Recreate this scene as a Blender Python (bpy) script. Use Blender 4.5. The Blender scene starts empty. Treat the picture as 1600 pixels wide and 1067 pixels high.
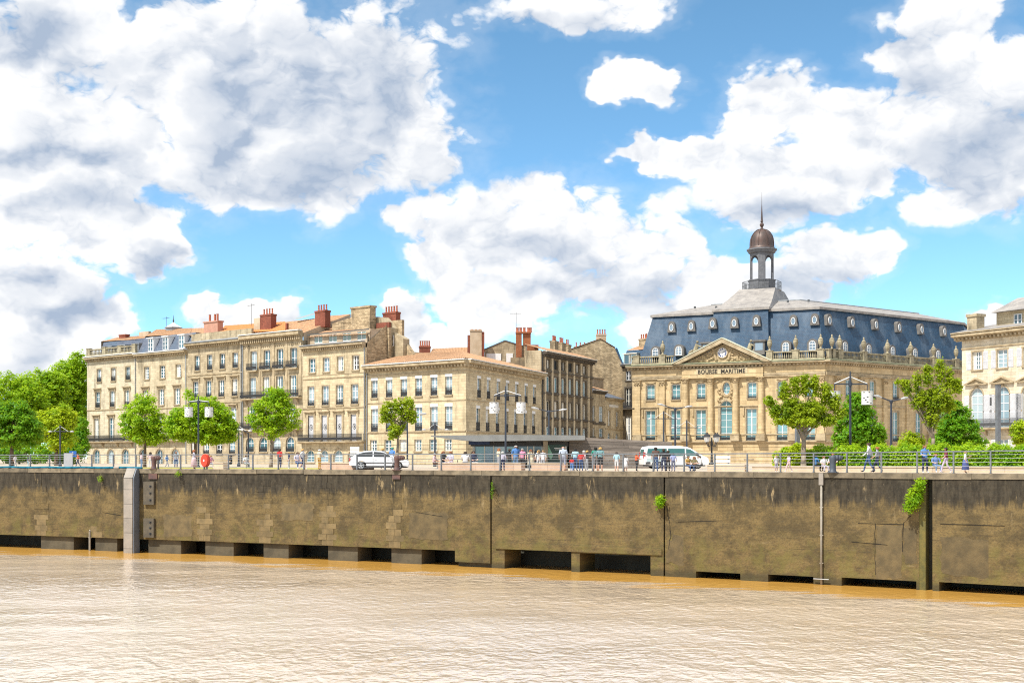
import bpy, bmesh, math, random
import numpy as np
from mathutils import Vector, Matrix
random.seed(7); RNG = np.random.default_rng(7)
R = math.radians; PI = math.pi
S = bpy.context.scene; COL = S.collection
# ---------------------------------------------------------------- camera, light, exposure
EYE = 0.82; F = 2000.0; HZ = 716.0        # eye above quay level, focal length and horizon in photo pixels
cam = bpy.data.cameras.new('camera'); cam_o = bpy.data.objects.new('camera', cam); COL.objects.link(cam_o)
cam.sensor_width = 36; cam.lens = 36*F/1600; cam.shift_y = (HZ-533.5)/1600
cam.clip_start = 0.5; cam.clip_end = 20000
cam_o.location = (0, 0, EYE); cam_o.rotation_euler = (PI/2, 0, 0)
S.camera = cam_o
S.view_settings.view_transform = 'Standard'; S.view_settings.look = 'None'
S.view_settings.exposure = 0.36; S.view_settings.gamma = 1.0
SUN_AZ, SUN_EL = R(-50), R(56)            # azimuth left of straight behind the camera
SKY_STRENGTH = 0.12
sd = Vector((math.sin(SUN_AZ)*math.cos(SUN_EL), -math.cos(SUN_AZ)*math.cos(SUN_EL), math.sin(SUN_EL)))
sl = bpy.data.lights.new('sun', 'SUN'); sl.energy = 5.0; sl.angle = R(0.53); sl.color = (1.0, 0.95, 0.85)
so = bpy.data.objects.new('sun', sl); COL.objects.link(so)
so.rotation_euler = sd.to_track_quat('Z', 'Y').to_euler(); so.location = sd*300

def nd(nt, t, **kw):
    n = nt.nodes.new(t)
    for k, v in kw.items(): setattr(n, k, v)
    return n
class NT:
    """tiny node helper: every call returns an output socket"""
    def __init__(s, nt): s.nt = nt; s.L = nt.links
    def put(s, sock, v):
        if v is None: return
        if isinstance(v, bpy.types.NodeSocket): s.L.new(v, sock)
        else:
            if isinstance(v, (tuple, list)) and len(v) == 3 and sock.type == 'RGBA': v = tuple(v)+(1,)
            sock.default_value = v
    def math(s, op, a, b=None, c=None, clamp=False):
        n = nd(s.nt, 'ShaderNodeMath', operation=op); n.use_clamp = clamp
        s.put(n.inputs[0], a); s.put(n.inputs[1], b); s.put(n.inputs[2], c); return n.outputs[0]
    def mix(s, f, a, b, blend='MIX'):
        n = nd(s.nt, 'ShaderNodeMix', data_type='RGBA', blend_type=blend)
        s.put(n.inputs[0], f); s.put(n.inputs[6], a); s.put(n.inputs[7], b); return n.outputs[2]
    def vmath(s, op, a, b=None):
        n = nd(s.nt, 'ShaderNodeVectorMath', operation=op); s.put(n.inputs[0], a); s.put(n.inputs[1], b); return n.outputs[0]
    def comb(s, x, y, z):
        n = nd(s.nt, 'ShaderNodeCombineXYZ'); s.put(n.inputs[0], x); s.put(n.inputs[1], y); s.put(n.inputs[2], z); return n.outputs[0]
    def sep(s, v):
        n = nd(s.nt, 'ShaderNodeSeparateXYZ'); s.put(n.inputs[0], v); return n.outputs
    def noise(s, v, scale, detail=4, rough=.55, dist=0.0):
        n = nd(s.nt, 'ShaderNodeTexNoise'); s.put(n.inputs['Vector'], v); n.inputs['Scale'].default_value = scale
        n.inputs['Detail'].default_value = detail; n.inputs['Roughness'].default_value = rough; n.inputs['Distortion'].default_value = dist
        return n.outputs[0]
    def ramp(s, f, lo, hi, a=0.0, b=1.0, smooth=True):
        n = nd(s.nt, 'ShaderNodeMapRange'); n.interpolation_type = 'SMOOTHSTEP' if smooth else 'LINEAR'
        s.put(n.inputs[0], f); s.put(n.inputs[1], lo); s.put(n.inputs[2], hi); s.put(n.inputs[3], a); s.put(n.inputs[4], b); return n.outputs[0]
    def coord(s, w='Object'): return nd(s.nt, 'ShaderNodeTexCoord').outputs[w]
    def pos(s): return nd(s.nt, 'ShaderNodeNewGeometry').outputs['Position']
    def scale(s, v, x, y, z): return s.vmath('MULTIPLY', v, (x, y, z))
    def bump(s, h, strength, dist=0.05):
        n = nd(s.nt, 'ShaderNodeBump'); n.inputs['Strength'].default_value = strength; n.inputs['Distance'].default_value = dist
        s.put(n.inputs['Height'], h); return n.outputs[0]

# ---------------------------------------------------------------- sky with clouds
W = bpy.data.worlds.new('World'); S.world = W; W.use_nodes = True
wnt = W.node_tree; wnt.nodes.clear()
# cloud banks: image position in the sky ahead (pixels) and radii
BANKS = [(400,110,240,150),(580,130,150,190),(440,270,190,80),(50,60,150,95),(90,215,150,95),(215,230,50,70),
 (120,345,170,62),(225,395,80,52),(80,480,125,105),(170,510,45,55),(390,496,85,30),(620,490,60,36),
 (790,350,175,70),(960,400,180,110),(800,470,150,70),(1110,430,75,60),(1215,175,95,72),(1150,250,95,34),(1010,240,85,22),
 (1240,290,130,65),(1500,90,125,140),(1530,235,150,100),(1390,215,80,65),(1310,398,105,52),(1205,450,80,40),
 (1000,132,80,34),(890,12,165,50),(1545,492,50,22),(1335,190,70,50),(1350,270,70,38),(270,70,90,70),(640,330,70,40),(700,400,70,60),(20,570,120,42),(640,525,85,30),(1050,500,90,45)]
SHADES = [(480,190,190,150),(560,100,60,60),(30,30,120,60),(110,275,150,45),(100,470,70,45),(240,405,45,18),(1540,230,110,85),(960,450,110,35),(1280,440,70,30),(830,390,60,30),(1230,330,80,25),(1420,120,50,40),(150,130,60,40),(880,45,120,25)]
T = NT(wnt)
direc = nd(wnt, 'ShaderNodeTexCoord').outputs['Generated']
dx, dy, dz = T.sep(direc)
ay = T.math('MAXIMUM', T.math('ABSOLUTE', dy), 0.12)
U = T.math('MULTIPLY', T.math('DIVIDE', dx, ay), 2.0); V = T.math('MULTIPLY', T.math('DIVIDE', dz, ay), 2.0)
P3 = T.vmath('MULTIPLY', direc, (1, 1, 1.45))
wn = nd(wnt, 'ShaderNodeTexNoise'); wnt.links.new(P3, wn.inputs['Vector']); wn.inputs['Scale'].default_value = 14; wn.inputs['Detail'].default_value = 4; wn.inputs['Roughness'].default_value = .6
UV = T.vmath('ADD', T.comb(U, V, 0.0), T.vmath('MULTIPLY', T.vmath('SUBTRACT', wn.outputs[1], (.5,.5,.5)), (.20,.15,0)))
def banks(lst, k):
    f = None
    for (px, py, rx, ry) in lst:
        q = nd(wnt, 'ShaderNodeVectorMath', operation='MULTIPLY_ADD'); T.put(q.inputs[0], UV); q.inputs[1].default_value = (1000/rx, 1000/ry, 0); q.inputs[2].default_value = (-(px-800)/rx, -(HZ-py)/ry, 0)
        dn = nd(wnt, 'ShaderNodeVectorMath', operation='DOT_PRODUCT'); wnt.links.new(q.outputs[0], dn.inputs[0]); wnt.links.new(q.outputs[0], dn.inputs[1]); e = dn.outputs['Value']
        if f is None: f = e
        else:
            n = nd(wnt, 'ShaderNodeMath', operation='SMOOTH_MIN'); T.put(n.inputs[0], f); T.put(n.inputs[1], e); n.inputs[2].default_value = k; f = n.outputs[0]
    return f
inside = T.math('MULTIPLY', T.math('MULTIPLY', T.ramp(T.math('ABSOLUTE', U), .85, 1.25, 1, 0), T.ramp(V, .72, 1.0, 1, 0)), T.ramp(dy, .1, .35))
fld = T.math('MAXIMUM', T.math('MULTIPLY_ADD', banks(BANKS, .25), -.72, .78), -1.0)
gen = T.math('MULTIPLY_ADD', T.noise(T.vmath('MULTIPLY', direc, (1,1,2.2)), 2.6, 3, .5), 4.2, -1.75)    # the same broken cumulus goes on beyond the view
field = T.math('ADD', T.math('MULTIPLY', fld, inside), T.math('MULTIPLY', gen, T.math('SUBTRACT', 1.0, inside)))
n1 = T.noise(P3, 8.0, 7, .58, .2)
def billow(v, sc_, det):
    n = nd(wnt, 'ShaderNodeTexNoise'); n.noise_type = 'RIDGED_MULTIFRACTAL'; T.put(n.inputs['Vector'], v); n.inputs['Scale'].default_value = sc_; n.inputs['Detail'].default_value = det
    n.inputs['Roughness'].default_value = .58; n.inputs['Lacunarity'].default_value = 2.1; n.inputs['Offset'].default_value = 1.0; n.inputs['Gain'].default_value = 1.4
    return T.math('SUBTRACT', 1.0, T.math('MULTIPLY', n.outputs[0], .42))
PB = T.vmath('ADD', P3, T.vmath('MULTIPLY', T.vmath('SUBTRACT', wn.outputs[1], (.5,.5,.5)), (.05,.05,.05)))
b0 = billow(PB, 15, 6); b1 = billow(T.vmath('ADD', PB, (-.010, 0, .020)), 15, 3)
d = T.math('ADD', field, T.math('MULTIPLY', T.math('SUBTRACT', n1, .5), 1.7)); d = T.math('ADD', d, T.math('MULTIPLY', T.math('SUBTRACT', b0, .35), .75))
alpha = T.math('MAXIMUM', T.ramp(d, .10, .46), T.math('MULTIPLY', T.ramp(d, -.45, .3), .13))
sky = nd(wnt, 'ShaderNodeTexSky'); sky.sky_type = 'NISHITA'; sky.sun_disc = False
sky.sun_elevation = SUN_EL; sky.sun_rotation = R(230); sky.altitude = 5500; sky.air_density = 1.0; sky.dust_density = 0.0; sky.ozone_density = 3.0
shd = T.math('MULTIPLY', T.ramp(banks(SHADES, .6), 2.6, 0.0), inside)
sh2 = T.math('MULTIPLY', T.ramp(T.noise(P3, 4.0, 3), .5, .72), .7)
flank = T.math('MULTIPLY', T.math('SUBTRACT', b0, b1), .75)                  # sunward flank or lee side of a billow
edge_ = T.ramp(d, .1, 1.2, .22, -.06)                                        # thin rims stay bright
lum = T.math('ADD', T.math('ADD', T.math('SUBTRACT', .82, T.math('MULTIPLY', T.math('MAXIMUM', shd, T.math('MULTIPLY', sh2, .7)), .50)), edge_), flank)
lum = T.math('ADD', lum, T.math('MULTIPLY', T.math('SUBTRACT', b0, .5), .30), clamp=True)
ccol = T.mix(lum, (0.36, 0.44, 0.565), (0.95, 0.945, 0.935))
hs = nd(wnt, 'ShaderNodeHueSaturation'); hs.inputs['Hue'].default_value = .479; hs.inputs['Saturation'].default_value = 1.04; hs.inputs['Value'].default_value = 1.62
wnt.links.new(sky.outputs[0], hs.inputs['Color'])
ccol = T.vmath('SCALE', ccol); ccol.node.inputs['Scale'].default_value = .93/SKY_STRENGTH
col = T.mix(alpha, hs.outputs[0], ccol)
bg = nd(wnt, 'ShaderNodeBackground'); wnt.links.new(col, bg.inputs[0]); bg.inputs[1].default_value = SKY_STRENGTH
wnt.links.new(bg.outputs[0], nd(wnt, 'ShaderNodeOutputWorld').inputs[0])

S.render.engine = 'CYCLES'
S.cycles.pixel_filter_type = 'BLACKMAN_HARRIS'; S.cycles.filter_width = 1.1; S.cycles.use_denoising = False; S.cycles.sample_clamp_direct = 3.0; S.cycles.sample_clamp_indirect = 3.0
S.cycles.max_bounces = 5; S.cycles.diffuse_bounces = 2; S.cycles.glossy_bounces = 2; S.cycles.transmission_bounces = 2; S.cycles.transparent_max_bounces = 4
W.cycles.sampling_method = 'MANUAL'; W.cycles.sample_map_resolution = 512
# ---------------------------------------------------------------- materials
def newmat(name):
    m = bpy.data.materials.new(name); m.use_nodes = True; nt = m.node_tree
    b = nt.nodes['Principled BSDF']; return m, NT(nt), b
def simple(name, c, c2=None, scale=3.0, rough=.7, metal=0.0, bump=0.0, bs=20, spec=.5, rnd=0.0, coords='Object', stretch=(1,1,1), detail=5):
    m, T, b = newmat(name); v = T.scale(T.coord(coords), *stretch)
    col = c
    if c2 is not None: col = T.mix(T.ramp(T.noise(v, scale, detail, .6), .3, .7), c, c2)
    if rnd:
        oi = nd(T.nt, 'ShaderNodeObjectInfo'); k = T.ramp(oi.outputs['Random'], 0, 1, 1-rnd, 1+rnd, False)
        q = nd(T.nt, 'ShaderNodeVectorMath', operation='SCALE'); T.put(q.inputs[0], col); T.put(q.inputs['Scale'], k); col = q.outputs[0]
    T.put(b.inputs['Base Color'], col)
    b.inputs['Roughness'].default_value = rough; b.inputs['Metallic'].default_value = metal; b.inputs['Specular IOR Level'].default_value = spec
    if bump: T.put(b.inputs['Normal'], T.bump(T.noise(v, bs, 4), bump, .03))
    return m
def stone(name, c1, c2, soot=(.10,.085,.06), soot_amt=.35, course=.36, blk=.95, var=.12, rough=.9):
    m, T, b = newmat(name); co = T.coord(); x, y, z = T.sep(co)
    xy = T.comb(T.math('ADD', x, y), z, 0.0)
    br = nd(T.nt, 'ShaderNodeTexBrick'); T.put(br.inputs['Vector'], xy); br.offset = .5
    br.inputs['Color1'].default_value = tuple(1+var*k for k in (1,1,1))+(1,); br.inputs['Color2'].default_value = tuple(1-var*k for k in (1,1.05,1.1))+(1,)
    br.inputs['Mortar'].default_value = (.62,.60,.56,1)
    br.inputs['Scale'].default_value = 1; br.inputs['Mortar Size'].default_value = .014; br.inputs['Mortar Smooth'].default_value = .5
    br.inputs['Brick Width'].default_value = blk; br.inputs['Row Height'].default_value = course; br.inputs['Bias'].default_value = 0
    pos = T.pos()
    base = T.mix(T.ramp(T.noise(pos, .55, 5, .6), .32, .68), c1, c2)
    base = T.mix(1.0, base, br.outputs[0], 'MULTIPLY')
    st = T.noise(T.scale(pos, 1.1, 1.1, .22), 1.0, 6, .65)      # rain streaks and soot
    base = T.mix(T.math('MULTIPLY', T.ramp(st, .48, .72), soot_amt), base, soot)
    base = T.mix(T.math('MULTIPLY', T.ramp(T.noise(pos, 3.2, 5, .7), .55, .75), soot_amt*.6), base, soot)
    T.put(b.inputs['Base Color'], base); b.inputs['Roughness'].default_value = rough; b.inputs['Specular IOR Level'].default_value = .25
    T.put(b.inputs['Normal'], T.bump(T.math('ADD', T.noise(pos, 9, 4), T.math('MULTIPLY', br.outputs['Fac'], -1.2)), .35, .03))
    return m
LS = stone('limestone', (.59,.515,.37), (.47,.40,.275), soot_amt=.55)
LS_PALE = stone('limestone_pale', (.62,.555,.42), (.52,.46,.34), soot_amt=.5)
LS_GREY = stone('limestone_weathered', (.50,.425,.295), (.36,.295,.195), soot_amt=.75)
LS_CLEAN = stone('limestone_clean', (.60,.51,.345), (.50,.415,.27), soot_amt=.42)
LS_WHITE = stone('limestone_white', (.66,.60,.48), (.60,.52,.38), soot_amt=.30)
LS_SOOT = stone('limestone_sooty', (.25,.20,.13), (.15,.122,.085), soot=(.03,.028,.026), soot_amt=.9)
LS_BOURSE = stone('limestone_honey', (.62,.485,.29), (.52,.395,.225), soot_amt=.36, course=.5, blk=1.3)
RUBBLE = stone('rubble_stone', (.48,.38,.245), (.35,.27,.17), soot=(.10,.085,.065), soot_amt=.6, course=.22, blk=.42, var=.3)
RENDERW = simple('lime_render', (.52,.42,.31), (.40,.31,.21), .8, .9, bump=.3)
TRIM = simple('trim_stone', (.50,.41,.27), (.30,.235,.145), 1.1, .85, bump=.25, coords='Generated' if False else 'Object')
TRIM_DARK = simple('trim_sooty', (.13,.107,.08), (.06,.054,.046), 1.8, .9, bump=.3)
TRIM_GREY = simple('balustrade_stone', (.42,.37,.25), (.20,.175,.12), 1.3, .9, bump=.3)
CARVED = simple('carved_stone', (.52,.40,.235), (.33,.25,.145), 2.2, .9, bump=.6, bs=9)
LEADW = simple('white_gutter', (.72,.72,.70), (.60,.60,.58), 2, .5)
ZINC = simple('zinc', (.36,.38,.40), (.26,.28,.30), 1.5, .45, metal=.4)
LEADROOF = simple('lead_sheet', (.34,.315,.29), (.22,.205,.195), .9, .6, bump=.2, stretch=(1,1,1))
def tile_mat(name, a, b_, c):
    m, T, b = newmat(name); pos = T.pos()
    base = T.mix(T.ramp(T.noise(pos, 4.0, 4, .75), .38, .62), a, b_)
    base = T.mix(T.math('MULTIPLY', T.ramp(T.noise(pos, .7, 5, .6), .5, .75), .6), base, c)
    T.put(b.inputs['Base Color'], base); b.inputs['Roughness'].default_value = .85; b.inputs['Specular IOR Level'].default_value = .2
    T.put(b.inputs['Normal'], T.bump(T.noise(pos, 6, 3), .5, .05)); return m
TILE = tile_mat('roman_tile', (.50,.30,.17), (.30,.175,.10), (.21,.165,.12))
TILE_NEW = tile_mat('new_orange_tile', (.58,.24,.085), (.48,.19,.07), (.42,.19,.08))
def slate_mat(name, a, b_):
    m, T, b = newmat(name); x, y, z = T.sep(T.coord())
    br = nd(T.nt, 'ShaderNodeTexBrick'); T.put(br.inputs['Vector'], T.comb(T.math('ADD', x, T.math('MULTIPLY', y, .7)), z, 0.0)); br.offset = .5
    br.inputs['Color1'].default_value = tuple(a)+(1,); br.inputs['Color2'].default_value = tuple(b_)+(1,); br.inputs['Mortar'].default_value = (.03,.045,.07,1)
    br.inputs['Scale'].default_value = 1; br.inputs['Mortar Size'].default_value = .012; br.inputs['Brick Width'].default_value = .3; br.inputs['Row Height'].default_value = .22
    base = T.mix(T.math('MULTIPLY', T.ramp(T.noise(T.scale(T.pos(), 1, 1, .35), .5, 6, .65), .44, .66), .75), br.outputs[0], (.085,.13,.19)); base = T.mix(T.math('MULTIPLY', T.ramp(T.noise(T.pos(), 2.2, 5, .7), .5, .75), .5), base, (.016,.035,.07))
    T.put(b.inputs['Base Color'], base); b.inputs['Roughness'].default_value = .48; b.inputs['Specular IOR Level'].default_value = .4
    T.put(b.inputs['Normal'], T.bump(T.math('ADD', br.outputs['Fac'], T.noise(T.pos(), 3, 4)), .3, .03)); return m
SLATE = slate_mat('blue_slate', (.026,.078,.15), (.018,.054,.108))
SLATE_G = slate_mat('grey_slate', (.13,.15,.20), (.10,.12,.165))
BRICK = stone('red_brick', (.30,.105,.07), (.23,.075,.05), soot=(.12,.05,.04), soot_amt=.4, course=.08, blk=.23, var=.2)
BRICK_O = stone('orange_brick', (.42,.165,.075), (.34,.125,.06), soot=(.2,.08,.05), soot_amt=.35, course=.08, blk=.23, var=.2)
POT = simple('clay_pot', (.45,.14,.07), (.33,.10,.06), 4, .8)
PLASTER_PINK = simple('pink_plaster', (.50,.27,.20), (.40,.22,.16), 1.2, .9)
WHITE = simple('white_paint', (.78,.79,.80), (.70,.71,.72), 2, .5)
CREAMP = simple('cream_paint', (.72,.70,.62), (.65,.62,.54), 2, .6)
SHUT = simple('shutter_paint', (.60,.61,.64), (.52,.53,.56), 3, .55)
IRON = simple('black_iron', (.022,.024,.028), (.035,.035,.038), 8, .5)
IRON_G = simple('grey_iron', (.09,.095,.10), (.06,.065,.07), 6, .5)
def glass_mat(name, c, c2, rough=.06, spec=.8):
    m, T, b = newmat(name); oi = nd(T.nt, 'ShaderNodeObjectInfo')
    T.put(b.inputs['Base Color'], T.mix(oi.outputs['Random'], c, c2)); b.inputs['Roughness'].default_value = rough
    b.inputs['Specular IOR Level'].default_value = spec; b.inputs['IOR'].default_value = 1.52
    T.put(b.inputs['Normal'], T.bump(T.noise(T.pos(), 1.3, 2), .06, .05)); return m
GLASS = glass_mat('window_glass', (.045,.11,.15), (.10,.22,.28))
GLASS_D = glass_mat('dark_glass', (.012,.016,.02), (.03,.04,.05))
GLASS_C = glass_mat('curtained_glass', (.20,.32,.40), (.42,.52,.56), .12)
GLASS_T = glass_mat('teal_glass', (.12,.27,.31), (.24,.42,.46), .08)
STEEL = simple('galvanised_steel', (.20,.215,.235), (.14,.15,.165), 3, .45, metal=.3)
STEEL_L = simple('steel_cable', (.40,.41,.42), None, rough=.4, metal=.4)
POLE = simple('dark_blue_pole', (.025,.035,.055), (.035,.045,.065), 4, .45)
BARK = simple('bark', (.16,.115,.07), (.10,.075,.05), 6, .95, bump=.6, stretch=(1,1,.25))
BARK_G = simple('grey_bark', (.30,.25,.19), (.19,.155,.115), 6, .95, bump=.6, stretch=(1,1,.25))
def leaf_mat(name, a, b_, c):
    m, T, b = newmat(name); ge = nd(T.nt, 'ShaderNodeNewGeometry')
    rp = ge.outputs['Random Per Island']
    col = T.mix(rp, a, b_); col = T.mix(T.ramp(T.noise(T.coord(), .8, 3), .45, .7), col, c)
    T.put(b.inputs['Base Color'], col); b.inputs['Roughness'].default_value = .5; b.inputs['Specular IOR Level'].default_value = .3
    tr = nd(T.nt, 'ShaderNodeBsdfTranslucent'); T.put(tr.inputs[0], T.mix(.5, col, (.60,.74,.03)))
    ms = nd(T.nt, 'ShaderNodeMixShader'); ms.inputs[0].default_value = .5
    T.L.new(b.outputs[0], ms.inputs[1]); T.L.new(tr.outputs[0], ms.inputs[2]); T.L.new(ms.outputs[0], T.nt.nodes['Material Output'].inputs[0]); return m
LEAF = leaf_mat('leaf_bright', (.24,.44,.010), (.42,.60,.016), (.15,.36,.010))
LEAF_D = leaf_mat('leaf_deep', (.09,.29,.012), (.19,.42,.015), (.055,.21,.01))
LEAF_Y = leaf_mat('leaf_yellow', (.36,.50,.012), (.50,.58,.016), (.24,.42,.012))
LEAF_O = leaf_mat('leaf_olive', (.25,.36,.012), (.38,.46,.016), (.14,.25,.01))

# ---------------------------------------------------------------- mesh builder
class MB:
    def __init__(s): s.v = []; s.f = []; s.m = []
    def add(s, vs, fs, m=0):
        o = len(s.v); s.v.extend([tuple(v) for v in vs])
        for f in fs: s.f.append(tuple(i+o for i in f)); s.m.append(m)
        return s
    def quad(s, a, b, c, d, m=0): return s.add([a,b,c,d], [(0,1,2,3)], m)
    def poly(s, pts, m=0): return s.add(pts, [tuple(range(len(pts)))], m)
    def box(s, x0, x1, y0, y1, z0, z1, m=0):
        return s.add([(x0,y0,z0),(x1,y0,z0),(x1,y1,z0),(x0,y1,z0),(x0,y0,z1),(x1,y0,z1),(x1,y1,z1),(x0,y1,z1)],
                     [(0,3,2,1),(4,5,6,7),(0,1,5,4),(1,2,6,5),(2,3,7,6),(3,0,4,7)], m)
    def taper(s, x0, x1, y0, y1, z0, z1, k, m=0, ky=None):
        cx, cy = (x0+x1)/2, (y0+y1)/2; ky = k if ky is None else ky
        f = lambda x: cx+(x-cx)*k; g_ = lambda y: cy+(y-cy)*ky
        return s.add([(x0,y0,z0),(x1,y0,z0),(x1,y1,z0),(x0,y1,z0),(f(x0),g_(y0),z1),(f(x1),g_(y0),z1),(f(x1),g_(y1),z1),(f(x0),g_(y1),z1)],
                     [(0,3,2,1),(4,5,6,7),(0,1,5,4),(1,2,6,5),(2,3,7,6),(3,0,4,7)], m)
    def tube(s, p, q, r0, r1=None, n=6, m=0):
        p = Vector(p); q = Vector(q); r1 = r0 if r1 is None else r1; d = (q-p)
        if d.length < 1e-6: return s
        d.normalize(); a = d.orthogonal().normalized(); b = d.cross(a)
        vs = []
        for k in range(n):
            t = 2*PI*k/n; o = a*math.cos(t)+b*math.sin(t); vs.append(p+o*r0)
        for k in range(n):
            t = 2*PI*k/n; o = a*math.cos(t)+b*math.sin(t); vs.append(q+o*r1)
        fs = [(k, (k+1) % n, n+(k+1) % n, n+k) for k in range(n)]+[tuple(range(n-1, -1, -1)), tuple(range(n, 2*n))]
        return s.add(vs, fs, m)
    def lathe(s, prof, n=12, c=(0,0), m=0, arc=2*PI):
        vs = []; fs = []
        for r, z in prof:
            for k in range(n): t = 2*PI*k/n; vs.append((c[0]+r*math.cos(t), c[1]+r*math.sin(t), z))
        for i in range(len(prof)-1):
            for k in range(n): a = i*n+k; b = i*n+(k+1) % n; fs.append((a, b, b+n, a+n))
        fs.append(tuple(range(n-1, -1, -1))); e = (len(prof)-1)*n; fs.append(tuple(range(e, e+n)))
        return s.add(vs, fs, m)
    def prism(s, poly, y0, y1, m=0):                      # polygon in xz, extruded along y
        n = len(poly); vs = [(x, y0, z) for x, z in poly]+[(x, y1, z) for x, z in poly]
        fs = [tuple(range(n)), tuple(range(2*n-1, n-1, -1))]+[(k, n+k, n+(k+1) % n, (k+1) % n) for k in range(n)]
        return s.add(vs, fs, m)
    def extx(s, prof, x0, x1, m=0):                       # profile in yz, extruded along x
        n = len(prof); vs = [(x0, y, z) for y, z in prof]+[(x1, y, z) for y, z in prof]
        fs = [tuple(range(n-1, -1, -1)), tuple(range(n, 2*n))]+[(k, (k+1) % n, n+(k+1) % n, n+k) for k in range(n)]
        return s.add(vs, fs, m)
    def ball(s, c, r, n=8, k=5, m=0, sz=1.0):
        prof = [(max(r*math.sin(PI*i/k), .001), -r*sz*math.cos(PI*i/k)) for i in range(k+1)]
        o = len(s.v); s.lathe(prof, n, (c[0], c[1]), m)
        for i in range(o, len(s.v)): x, y, z = s.v[i]; s.v[i] = (x, y, z+c[2])
        return s
    def corr(s, a, b, c, d, n, amp=.05, m=0):             # corrugated tile sheet: eave a-b, ridge d-c
        a, b, c, d = map(Vector, (a, b, c, d)); nn = (b-a).cross(d-a).normalized()
        if nn.z < 0: nn = -nn
        vs = []; fs = []
        for k in range(2*n+1):
            t = k/(2*n); h = nn*(amp if k % 2 else -amp*.2); vs += [a.lerp(b, t)+h, d.lerp(c, t)+h]
        for k in range(2*n): fs.append((2*k, 2*k+2, 2*k+3, 2*k+1))
        return s.add(vs, fs, m)
    def mesh(s, name, mats, smooth=False):
        me = bpy.data.meshes.new(name); me.from_pydata(s.v, [], s.f)
        for mt in (mats if isinstance(mats, (list, tuple)) else [mats]): me.materials.append(mt)
        me.polygons.foreach_set('material_index', s.m)
        if smooth: me.polygons.foreach_set('use_smooth', [True]*len(me.polygons))
        me.update(); return me
def obj(name, mb, mats=None, parent=None, loc=(0,0,0), rot=0.0, smooth=False):
    me = mb.mesh(name, mats, smooth) if isinstance(mb, MB) else mb
    o = bpy.data.objects.new(name, me); COL.objects.link(o); o.location = loc
    o.rotation_euler = rot if isinstance(rot, (tuple, list)) else (0, 0, rot)
    if parent is not None: o.parent = parent
    return o
def tag(o, label=None, cat=None, group=None, kind=None):
    if label: o['label'] = label
    if cat: o['category'] = cat
    if group: o['group'] = group
    if kind: o['kind'] = kind
    return o
def thing(name, label, cat, loc=(0,0,0), rot=0.0, group=None):
    o = bpy.data.objects.new(name, None); COL.objects.link(o); o.location = loc; o.rotation_euler = (0, 0, rot)
    o.empty_display_size = .3
    return tag(o, label, cat, group)
_ch = {}
def copy_tree(o, loc=None, rot=None, parent=None):
    c = o.copy(); COL.objects.link(c); c.parent = parent
    if loc is not None: c.location = loc
    if rot is not None: c.rotation_euler = (0, 0, rot)
    for ch in list(o.children): copy_tree(ch, parent=c)
    return c
_mc = {}
def shared(key, fn, mats, smooth=False):
    if key not in _mc: _mc[key] = fn().mesh(str(key[0]), mats, smooth)
    return _mc[key]
def at(px, d, z=0.0): return ((px-800)*d/F, d, z)          # a place on the quay seen in photo column px at distance d
def zat(py, d): return EYE+(HZ-py)*d/F
# ---------------------------------------------------------------- quay edge, a gentle curve in plan
_sx = np.array([0,250,800,1200,1600.]); _ss = np.array([19.06,20.8,23.75,26.6,29.8]); _pc = np.polyfit(_sx, _ss, 2)
WATER = -6.4
def sc(px):
    if px < -200: return float(np.polyval(_pc, -200))+(px+200)*.0048
    return float(np.polyval(_pc, px))
def dE(px): return F/sc(px)
def edge(px): return Vector(((px-800)/sc(px), dE(px), 0))
def tang(px): t = edge(px+4)-edge(px-4); return t.normalized()
def inward(px): t = tang(px); return Vector((-t.y, t.x, 0))
def onq(px, off, z=0.0): p = edge(px)+inward(px)*off; return Vector((p.x, p.y, z))
class Frame:
    def __init__(s, pL, pR):
        s.p = Vector((pL[0], pL[1])); q = Vector((pR[0], pR[1])); s.L = (q-s.p).length; s.U = (q-s.p)/s.L; s.rot = math.atan2(s.U.y, s.U.x)
    def u(s, px): k = (px-800)/F; return (k*s.p.y-s.p.x)/(s.U.x-k*s.U.y)
    def d(s, px): return s.p.y+s.u(px)*s.U.y
    def z(s, px, py): return zat(py, s.d(px))
    def uo(s, px, inn): k = (px-800)/F; return (k*(s.p.y+inn*s.U.x)-s.p.x+inn*s.U.y)/(s.U.x-k*s.U.y)
    def zo(s, px, py, inn): return zat(py, s.p.y+s.uo(px, inn)*s.U.y+inn*s.U.x)
    def pt(s, px, py, inn): return (s.uo(px, inn), inn, s.zo(px, py, inn))
    def loc(s, z=0): return (s.p.x, s.p.y, z)
    def w(s, u, inn=0.0): return Vector((s.p.x+u*s.U.x-inn*s.U.y, s.p.y+u*s.U.y+inn*s.U.x))
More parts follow.
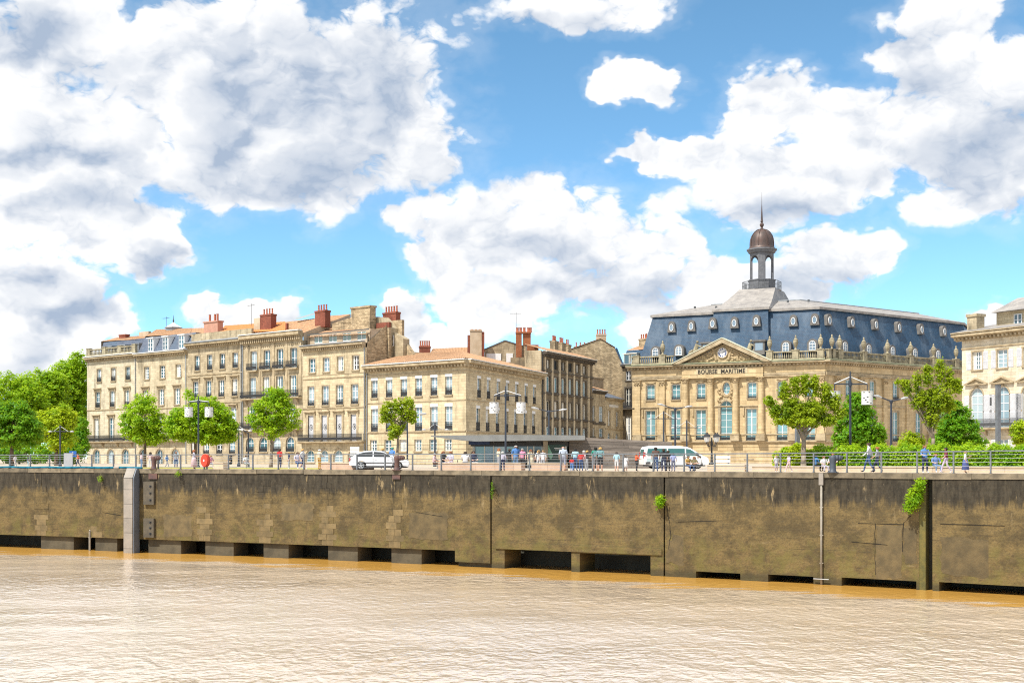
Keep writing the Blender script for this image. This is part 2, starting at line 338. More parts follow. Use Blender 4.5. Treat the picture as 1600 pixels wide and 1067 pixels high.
def holed_wall(mb, x0, x1, z0, z1, ops, dep=.25, m=0, y=0.0):
    """front sheet at local y with rectangular or arched openings and their reveals"""
    xs = sorted(set([round(v, 4) for o in ops for v in (o[0], o[1])]+[x0, x1])); zs = sorted(set([round(v, 4) for o in ops for v in (o[2], o[3])]+[z0, z1]))
    xs = [x for x in xs if x0-1e-6 <= x <= x1+1e-6]; zs = [z for z in zs if z0-1e-6 <= z <= z1+1e-6]
    for i in range(len(xs)-1):
        for j in range(len(zs)-1):
            cx, cz = (xs[i]+xs[i+1])/2, (zs[j]+zs[j+1])/2
            if any(o[0] < cx < o[1] and o[2] < cz < o[3] for o in ops): continue
            mb.quad((xs[i],y,zs[j]), (xs[i+1],y,zs[j]), (xs[i+1],y,zs[j+1]), (xs[i],y,zs[j+1]), m)
    for o in ops:
        a, b, c, d = o[:4]; arch = len(o) > 4 and o[4]; yi = y+dep
        h = min(arch*1.0 if arch else 0, d-c)
        mb.quad((a,y,c), (a,yi,c), (a,yi,d-h), (a,y,d-h), m); mb.quad((b,y,c), (b,y,d-h), (b,yi,d-h), (b,yi,c), m); mb.quad((a,y,c), (b,y,c), (b,yi,c), (a,yi,c), m)
        if not arch: mb.quad((a,y,d), (a,yi,d), (b,yi,d), (b,y,d), m)
        else:
            n = 10; r = (b-a)/2; cx = (a+b)/2
            pts = [(cx-r*math.cos(PI*k/n), d-h+h*math.sin(PI*k/n)) for k in range(n+1)]
            for k in range(n):
                mb.quad((pts[k][0],y,pts[k][1]), (pts[k][0],yi,pts[k][1]), (pts[k+1][0],yi,pts[k+1][1]), (pts[k+1][0],y,pts[k+1][1]), m)
                mb.quad((pts[k][0],y,pts[k][1]), (pts[k+1][0],y,pts[k+1][1]), (pts[k+1][0],y,d), (pts[k][0],y,d), m)

# materials of ground, river and quay wall
def mk_paving():
    m, T, b = newmat('quay_paving'); p = T.pos()
    c = T.mix(T.ramp(T.noise(p, .25, 5), .35, .65), (.50,.40,.30), (.40,.33,.26))
    c = T.mix(T.ramp(T.noise(p, 3, 4), .5, .8), c, (.30,.25,.20))
    T.put(b.inputs['Base Color'], c); b.inputs['Roughness'].default_value = .9; return m
def mk_wall():
    m, T, b = newmat('quay_concrete'); p = T.pos(); x, y, z = T.sep(p); al = T.math('SUBTRACT', x, T.math('MULTIPLY', y, .5))
    q = T.comb(al, 0.0, z)
    c = T.mix(T.ramp(T.noise(T.scale(q, .55, 1, .8), 1.0, 9, .74), .40, .60), (.185,.132,.056), (.088,.066,.032))
    # board marks, long and low
    c = T.mix(T.math('MULTIPLY', T.ramp(T.noise(T.scale(q, .22, 1, 3.2), 1.0, 5, .65), .50, .72), .32), c, (.085,.065,.04))
    c = T.mix(T.math('MULTIPLY', T.ramp(T.noise(T.scale(q, .5, 1, 5), 1.0, 4, .6), .62, .75), .35), c, (.36,.28,.17))
    c = T.mix(T.math('MULTIPLY', T.ramp(T.noise(T.scale(q, 1, 1, 1.4), 7, 8, .8), .47, .62), .6), c, (.055,.043,.028)); c = T.mix(T.math('MULTIPLY', T.ramp(T.noise(q, 10, 6, .8), .60, .68), .5), c, (.34,.26,.14))
    for z0 in (-1.92, -3.30, -4.42):            # lift joints of the concrete
        ln = T.math('ABSOLUTE', T.math('ADD', T.math('SUBTRACT', z, z0), T.math('MULTIPLY', T.math('SUBTRACT', T.noise(T.scale(q, .35, 1, .2), 1.0, 4), .5), .28)))
        c = T.mix(T.math('MULTIPLY', T.ramp(ln, .012, .04, 1, 0), T.math('MULTIPLY', T.ramp(T.noise(q, .6, 3), .45, .7), .7)), c, (.06,.047,.03))
    # green algae low down
    alg = T.math('MULTIPLY', T.ramp(T.math('ADD', z, T.math('MULTIPLY', T.noise(T.scale(q, .8, 1, .8), 1.0, 5, .6), 3.2)), -3.6, -1.6, 1, 0), T.ramp(T.noise(q, .9, 5, .65), .42, .62))
    c = T.mix(T.math('MULTIPLY', alg, .65), c, (.15,.13,.04))
    # soot-dark top with drips running down
    drip = T.noise(T.scale(q, 2.1, 1, .16), 1.0, 6, .7); wob = T.noise(q, .45, 4)
    e = T.math('ADD', z, T.math('MULTIPLY', T.math('ADD', T.math('MULTIPLY', T.math('SUBTRACT', drip, .5), 2.6), T.math('MULTIPLY', T.math('SUBTRACT', wob, .5), 1.2)), 1.0))
    dark = T.ramp(e, -1.95, -1.35)
    c = T.mix(T.math('MULTIPLY', dark, .92), c, T.mix(T.ramp(T.noise(T.scale(q, 1.5, 1, .5), 1.6, 6, .7), .35, .65), (.020,.018,.015), (.06,.051,.037)))
    dk = T.math('MULTIPLY', T.ramp(T.noise(T.scale(q, 1.3, 1, .055), 1.0, 6, .7), .56, .66), T.ramp(z, -6.0, -1.5))
    c = T.mix(T.math('MULTIPLY', dk, .55), c, (.055,.045,.03))
    # lime bloom and lichen specks
    sp = T.math('MULTIPLY', T.ramp(T.noise(q, 5.5, 4, .7), .66, .72), T.ramp(z, -2.6, -1.2))
    c = T.mix(T.math('MULTIPLY', sp, .6), c, (.48,.40,.28))
    lm = T.math('MULTIPLY', T.ramp(T.noise(T.scale(q, 1.0, 1, .28), 1.3, 6, .7), .585, .68), T.ramp(z, -3.4, -1.0))
    c = T.mix(T.math('MULTIPLY', lm, .7), c, (.40,.30,.16))
    rs = T.math('MULTIPLY', T.ramp(T.noise(T.scale(q, .55, 1, .10), 1.0, 5, .6), .64, .70), T.ramp(z, -5.5, -1.5))
    c = T.mix(T.math('MULTIPLY', rs, .75), c, (.32,.19,.06))
    c = T.mix(T.ramp(T.math('ADD', z, T.math('MULTIPLY', T.noise(q, 1.2, 4), .7)), -5.85, -5.45, .75, 0), c, (.055,.048,.028))   # tide line
    T.put(b.inputs['Base Color'], c); b.inputs['Roughness'].default_value = .88; b.inputs['Specular IOR Level'].default_value = .25
    T.put(b.inputs['Normal'], T.bump(T.math('ADD', T.noise(q, 2.0, 7, .7), T.math('MULTIPLY', T.noise(T.scale(q, .4, 1, 4), 1.2, 3), .35)), .7, .10)); return m
def mk_water():
    m, T, b = newmat('river_water'); p = T.pos(); x, y, z = T.sep(p)
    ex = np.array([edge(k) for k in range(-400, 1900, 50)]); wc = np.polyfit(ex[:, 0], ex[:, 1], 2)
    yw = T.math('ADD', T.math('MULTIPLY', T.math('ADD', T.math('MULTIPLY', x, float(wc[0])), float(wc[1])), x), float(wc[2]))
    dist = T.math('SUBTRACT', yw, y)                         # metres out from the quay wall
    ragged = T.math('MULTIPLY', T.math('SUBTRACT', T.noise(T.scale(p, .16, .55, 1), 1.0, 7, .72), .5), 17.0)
    wall_refl = T.ramp(T.math('ADD', dist, ragged), 4.6, 7.6, 1, 0)    # calmer band along the wall, the wall's reflection painted in as ochre
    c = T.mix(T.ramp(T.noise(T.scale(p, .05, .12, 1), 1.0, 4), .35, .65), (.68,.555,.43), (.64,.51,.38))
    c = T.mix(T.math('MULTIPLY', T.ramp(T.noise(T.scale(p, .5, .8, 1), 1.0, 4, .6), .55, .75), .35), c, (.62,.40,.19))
    c = T.mix(T.math('MULTIPLY', wall_refl, .97), c, (.48,.255,.045))
    T.put(b.inputs['Base Color'], c); b.inputs['Roughness'].default_value = .25; b.inputs['IOR'].default_value = 1.33
    T.put(b.inputs['Coat Weight'], T.ramp(wall_refl, 0, 1, 1, .33)); b.inputs['Coat IOR'].default_value = 2.7; T.put(b.inputs['Coat Roughness'], T.math('MULTIPLY', T.ramp(T.noise(T.scale(p, .03, .09, 1), 1.0, 3), .35, .65, .13, .24), T.ramp(wall_refl, 0, 1, 1, .6)))
    q = T.scale(p, 1.25, .85, 1)
    h = T.math('ADD', T.math('MULTIPLY', T.noise(q, .22, 3, .5, .5), .8), T.math('MULTIPLY', T.noise(q, 1.15, 2, .5, .6), .55))
    h = T.math('ADD', h, T.math('MULTIPLY', T.noise(T.scale(p, 1.1, 1.0, 1), 3.1, 1, .5, .4), .17))
    h = T.math('MULTIPLY', h, T.math('MULTIPLY', T.ramp(T.noise(T.scale(p, .025, .06, 1), 1.0, 3), .3, .7, .35, 1.5), T.ramp(wall_refl, 0, 1, 1, .45)))
    nb = T.bump(h, 1.0, .19); T.put(b.inputs['Normal'], nb); T.put(b.inputs['Coat Normal'], nb); return m
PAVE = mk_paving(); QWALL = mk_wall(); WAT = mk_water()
QSTONE = simple('quoin_stone', (.215,.155,.072), (.13,.098,.048), 1.6, .9, bump=.5, rnd=.14)
COPE = simple('coping_stone', (.24,.195,.13), (.10,.083,.058), 1.2, .9, bump=.5, rnd=.2)
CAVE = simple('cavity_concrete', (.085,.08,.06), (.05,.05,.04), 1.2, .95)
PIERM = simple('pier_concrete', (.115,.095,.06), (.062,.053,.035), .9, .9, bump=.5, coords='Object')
# ground and river
PXS = [-1500,-1000,-600,-400,-200]+list(range(-100, 1801, 50))+[1900,2050,2250,2500]
mb = MB()
for a, b in zip(PXS[:-1], PXS[1:]):
    A, B = edge(a), edge(b); mb.quad((A.x, A.y, 0), (B.x, B.y, 0), (B.x*1.0, 9000, 0), (A.x*1.0, 9000, 0))
A = edge(PXS[0]); mb.quad((-9000, A.y, 0), (A.x, A.y, 0), (A.x, 9000, 0), (-9000, 9000, 0))
B = edge(PXS[-1]); mb.quad((B.x, B.y, 0), (9000, B.y, 0), (9000, 9000, 0), (B.x, 9000, 0))
tag(obj('quay_ground', mb, PAVE), 'pale beige paved quay behind the railing', 'ground', kind='structure')
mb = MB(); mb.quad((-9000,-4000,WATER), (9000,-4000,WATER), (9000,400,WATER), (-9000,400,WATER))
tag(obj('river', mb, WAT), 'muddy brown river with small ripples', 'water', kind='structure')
# grass strip behind the railing on the left
GRASS = simple('dry_grass', (.30,.33,.06), (.42,.36,.10), 2.0, .95, bump=.6, bs=30)
mb = MB()
for a, b in zip(range(110, 460, 25), range(135, 485, 25)):
    p, q = onq(a, 4.2), onq(b, 4.2); r, t = onq(b, 6.0), onq(a, 6.0); mb.quad((p.x,p.y,.05), (q.x,q.y,.05), (r.x,r.y,.09), (t.x,t.y,.09))
    mb.quad((p.x,p.y,.002), (q.x,q.y,.002), (q.x,q.y,.05), (p.x,p.y,.05))
tag(obj('grass_strip', mb, GRASS), 'narrow strip of dry yellowish grass behind the railing', 'grass', kind='stuff')

# the quay wall
QW = thing('quay_wall', 'long stained concrete and stone quay wall rising from the river', 'wall')
def qframe(a, b): p, q = edge(a), edge(b); return Frame(p, q)
def panel(a, b, zb, ops=(), proud=0.0, thick=1.2, name='wall_panel'):
    f = qframe(a, b); mb = MB(); o = []
    for (pa, pb, zt) in ops: o.append((f.L*(pa-a)/(b-a), f.L*(pb-a)/(b-a), -7.0, zt))
    z0 = -7.0 if ops else zb
    holed_wall(mb, 0, f.L, z0, -.32, o, dep=2.2, y=-proud)
    mb.quad((0,-proud,z0), (f.L,-proud,z0), (f.L,thick,z0), (0,thick,z0)); mb.quad((0,-proud,z0), (0,thick,z0), (0,thick,-.32), (0,-proud,-.32)); mb.quad((f.L,-proud,z0), (f.L,thick,z0), (f.L,thick,-.32), (f.L,-proud,-.32))
    return obj(name, mb, QWALL, QW, f.loc(), f.rot)
G = .04
JL = [-1500,-900,-500,-250,-100,65,203,320,414,512,617,712]
for a, b in zip(JL[:-1], JL[1:]): panel(a+.3, b-.3, -5.36)
panel(712.3, 767.2, -6.1, proud=.12)
panel(768.6, 1037, -7, ops=[(790,898,-5.12),(911,1018,-5.18)], proud=.02)
panel(1039.2, 1285, -7, ops=[(1090,1161,-6.0),(1204,1272,-5.97)])
panel(1285.3, 1436, -7, ops=[(1316,1432,-5.93)])
panel(1457, 1640, -7, ops=[(1468,1625,-5.90)])
panel(1640.4, 1900, -7); panel(1900.4, 2500, -7)
# shallow beam over the two wide openings and stepped cracks as thin recessed joints
f = qframe(768.6, 1037); mb = MB(); mb.box(0.3, f.L-.1, -.10, -.01, -5.12, -4.72); obj('lintel_beam', mb, QWALL, QW, f.loc(), f.rot)
# piers in the low gallery of the left part
for a, b in [(-240,-190),(-120,-60),(61,112),(146,180),(229,280),(318,362),(409,448),(510,556),(609,656),(714,767)]:
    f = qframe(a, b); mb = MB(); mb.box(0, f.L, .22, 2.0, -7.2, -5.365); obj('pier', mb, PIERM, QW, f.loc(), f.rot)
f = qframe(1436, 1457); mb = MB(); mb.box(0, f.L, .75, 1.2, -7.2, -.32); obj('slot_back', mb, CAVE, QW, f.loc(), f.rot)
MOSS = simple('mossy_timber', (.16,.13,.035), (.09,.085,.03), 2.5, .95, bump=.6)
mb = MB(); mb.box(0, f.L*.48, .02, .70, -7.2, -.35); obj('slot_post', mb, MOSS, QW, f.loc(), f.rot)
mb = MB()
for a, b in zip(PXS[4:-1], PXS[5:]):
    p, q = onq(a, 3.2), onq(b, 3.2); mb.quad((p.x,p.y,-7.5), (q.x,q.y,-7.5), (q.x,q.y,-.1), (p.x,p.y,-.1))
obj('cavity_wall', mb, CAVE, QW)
# coping stones
k = -300
while k < 2400:
    w = random.uniform(58, 92)*sc(k)/24; f = qframe(k+.25, k+w-.25); mb = MB()
    pr = random.uniform(.05, .075); mb.box(0, f.L, -pr, .75, -.32+random.uniform(0, .03), .012+random.uniform(-.006, .006)); obj('coping_stone', mb, COPE, QW, f.loc(), f.rot); k += w
# toothed quoin stones
for px, top in ((65,-1.7),(152,-2.4),(320,-1.2),(414,-.9),(512,-1.0),(617,-1.4)):
    z = -5.34; i = 0
    while z < top:
        h = random.uniform(.36, .47); w = (1.42 if i % 2 else 1.0)*random.uniform(.92, 1.1)
        f = qframe(px-20, px+20); c = f.L/2; n = random.choice((1, 2, 2)); x = c-w/2; cut = [x, x+w] if n == 1 else [x, x+w*random.uniform(.38, .62), x+w]
        for s0, s1 in zip(cut[:-1], cut[1:]):
            mb = MB(); pr = random.uniform(.008, .03); mb.box(s0+.006, s1-.006, -pr, .2, z+.006, z+h-.006); obj('stone', mb, QSTONE if z < -3.3+random.gauss(0, .5) else QWALL, QW, f.loc(), f.rot)
        z += h; i += 1

# repair patches and cracks in the concrete
REPC = simple('repair_concrete', (.155,.113,.052), (.085,.065,.033), 1.4, .9, bump=.6, rnd=.15, detail=8)
def patch(x0, x1, y0, y1, proud=.02, rag=.10):
    xm = (x0+x1)/2; f = qframe(x0, x1); z1, z0 = zat(y0, dE(xm)), zat(y1, dE(xm)); pts = []; n = 7; rr = random.Random(int(x0))
    for a, b_, c, d_ in ((0,z0,f.L,z0),(f.L,z0,f.L,z1),(f.L,z1,0,z1),(0,z1,0,z0)):
        for k in range(n): t = k/n; pts.append((a+(c-a)*t+rr.uniform(-rag, rag), b_+(d_-b_)*t+rr.uniform(-rag, rag)))
    obj('repair_patch', MB().prism(pts, -proud, .05), REPC, QW, f.loc(), f.rot)
for a in ((1369,1410,820,903),(1412,1433,822,880),(1042,1066,842,880),(1052,1160,838,884),(740,765,770,830),(640,700,800,842),(440,490,786,812),(255,300,805,838),(1180,1262,786,808),(1470,1560,842,900),(880,960,830,846)): patch(*a, proud=random.uniform(.008, .02))
CRACK = simple('crack_dark', (.02,.016,.011), None, rough=1.0)
def crack(pts, w=.022):
    x0, x1 = min(p[0] for p in pts)-6, max(p[0] for p in pts)+6; f = qframe(x0, x1); mb = MB(); P = []; rr = random.Random(int(x0*3))
    for (a, b_), (c, d_) in zip(pts[:-1], pts[1:]):
        for k in range(6): t = k/6; x = a+(c-a)*t; P.append((f.L*(x-x0)/(x1-x0)+rr.uniform(-.04, .04), zat(b_+(d_-b_)*t, dE(x))))
    for (a, b_), (c, d_) in zip(P[:-1], P[1:]):
        n = Vector((d_-b_, a-c)); n = n.normalized()*w*rr.uniform(.4, 1.1) if n.length else Vector((w, 0)); mb.quad((a-n.x,-.026,b_-n.y), (a+n.x,-.026,b_+n.y), (c+n.x,-.026,d_+n.y), (c-n.x,-.026,d_-n.y))
    obj('crack', mb, CRACK, QW, f.loc(), f.rot)
for c_ in ([(1368,818),(1367,860),(1369,905)],[(1411,818),(1410,870)],[(1340,817),(1411,819),(1425,803)],[(1330,846),(1400,852)],[(1060,815),(1180,812)],[(1042,790),(1048,835),(1044,862)],[(768,800),(757,806),(752,850)],[(860,842),(1030,845)],[(1470,818),(1590,822)],[(160,800),(196,806)],[(650,800),(700,808)]): crack(c_)
# railing: posts, top rail, cables
RAIL = thing('quay_railing', 'grey steel railing with posts and cables along the quay edge', 'railing')
posts = [-120,-90,-58,-25,10,42,72,105,138,172,207,242,277,314,352,390,430,470,512,553,597,640,685,731,777,823,872,922,970,1017,1065,1113,1164,1216,1268,1320,1374,1430,1487,1545,1606,1668,1732,1800,1870,1945,2025,2110,2200,2300]
RO = .38
def railh(px): return 1.10+max(0, min(1, (px-1150)/450))*.13
def pmesh():
    mb = MB(); mb.box(-.035, .035, -.06, .06, 0, 1.0); mb.box(-.07, .07, -.10, .10, 0, .02); return mb
for p in posts:
    o = obj('post', shared(('post',), pmesh, STEEL), None, RAIL, onq(p, RO, .01), math.atan2(tang(p).y, tang(p).x)); o.scale.z = railh(p)-.03
for a, b in zip(posts[:-1], posts[1:]):
    A, B = onq(a, RO, railh(a)), onq(b, RO, railh(b)); mb = MB(); L = (B-A).length; mb.box(0, L-.01, -.055, .055, -.035, .035)
    d = B-A; obj('top_rail', mb, STEEL, RAIL, A, (0, -math.asin(d.z/L), math.atan2(d.y, d.x)))
for lev, r in ((.18,.012),(.37,.012),(.56,.012),(.75,.012),(.93,.012)):
    mb = MB()
    for a, b in zip(posts[:-1], posts[1:]):
        mb.tube(onq(a, RO, lev*railh(a)/1.1), onq(b, RO, lev*railh(b)/1.1), r, n=4)
    obj('cable', mb, STEEL_L, RAIL)
# mooring bollards: raked hook shape
def bollard_mesh(hd=1):
    mb = MB(); mb.lathe([(.30,0),(.30,.05),(.22,.10),(.20,.3),(.20,.62),(.23,.80),(.24,.95),(.20,1.04),(.05,1.07)], 12)
    prev = None
    for i, (x, z, r) in enumerate([(.0,.86,.22),(.18,.90,.20),(.38,.92,.18),(.52,.90,.17),(.60,.86,.12)]):
        if prev: mb.tube(prev[0], (x,0,z), prev[1], r, 10)
        prev = ((x,0,z), r)
    return mb
RUSTY = simple('rusty_cast_iron', (.13,.065,.05), (.07,.045,.05), 3, .75, bump=.5)
BLUEIRON = simple('blue_grey_cast_iron', (.06,.075,.10), (.04,.05,.07), 3, .55, bump=.3)
for px, m, cap, lab in ((240,RUSTY,1,'rusty mooring bollard beside the tall grey fender post'),(620,RUSTY,0,'rusty brown mooring bollard on the edge in front of the white car'),(1301,BLUEIRON,0,'dark blue grey mooring bollard above the thin wall pipe')):
    t = thing('mooring_bollard', lab, 'bollard', onq(px, .02, .012), -.15, 'mooring bollards on the quay edge')
    obj('bollard_body', shared(('bollard', m.name), bollard_mesh, m, True), None, t)
    t.scale = (.88,.88,.92); b_ = MB(); b_.box(-.34, .34, -.3, .34, -.008, .03); obj('base_plate', b_, m, t)
# rust stains under the bollards are stains of the wall: iron brackets below them
RUSTST = simple('rust_stain', (.30,.12,.03), (.20,.09,.035), 2, .9)
for px, zz, m in ((240,-.75,RUSTY),(620,-.60,RUSTY)):
    f = qframe(px-9, px+9); b_ = MB(); b_.box(.15, f.L-.15, -.10, .1, zz, -.33); obj('bollard_bracket', b_, m, QW, f.loc(), f.rot)
# tall fender post
FEND_L = simple('fender_face', (.33,.29,.25), (.25,.225,.195), 1.5, .7, rnd=.06); FEND_S = simple('fender_side', (.17,.19,.23), (.13,.15,.18), 1.5, .6)
fp = edge(212)-inward(212)*.75; t = thing('fender_post', 'tall pale grey boxed fender post with sloped top standing against the wall', 'fender', (fp.x, fp.y, WATER), math.atan2(tang(212).y, tang(212).x)+.12)
mb = MB(); mb.box(-.40, .46, -.02, .72, -.8, 5.75); mb.add([(-.40,-.02,5.75),(.46,-.02,5.75),(.46,.72,5.75),(-.40,.72,5.75),(-.40,.35,6.45),(.46,.35,6.45),(.46,.72,6.45),(-.40,.72,6.45)], [(0,1,5,4),(4,5,6,7),(1,2,6,5),(0,4,7,3),(2,3,7,6)]); obj('post_core', mb, FEND_S, t)
zz = [-.5,.35,1.55,2.65,3.75,4.85,5.72]
for a, b in zip(zz[:-1], zz[1:]):
    mb = MB(); mb.box(-.41, .36, -.10, -.022, a+.012, b-.012); obj('facing_panel', mb, FEND_L, t)
mb = MB(); mb.add([(-.41,-.09,5.74),(.36,-.09,5.74),(.36,.33,6.47),(-.41,.33,6.47),(-.41,-.02,5.74),(.36,-.02,5.74),(.36,.36,6.42),(-.41,.36,6.42)], [(0,1,2,3),(4,7,6,5),(0,4,5,1),(1,5,6,2),(2,6,7,3),(3,7,4,0)]); obj('sloped_cap', mb, FEND_L, t)
# bolted fender boards
TIMB = simple('fender_timber', (.12,.10,.07), (.075,.065,.05), 2, .9, bump=.5)
for z0, z1, lab in ((-2.7,-.95,'upper dark bolted fender board beside the grey post'),(-5.2,-3.75,'lower dark bolted fender board beside the grey post')):
    f = qframe(227, 243); t = thing('fender_board', lab, 'fender', (f.p.x, f.p.y, z0), f.rot, 'bolted fender boards'); mb = MB(); mb.box(0, f.L, -.22, 0, 0, z1-z0); obj('board', mb, TIMB, t)
    for k in range(3):
        mb = MB(); zc = (z1-z0)*(.2+.3*k); mb.box(f.L*.55, f.L*.8, -.235, -.221, zc-.07, zc+.07); mb.tube((f.L*.68,-.235,zc), (f.L*.68,-.29,zc), .06, n=6); obj('bolt', mb, IRON, t)
# pipes
GREYP = simple('grey_pipe', (.32,.285,.235), (.22,.20,.165), 2, .6)
p = edge(1284.5)-inward(1284)*.12; t = thing('wall_pipe', 'thin grey vertical pipe with box head running down to the water', 'pipe', (p.x, p.y, WATER), math.atan2(tang(1284).y, tang(1284).x))
mb = MB(); mb.tube((0,0,-.6), (0,0,5.75), .065, n=8); obj('pipe_run', mb, GREYP, t, smooth=True)
mb = MB(); mb.box(-.13, .13, -.09, .11, 5.7, 6.38); obj('box_head', mb, FEND_L, t)
mb = MB(); mb.tube((-.45,-.05,.32), (.45,-.05,.32), .03); obj('foot_bar', mb, STEEL_L, t)
for z in (1.2,2.8,4.4): mb = MB(); mb.box(-.1, .1, -.02, .12, z, z+.06); obj('clamp', mb, GREYP, t)
p = edge(141)-inward(141)*.05; t = thing('short_wall_pipe', 'short pale pipe at the waterline left of the fender post', 'pipe', (p.x, p.y, WATER)); mb = MB(); mb.tube((0,0,-.6), (0,0,1.5), .085, n=8); mb.tube((0,0,1.5), (0,.10,1.62), .085, .07, n=8); obj('pipe_run', mb, GREYP, t)
mb = MB(); mb.box(-.12, .12, -.02, .12, 1.0, 1.08); obj('clamp', mb, GREYP, t)
# blue pipe on the edge at the left
BLUEP = simple('blue_hose', (.01,.13,.20), (.015,.17,.25), 3, .7, spec=.2)
t = thing('blue_pipe', 'long flat blue hose lying along the quay edge at far left', 'hose', onq(60, .12, .012))
o0 = Vector(t.location); mb = MB(); prev = None
for px in range(-200, 232, 12):
    q = onq(px, .12+.05*math.sin(px*.07), .10+.02*math.sin(px*.11))-o0
    if prev is not None: mb.tube(prev, q, .085, n=8)
    prev = q
obj('hose', mb, BLUEP, t, smooth=True)
mb = MB(); q = onq(181, .12, .10)-o0; mb.tube(q-tang(181)*.25, q+tang(181)*.25, .11, n=10); obj('coupling', mb, FEND_L, t)
# ---------------------------------------------------------------- buildings
def win_frame(w, h, rows, arch=0.0, cols=2):
    mb = MB(); t = .095; y0, y1 = 0, .07; hh = h-arch
    mb.box(0, t, y0, y1, 0, hh); mb.box(w-t, w, y0, y1, 0, hh); mb.box(t, w-t, y0, y1, 0, t)
    if arch:
        n = 10; r = w/2
        for k in range(n):
            a, b = PI*k/n, PI*(k+1)/n
            o = [(r-r*math.cos(a), hh+arch*math.sin(a)), (r-r*math.cos(b), hh+arch*math.sin(b))]; i = [(r-(r-t)*math.cos(b), hh+(arch-t)*math.sin(b)), (r-(r-t)*math.cos(a), hh+(arch-t)*math.sin(a))]
            mb.prism(o+i, y0, y1)
        mb.box(t, w-t, y0, y1, hh-.05, hh+.05)
        mb.box(w/2-.04, w/2+.04, y0-.01, y1, t, h-t)
    else:
        mb.box(t, w-t, y0, y1, h-t, h); mb.box(w/2-.085, w/2+.085, y0-.015, y1, t, h-t)
    for k in range(1, rows):
        z = t+(hh-2*t)*k/rows; mb.box(t, w-t, y0+.01, y1-.01, z-.033, z+.033)
    return mb
def win_pane(w, h, arch=0.0):
    mb = MB()
    if arch:
        n = 10; r = w/2; hh = h-arch; mb.poly([(0,0,0),(w,0,0)]+[(r+r*math.cos(PI*k/n), 0, hh+arch*math.sin(PI*k/n)) for k in range(n+1)])
    else: mb.quad((0,0,0), (w,0,0), (w,0,h), (0,0,h))
    return mb
def iron_rail(w, h, out=.06, dense=.11, side=False):
    mb = MB(); r = .014
    mb.box(0, w, -out-.02, -out+.02, h-.04, h); mb.box(0, w, -out-.015, -out+.015, .06, .09); mb.box(0, w, -out-.012, -out+.012, h*.72, h*.75)
    n = max(2, int(w/dense))
    for k in range(n+1): x = w*k/n; mb.box(x-r, x+r, -out-r, -out+r, 0, h-.03)
    for k in range(n): x = w*(k+.5)/n; mb.box(x-.03, x+.03, -out-.008, -out+.008, h*.2, h*.55)
    if side:
        for x in (0, w): mb.box(x-.02, x+.02, -out, 0, h-.04, h); mb.box(x-.015, x+.015, -out, 0, .06, .09); mb.box(x-.015, x+.015, -out*.5-.015, -out*.5+.015, 0, h)
    return mb
def shutter_mesh(w, h):
    mb = MB(); mb.box(0, w, -.03, 0, 0, h); 
    for zz in ((.08, h*.46), (h*.52, h-.08)):
        n = max(3, int((zz[1]-zz[0])/.12))
        for k in range(n): z = zz[0]+(zz[1]-zz[0])*k/n; mb.box(.06, w-.06, -.05, -.028, z, z+.07)
    return mb
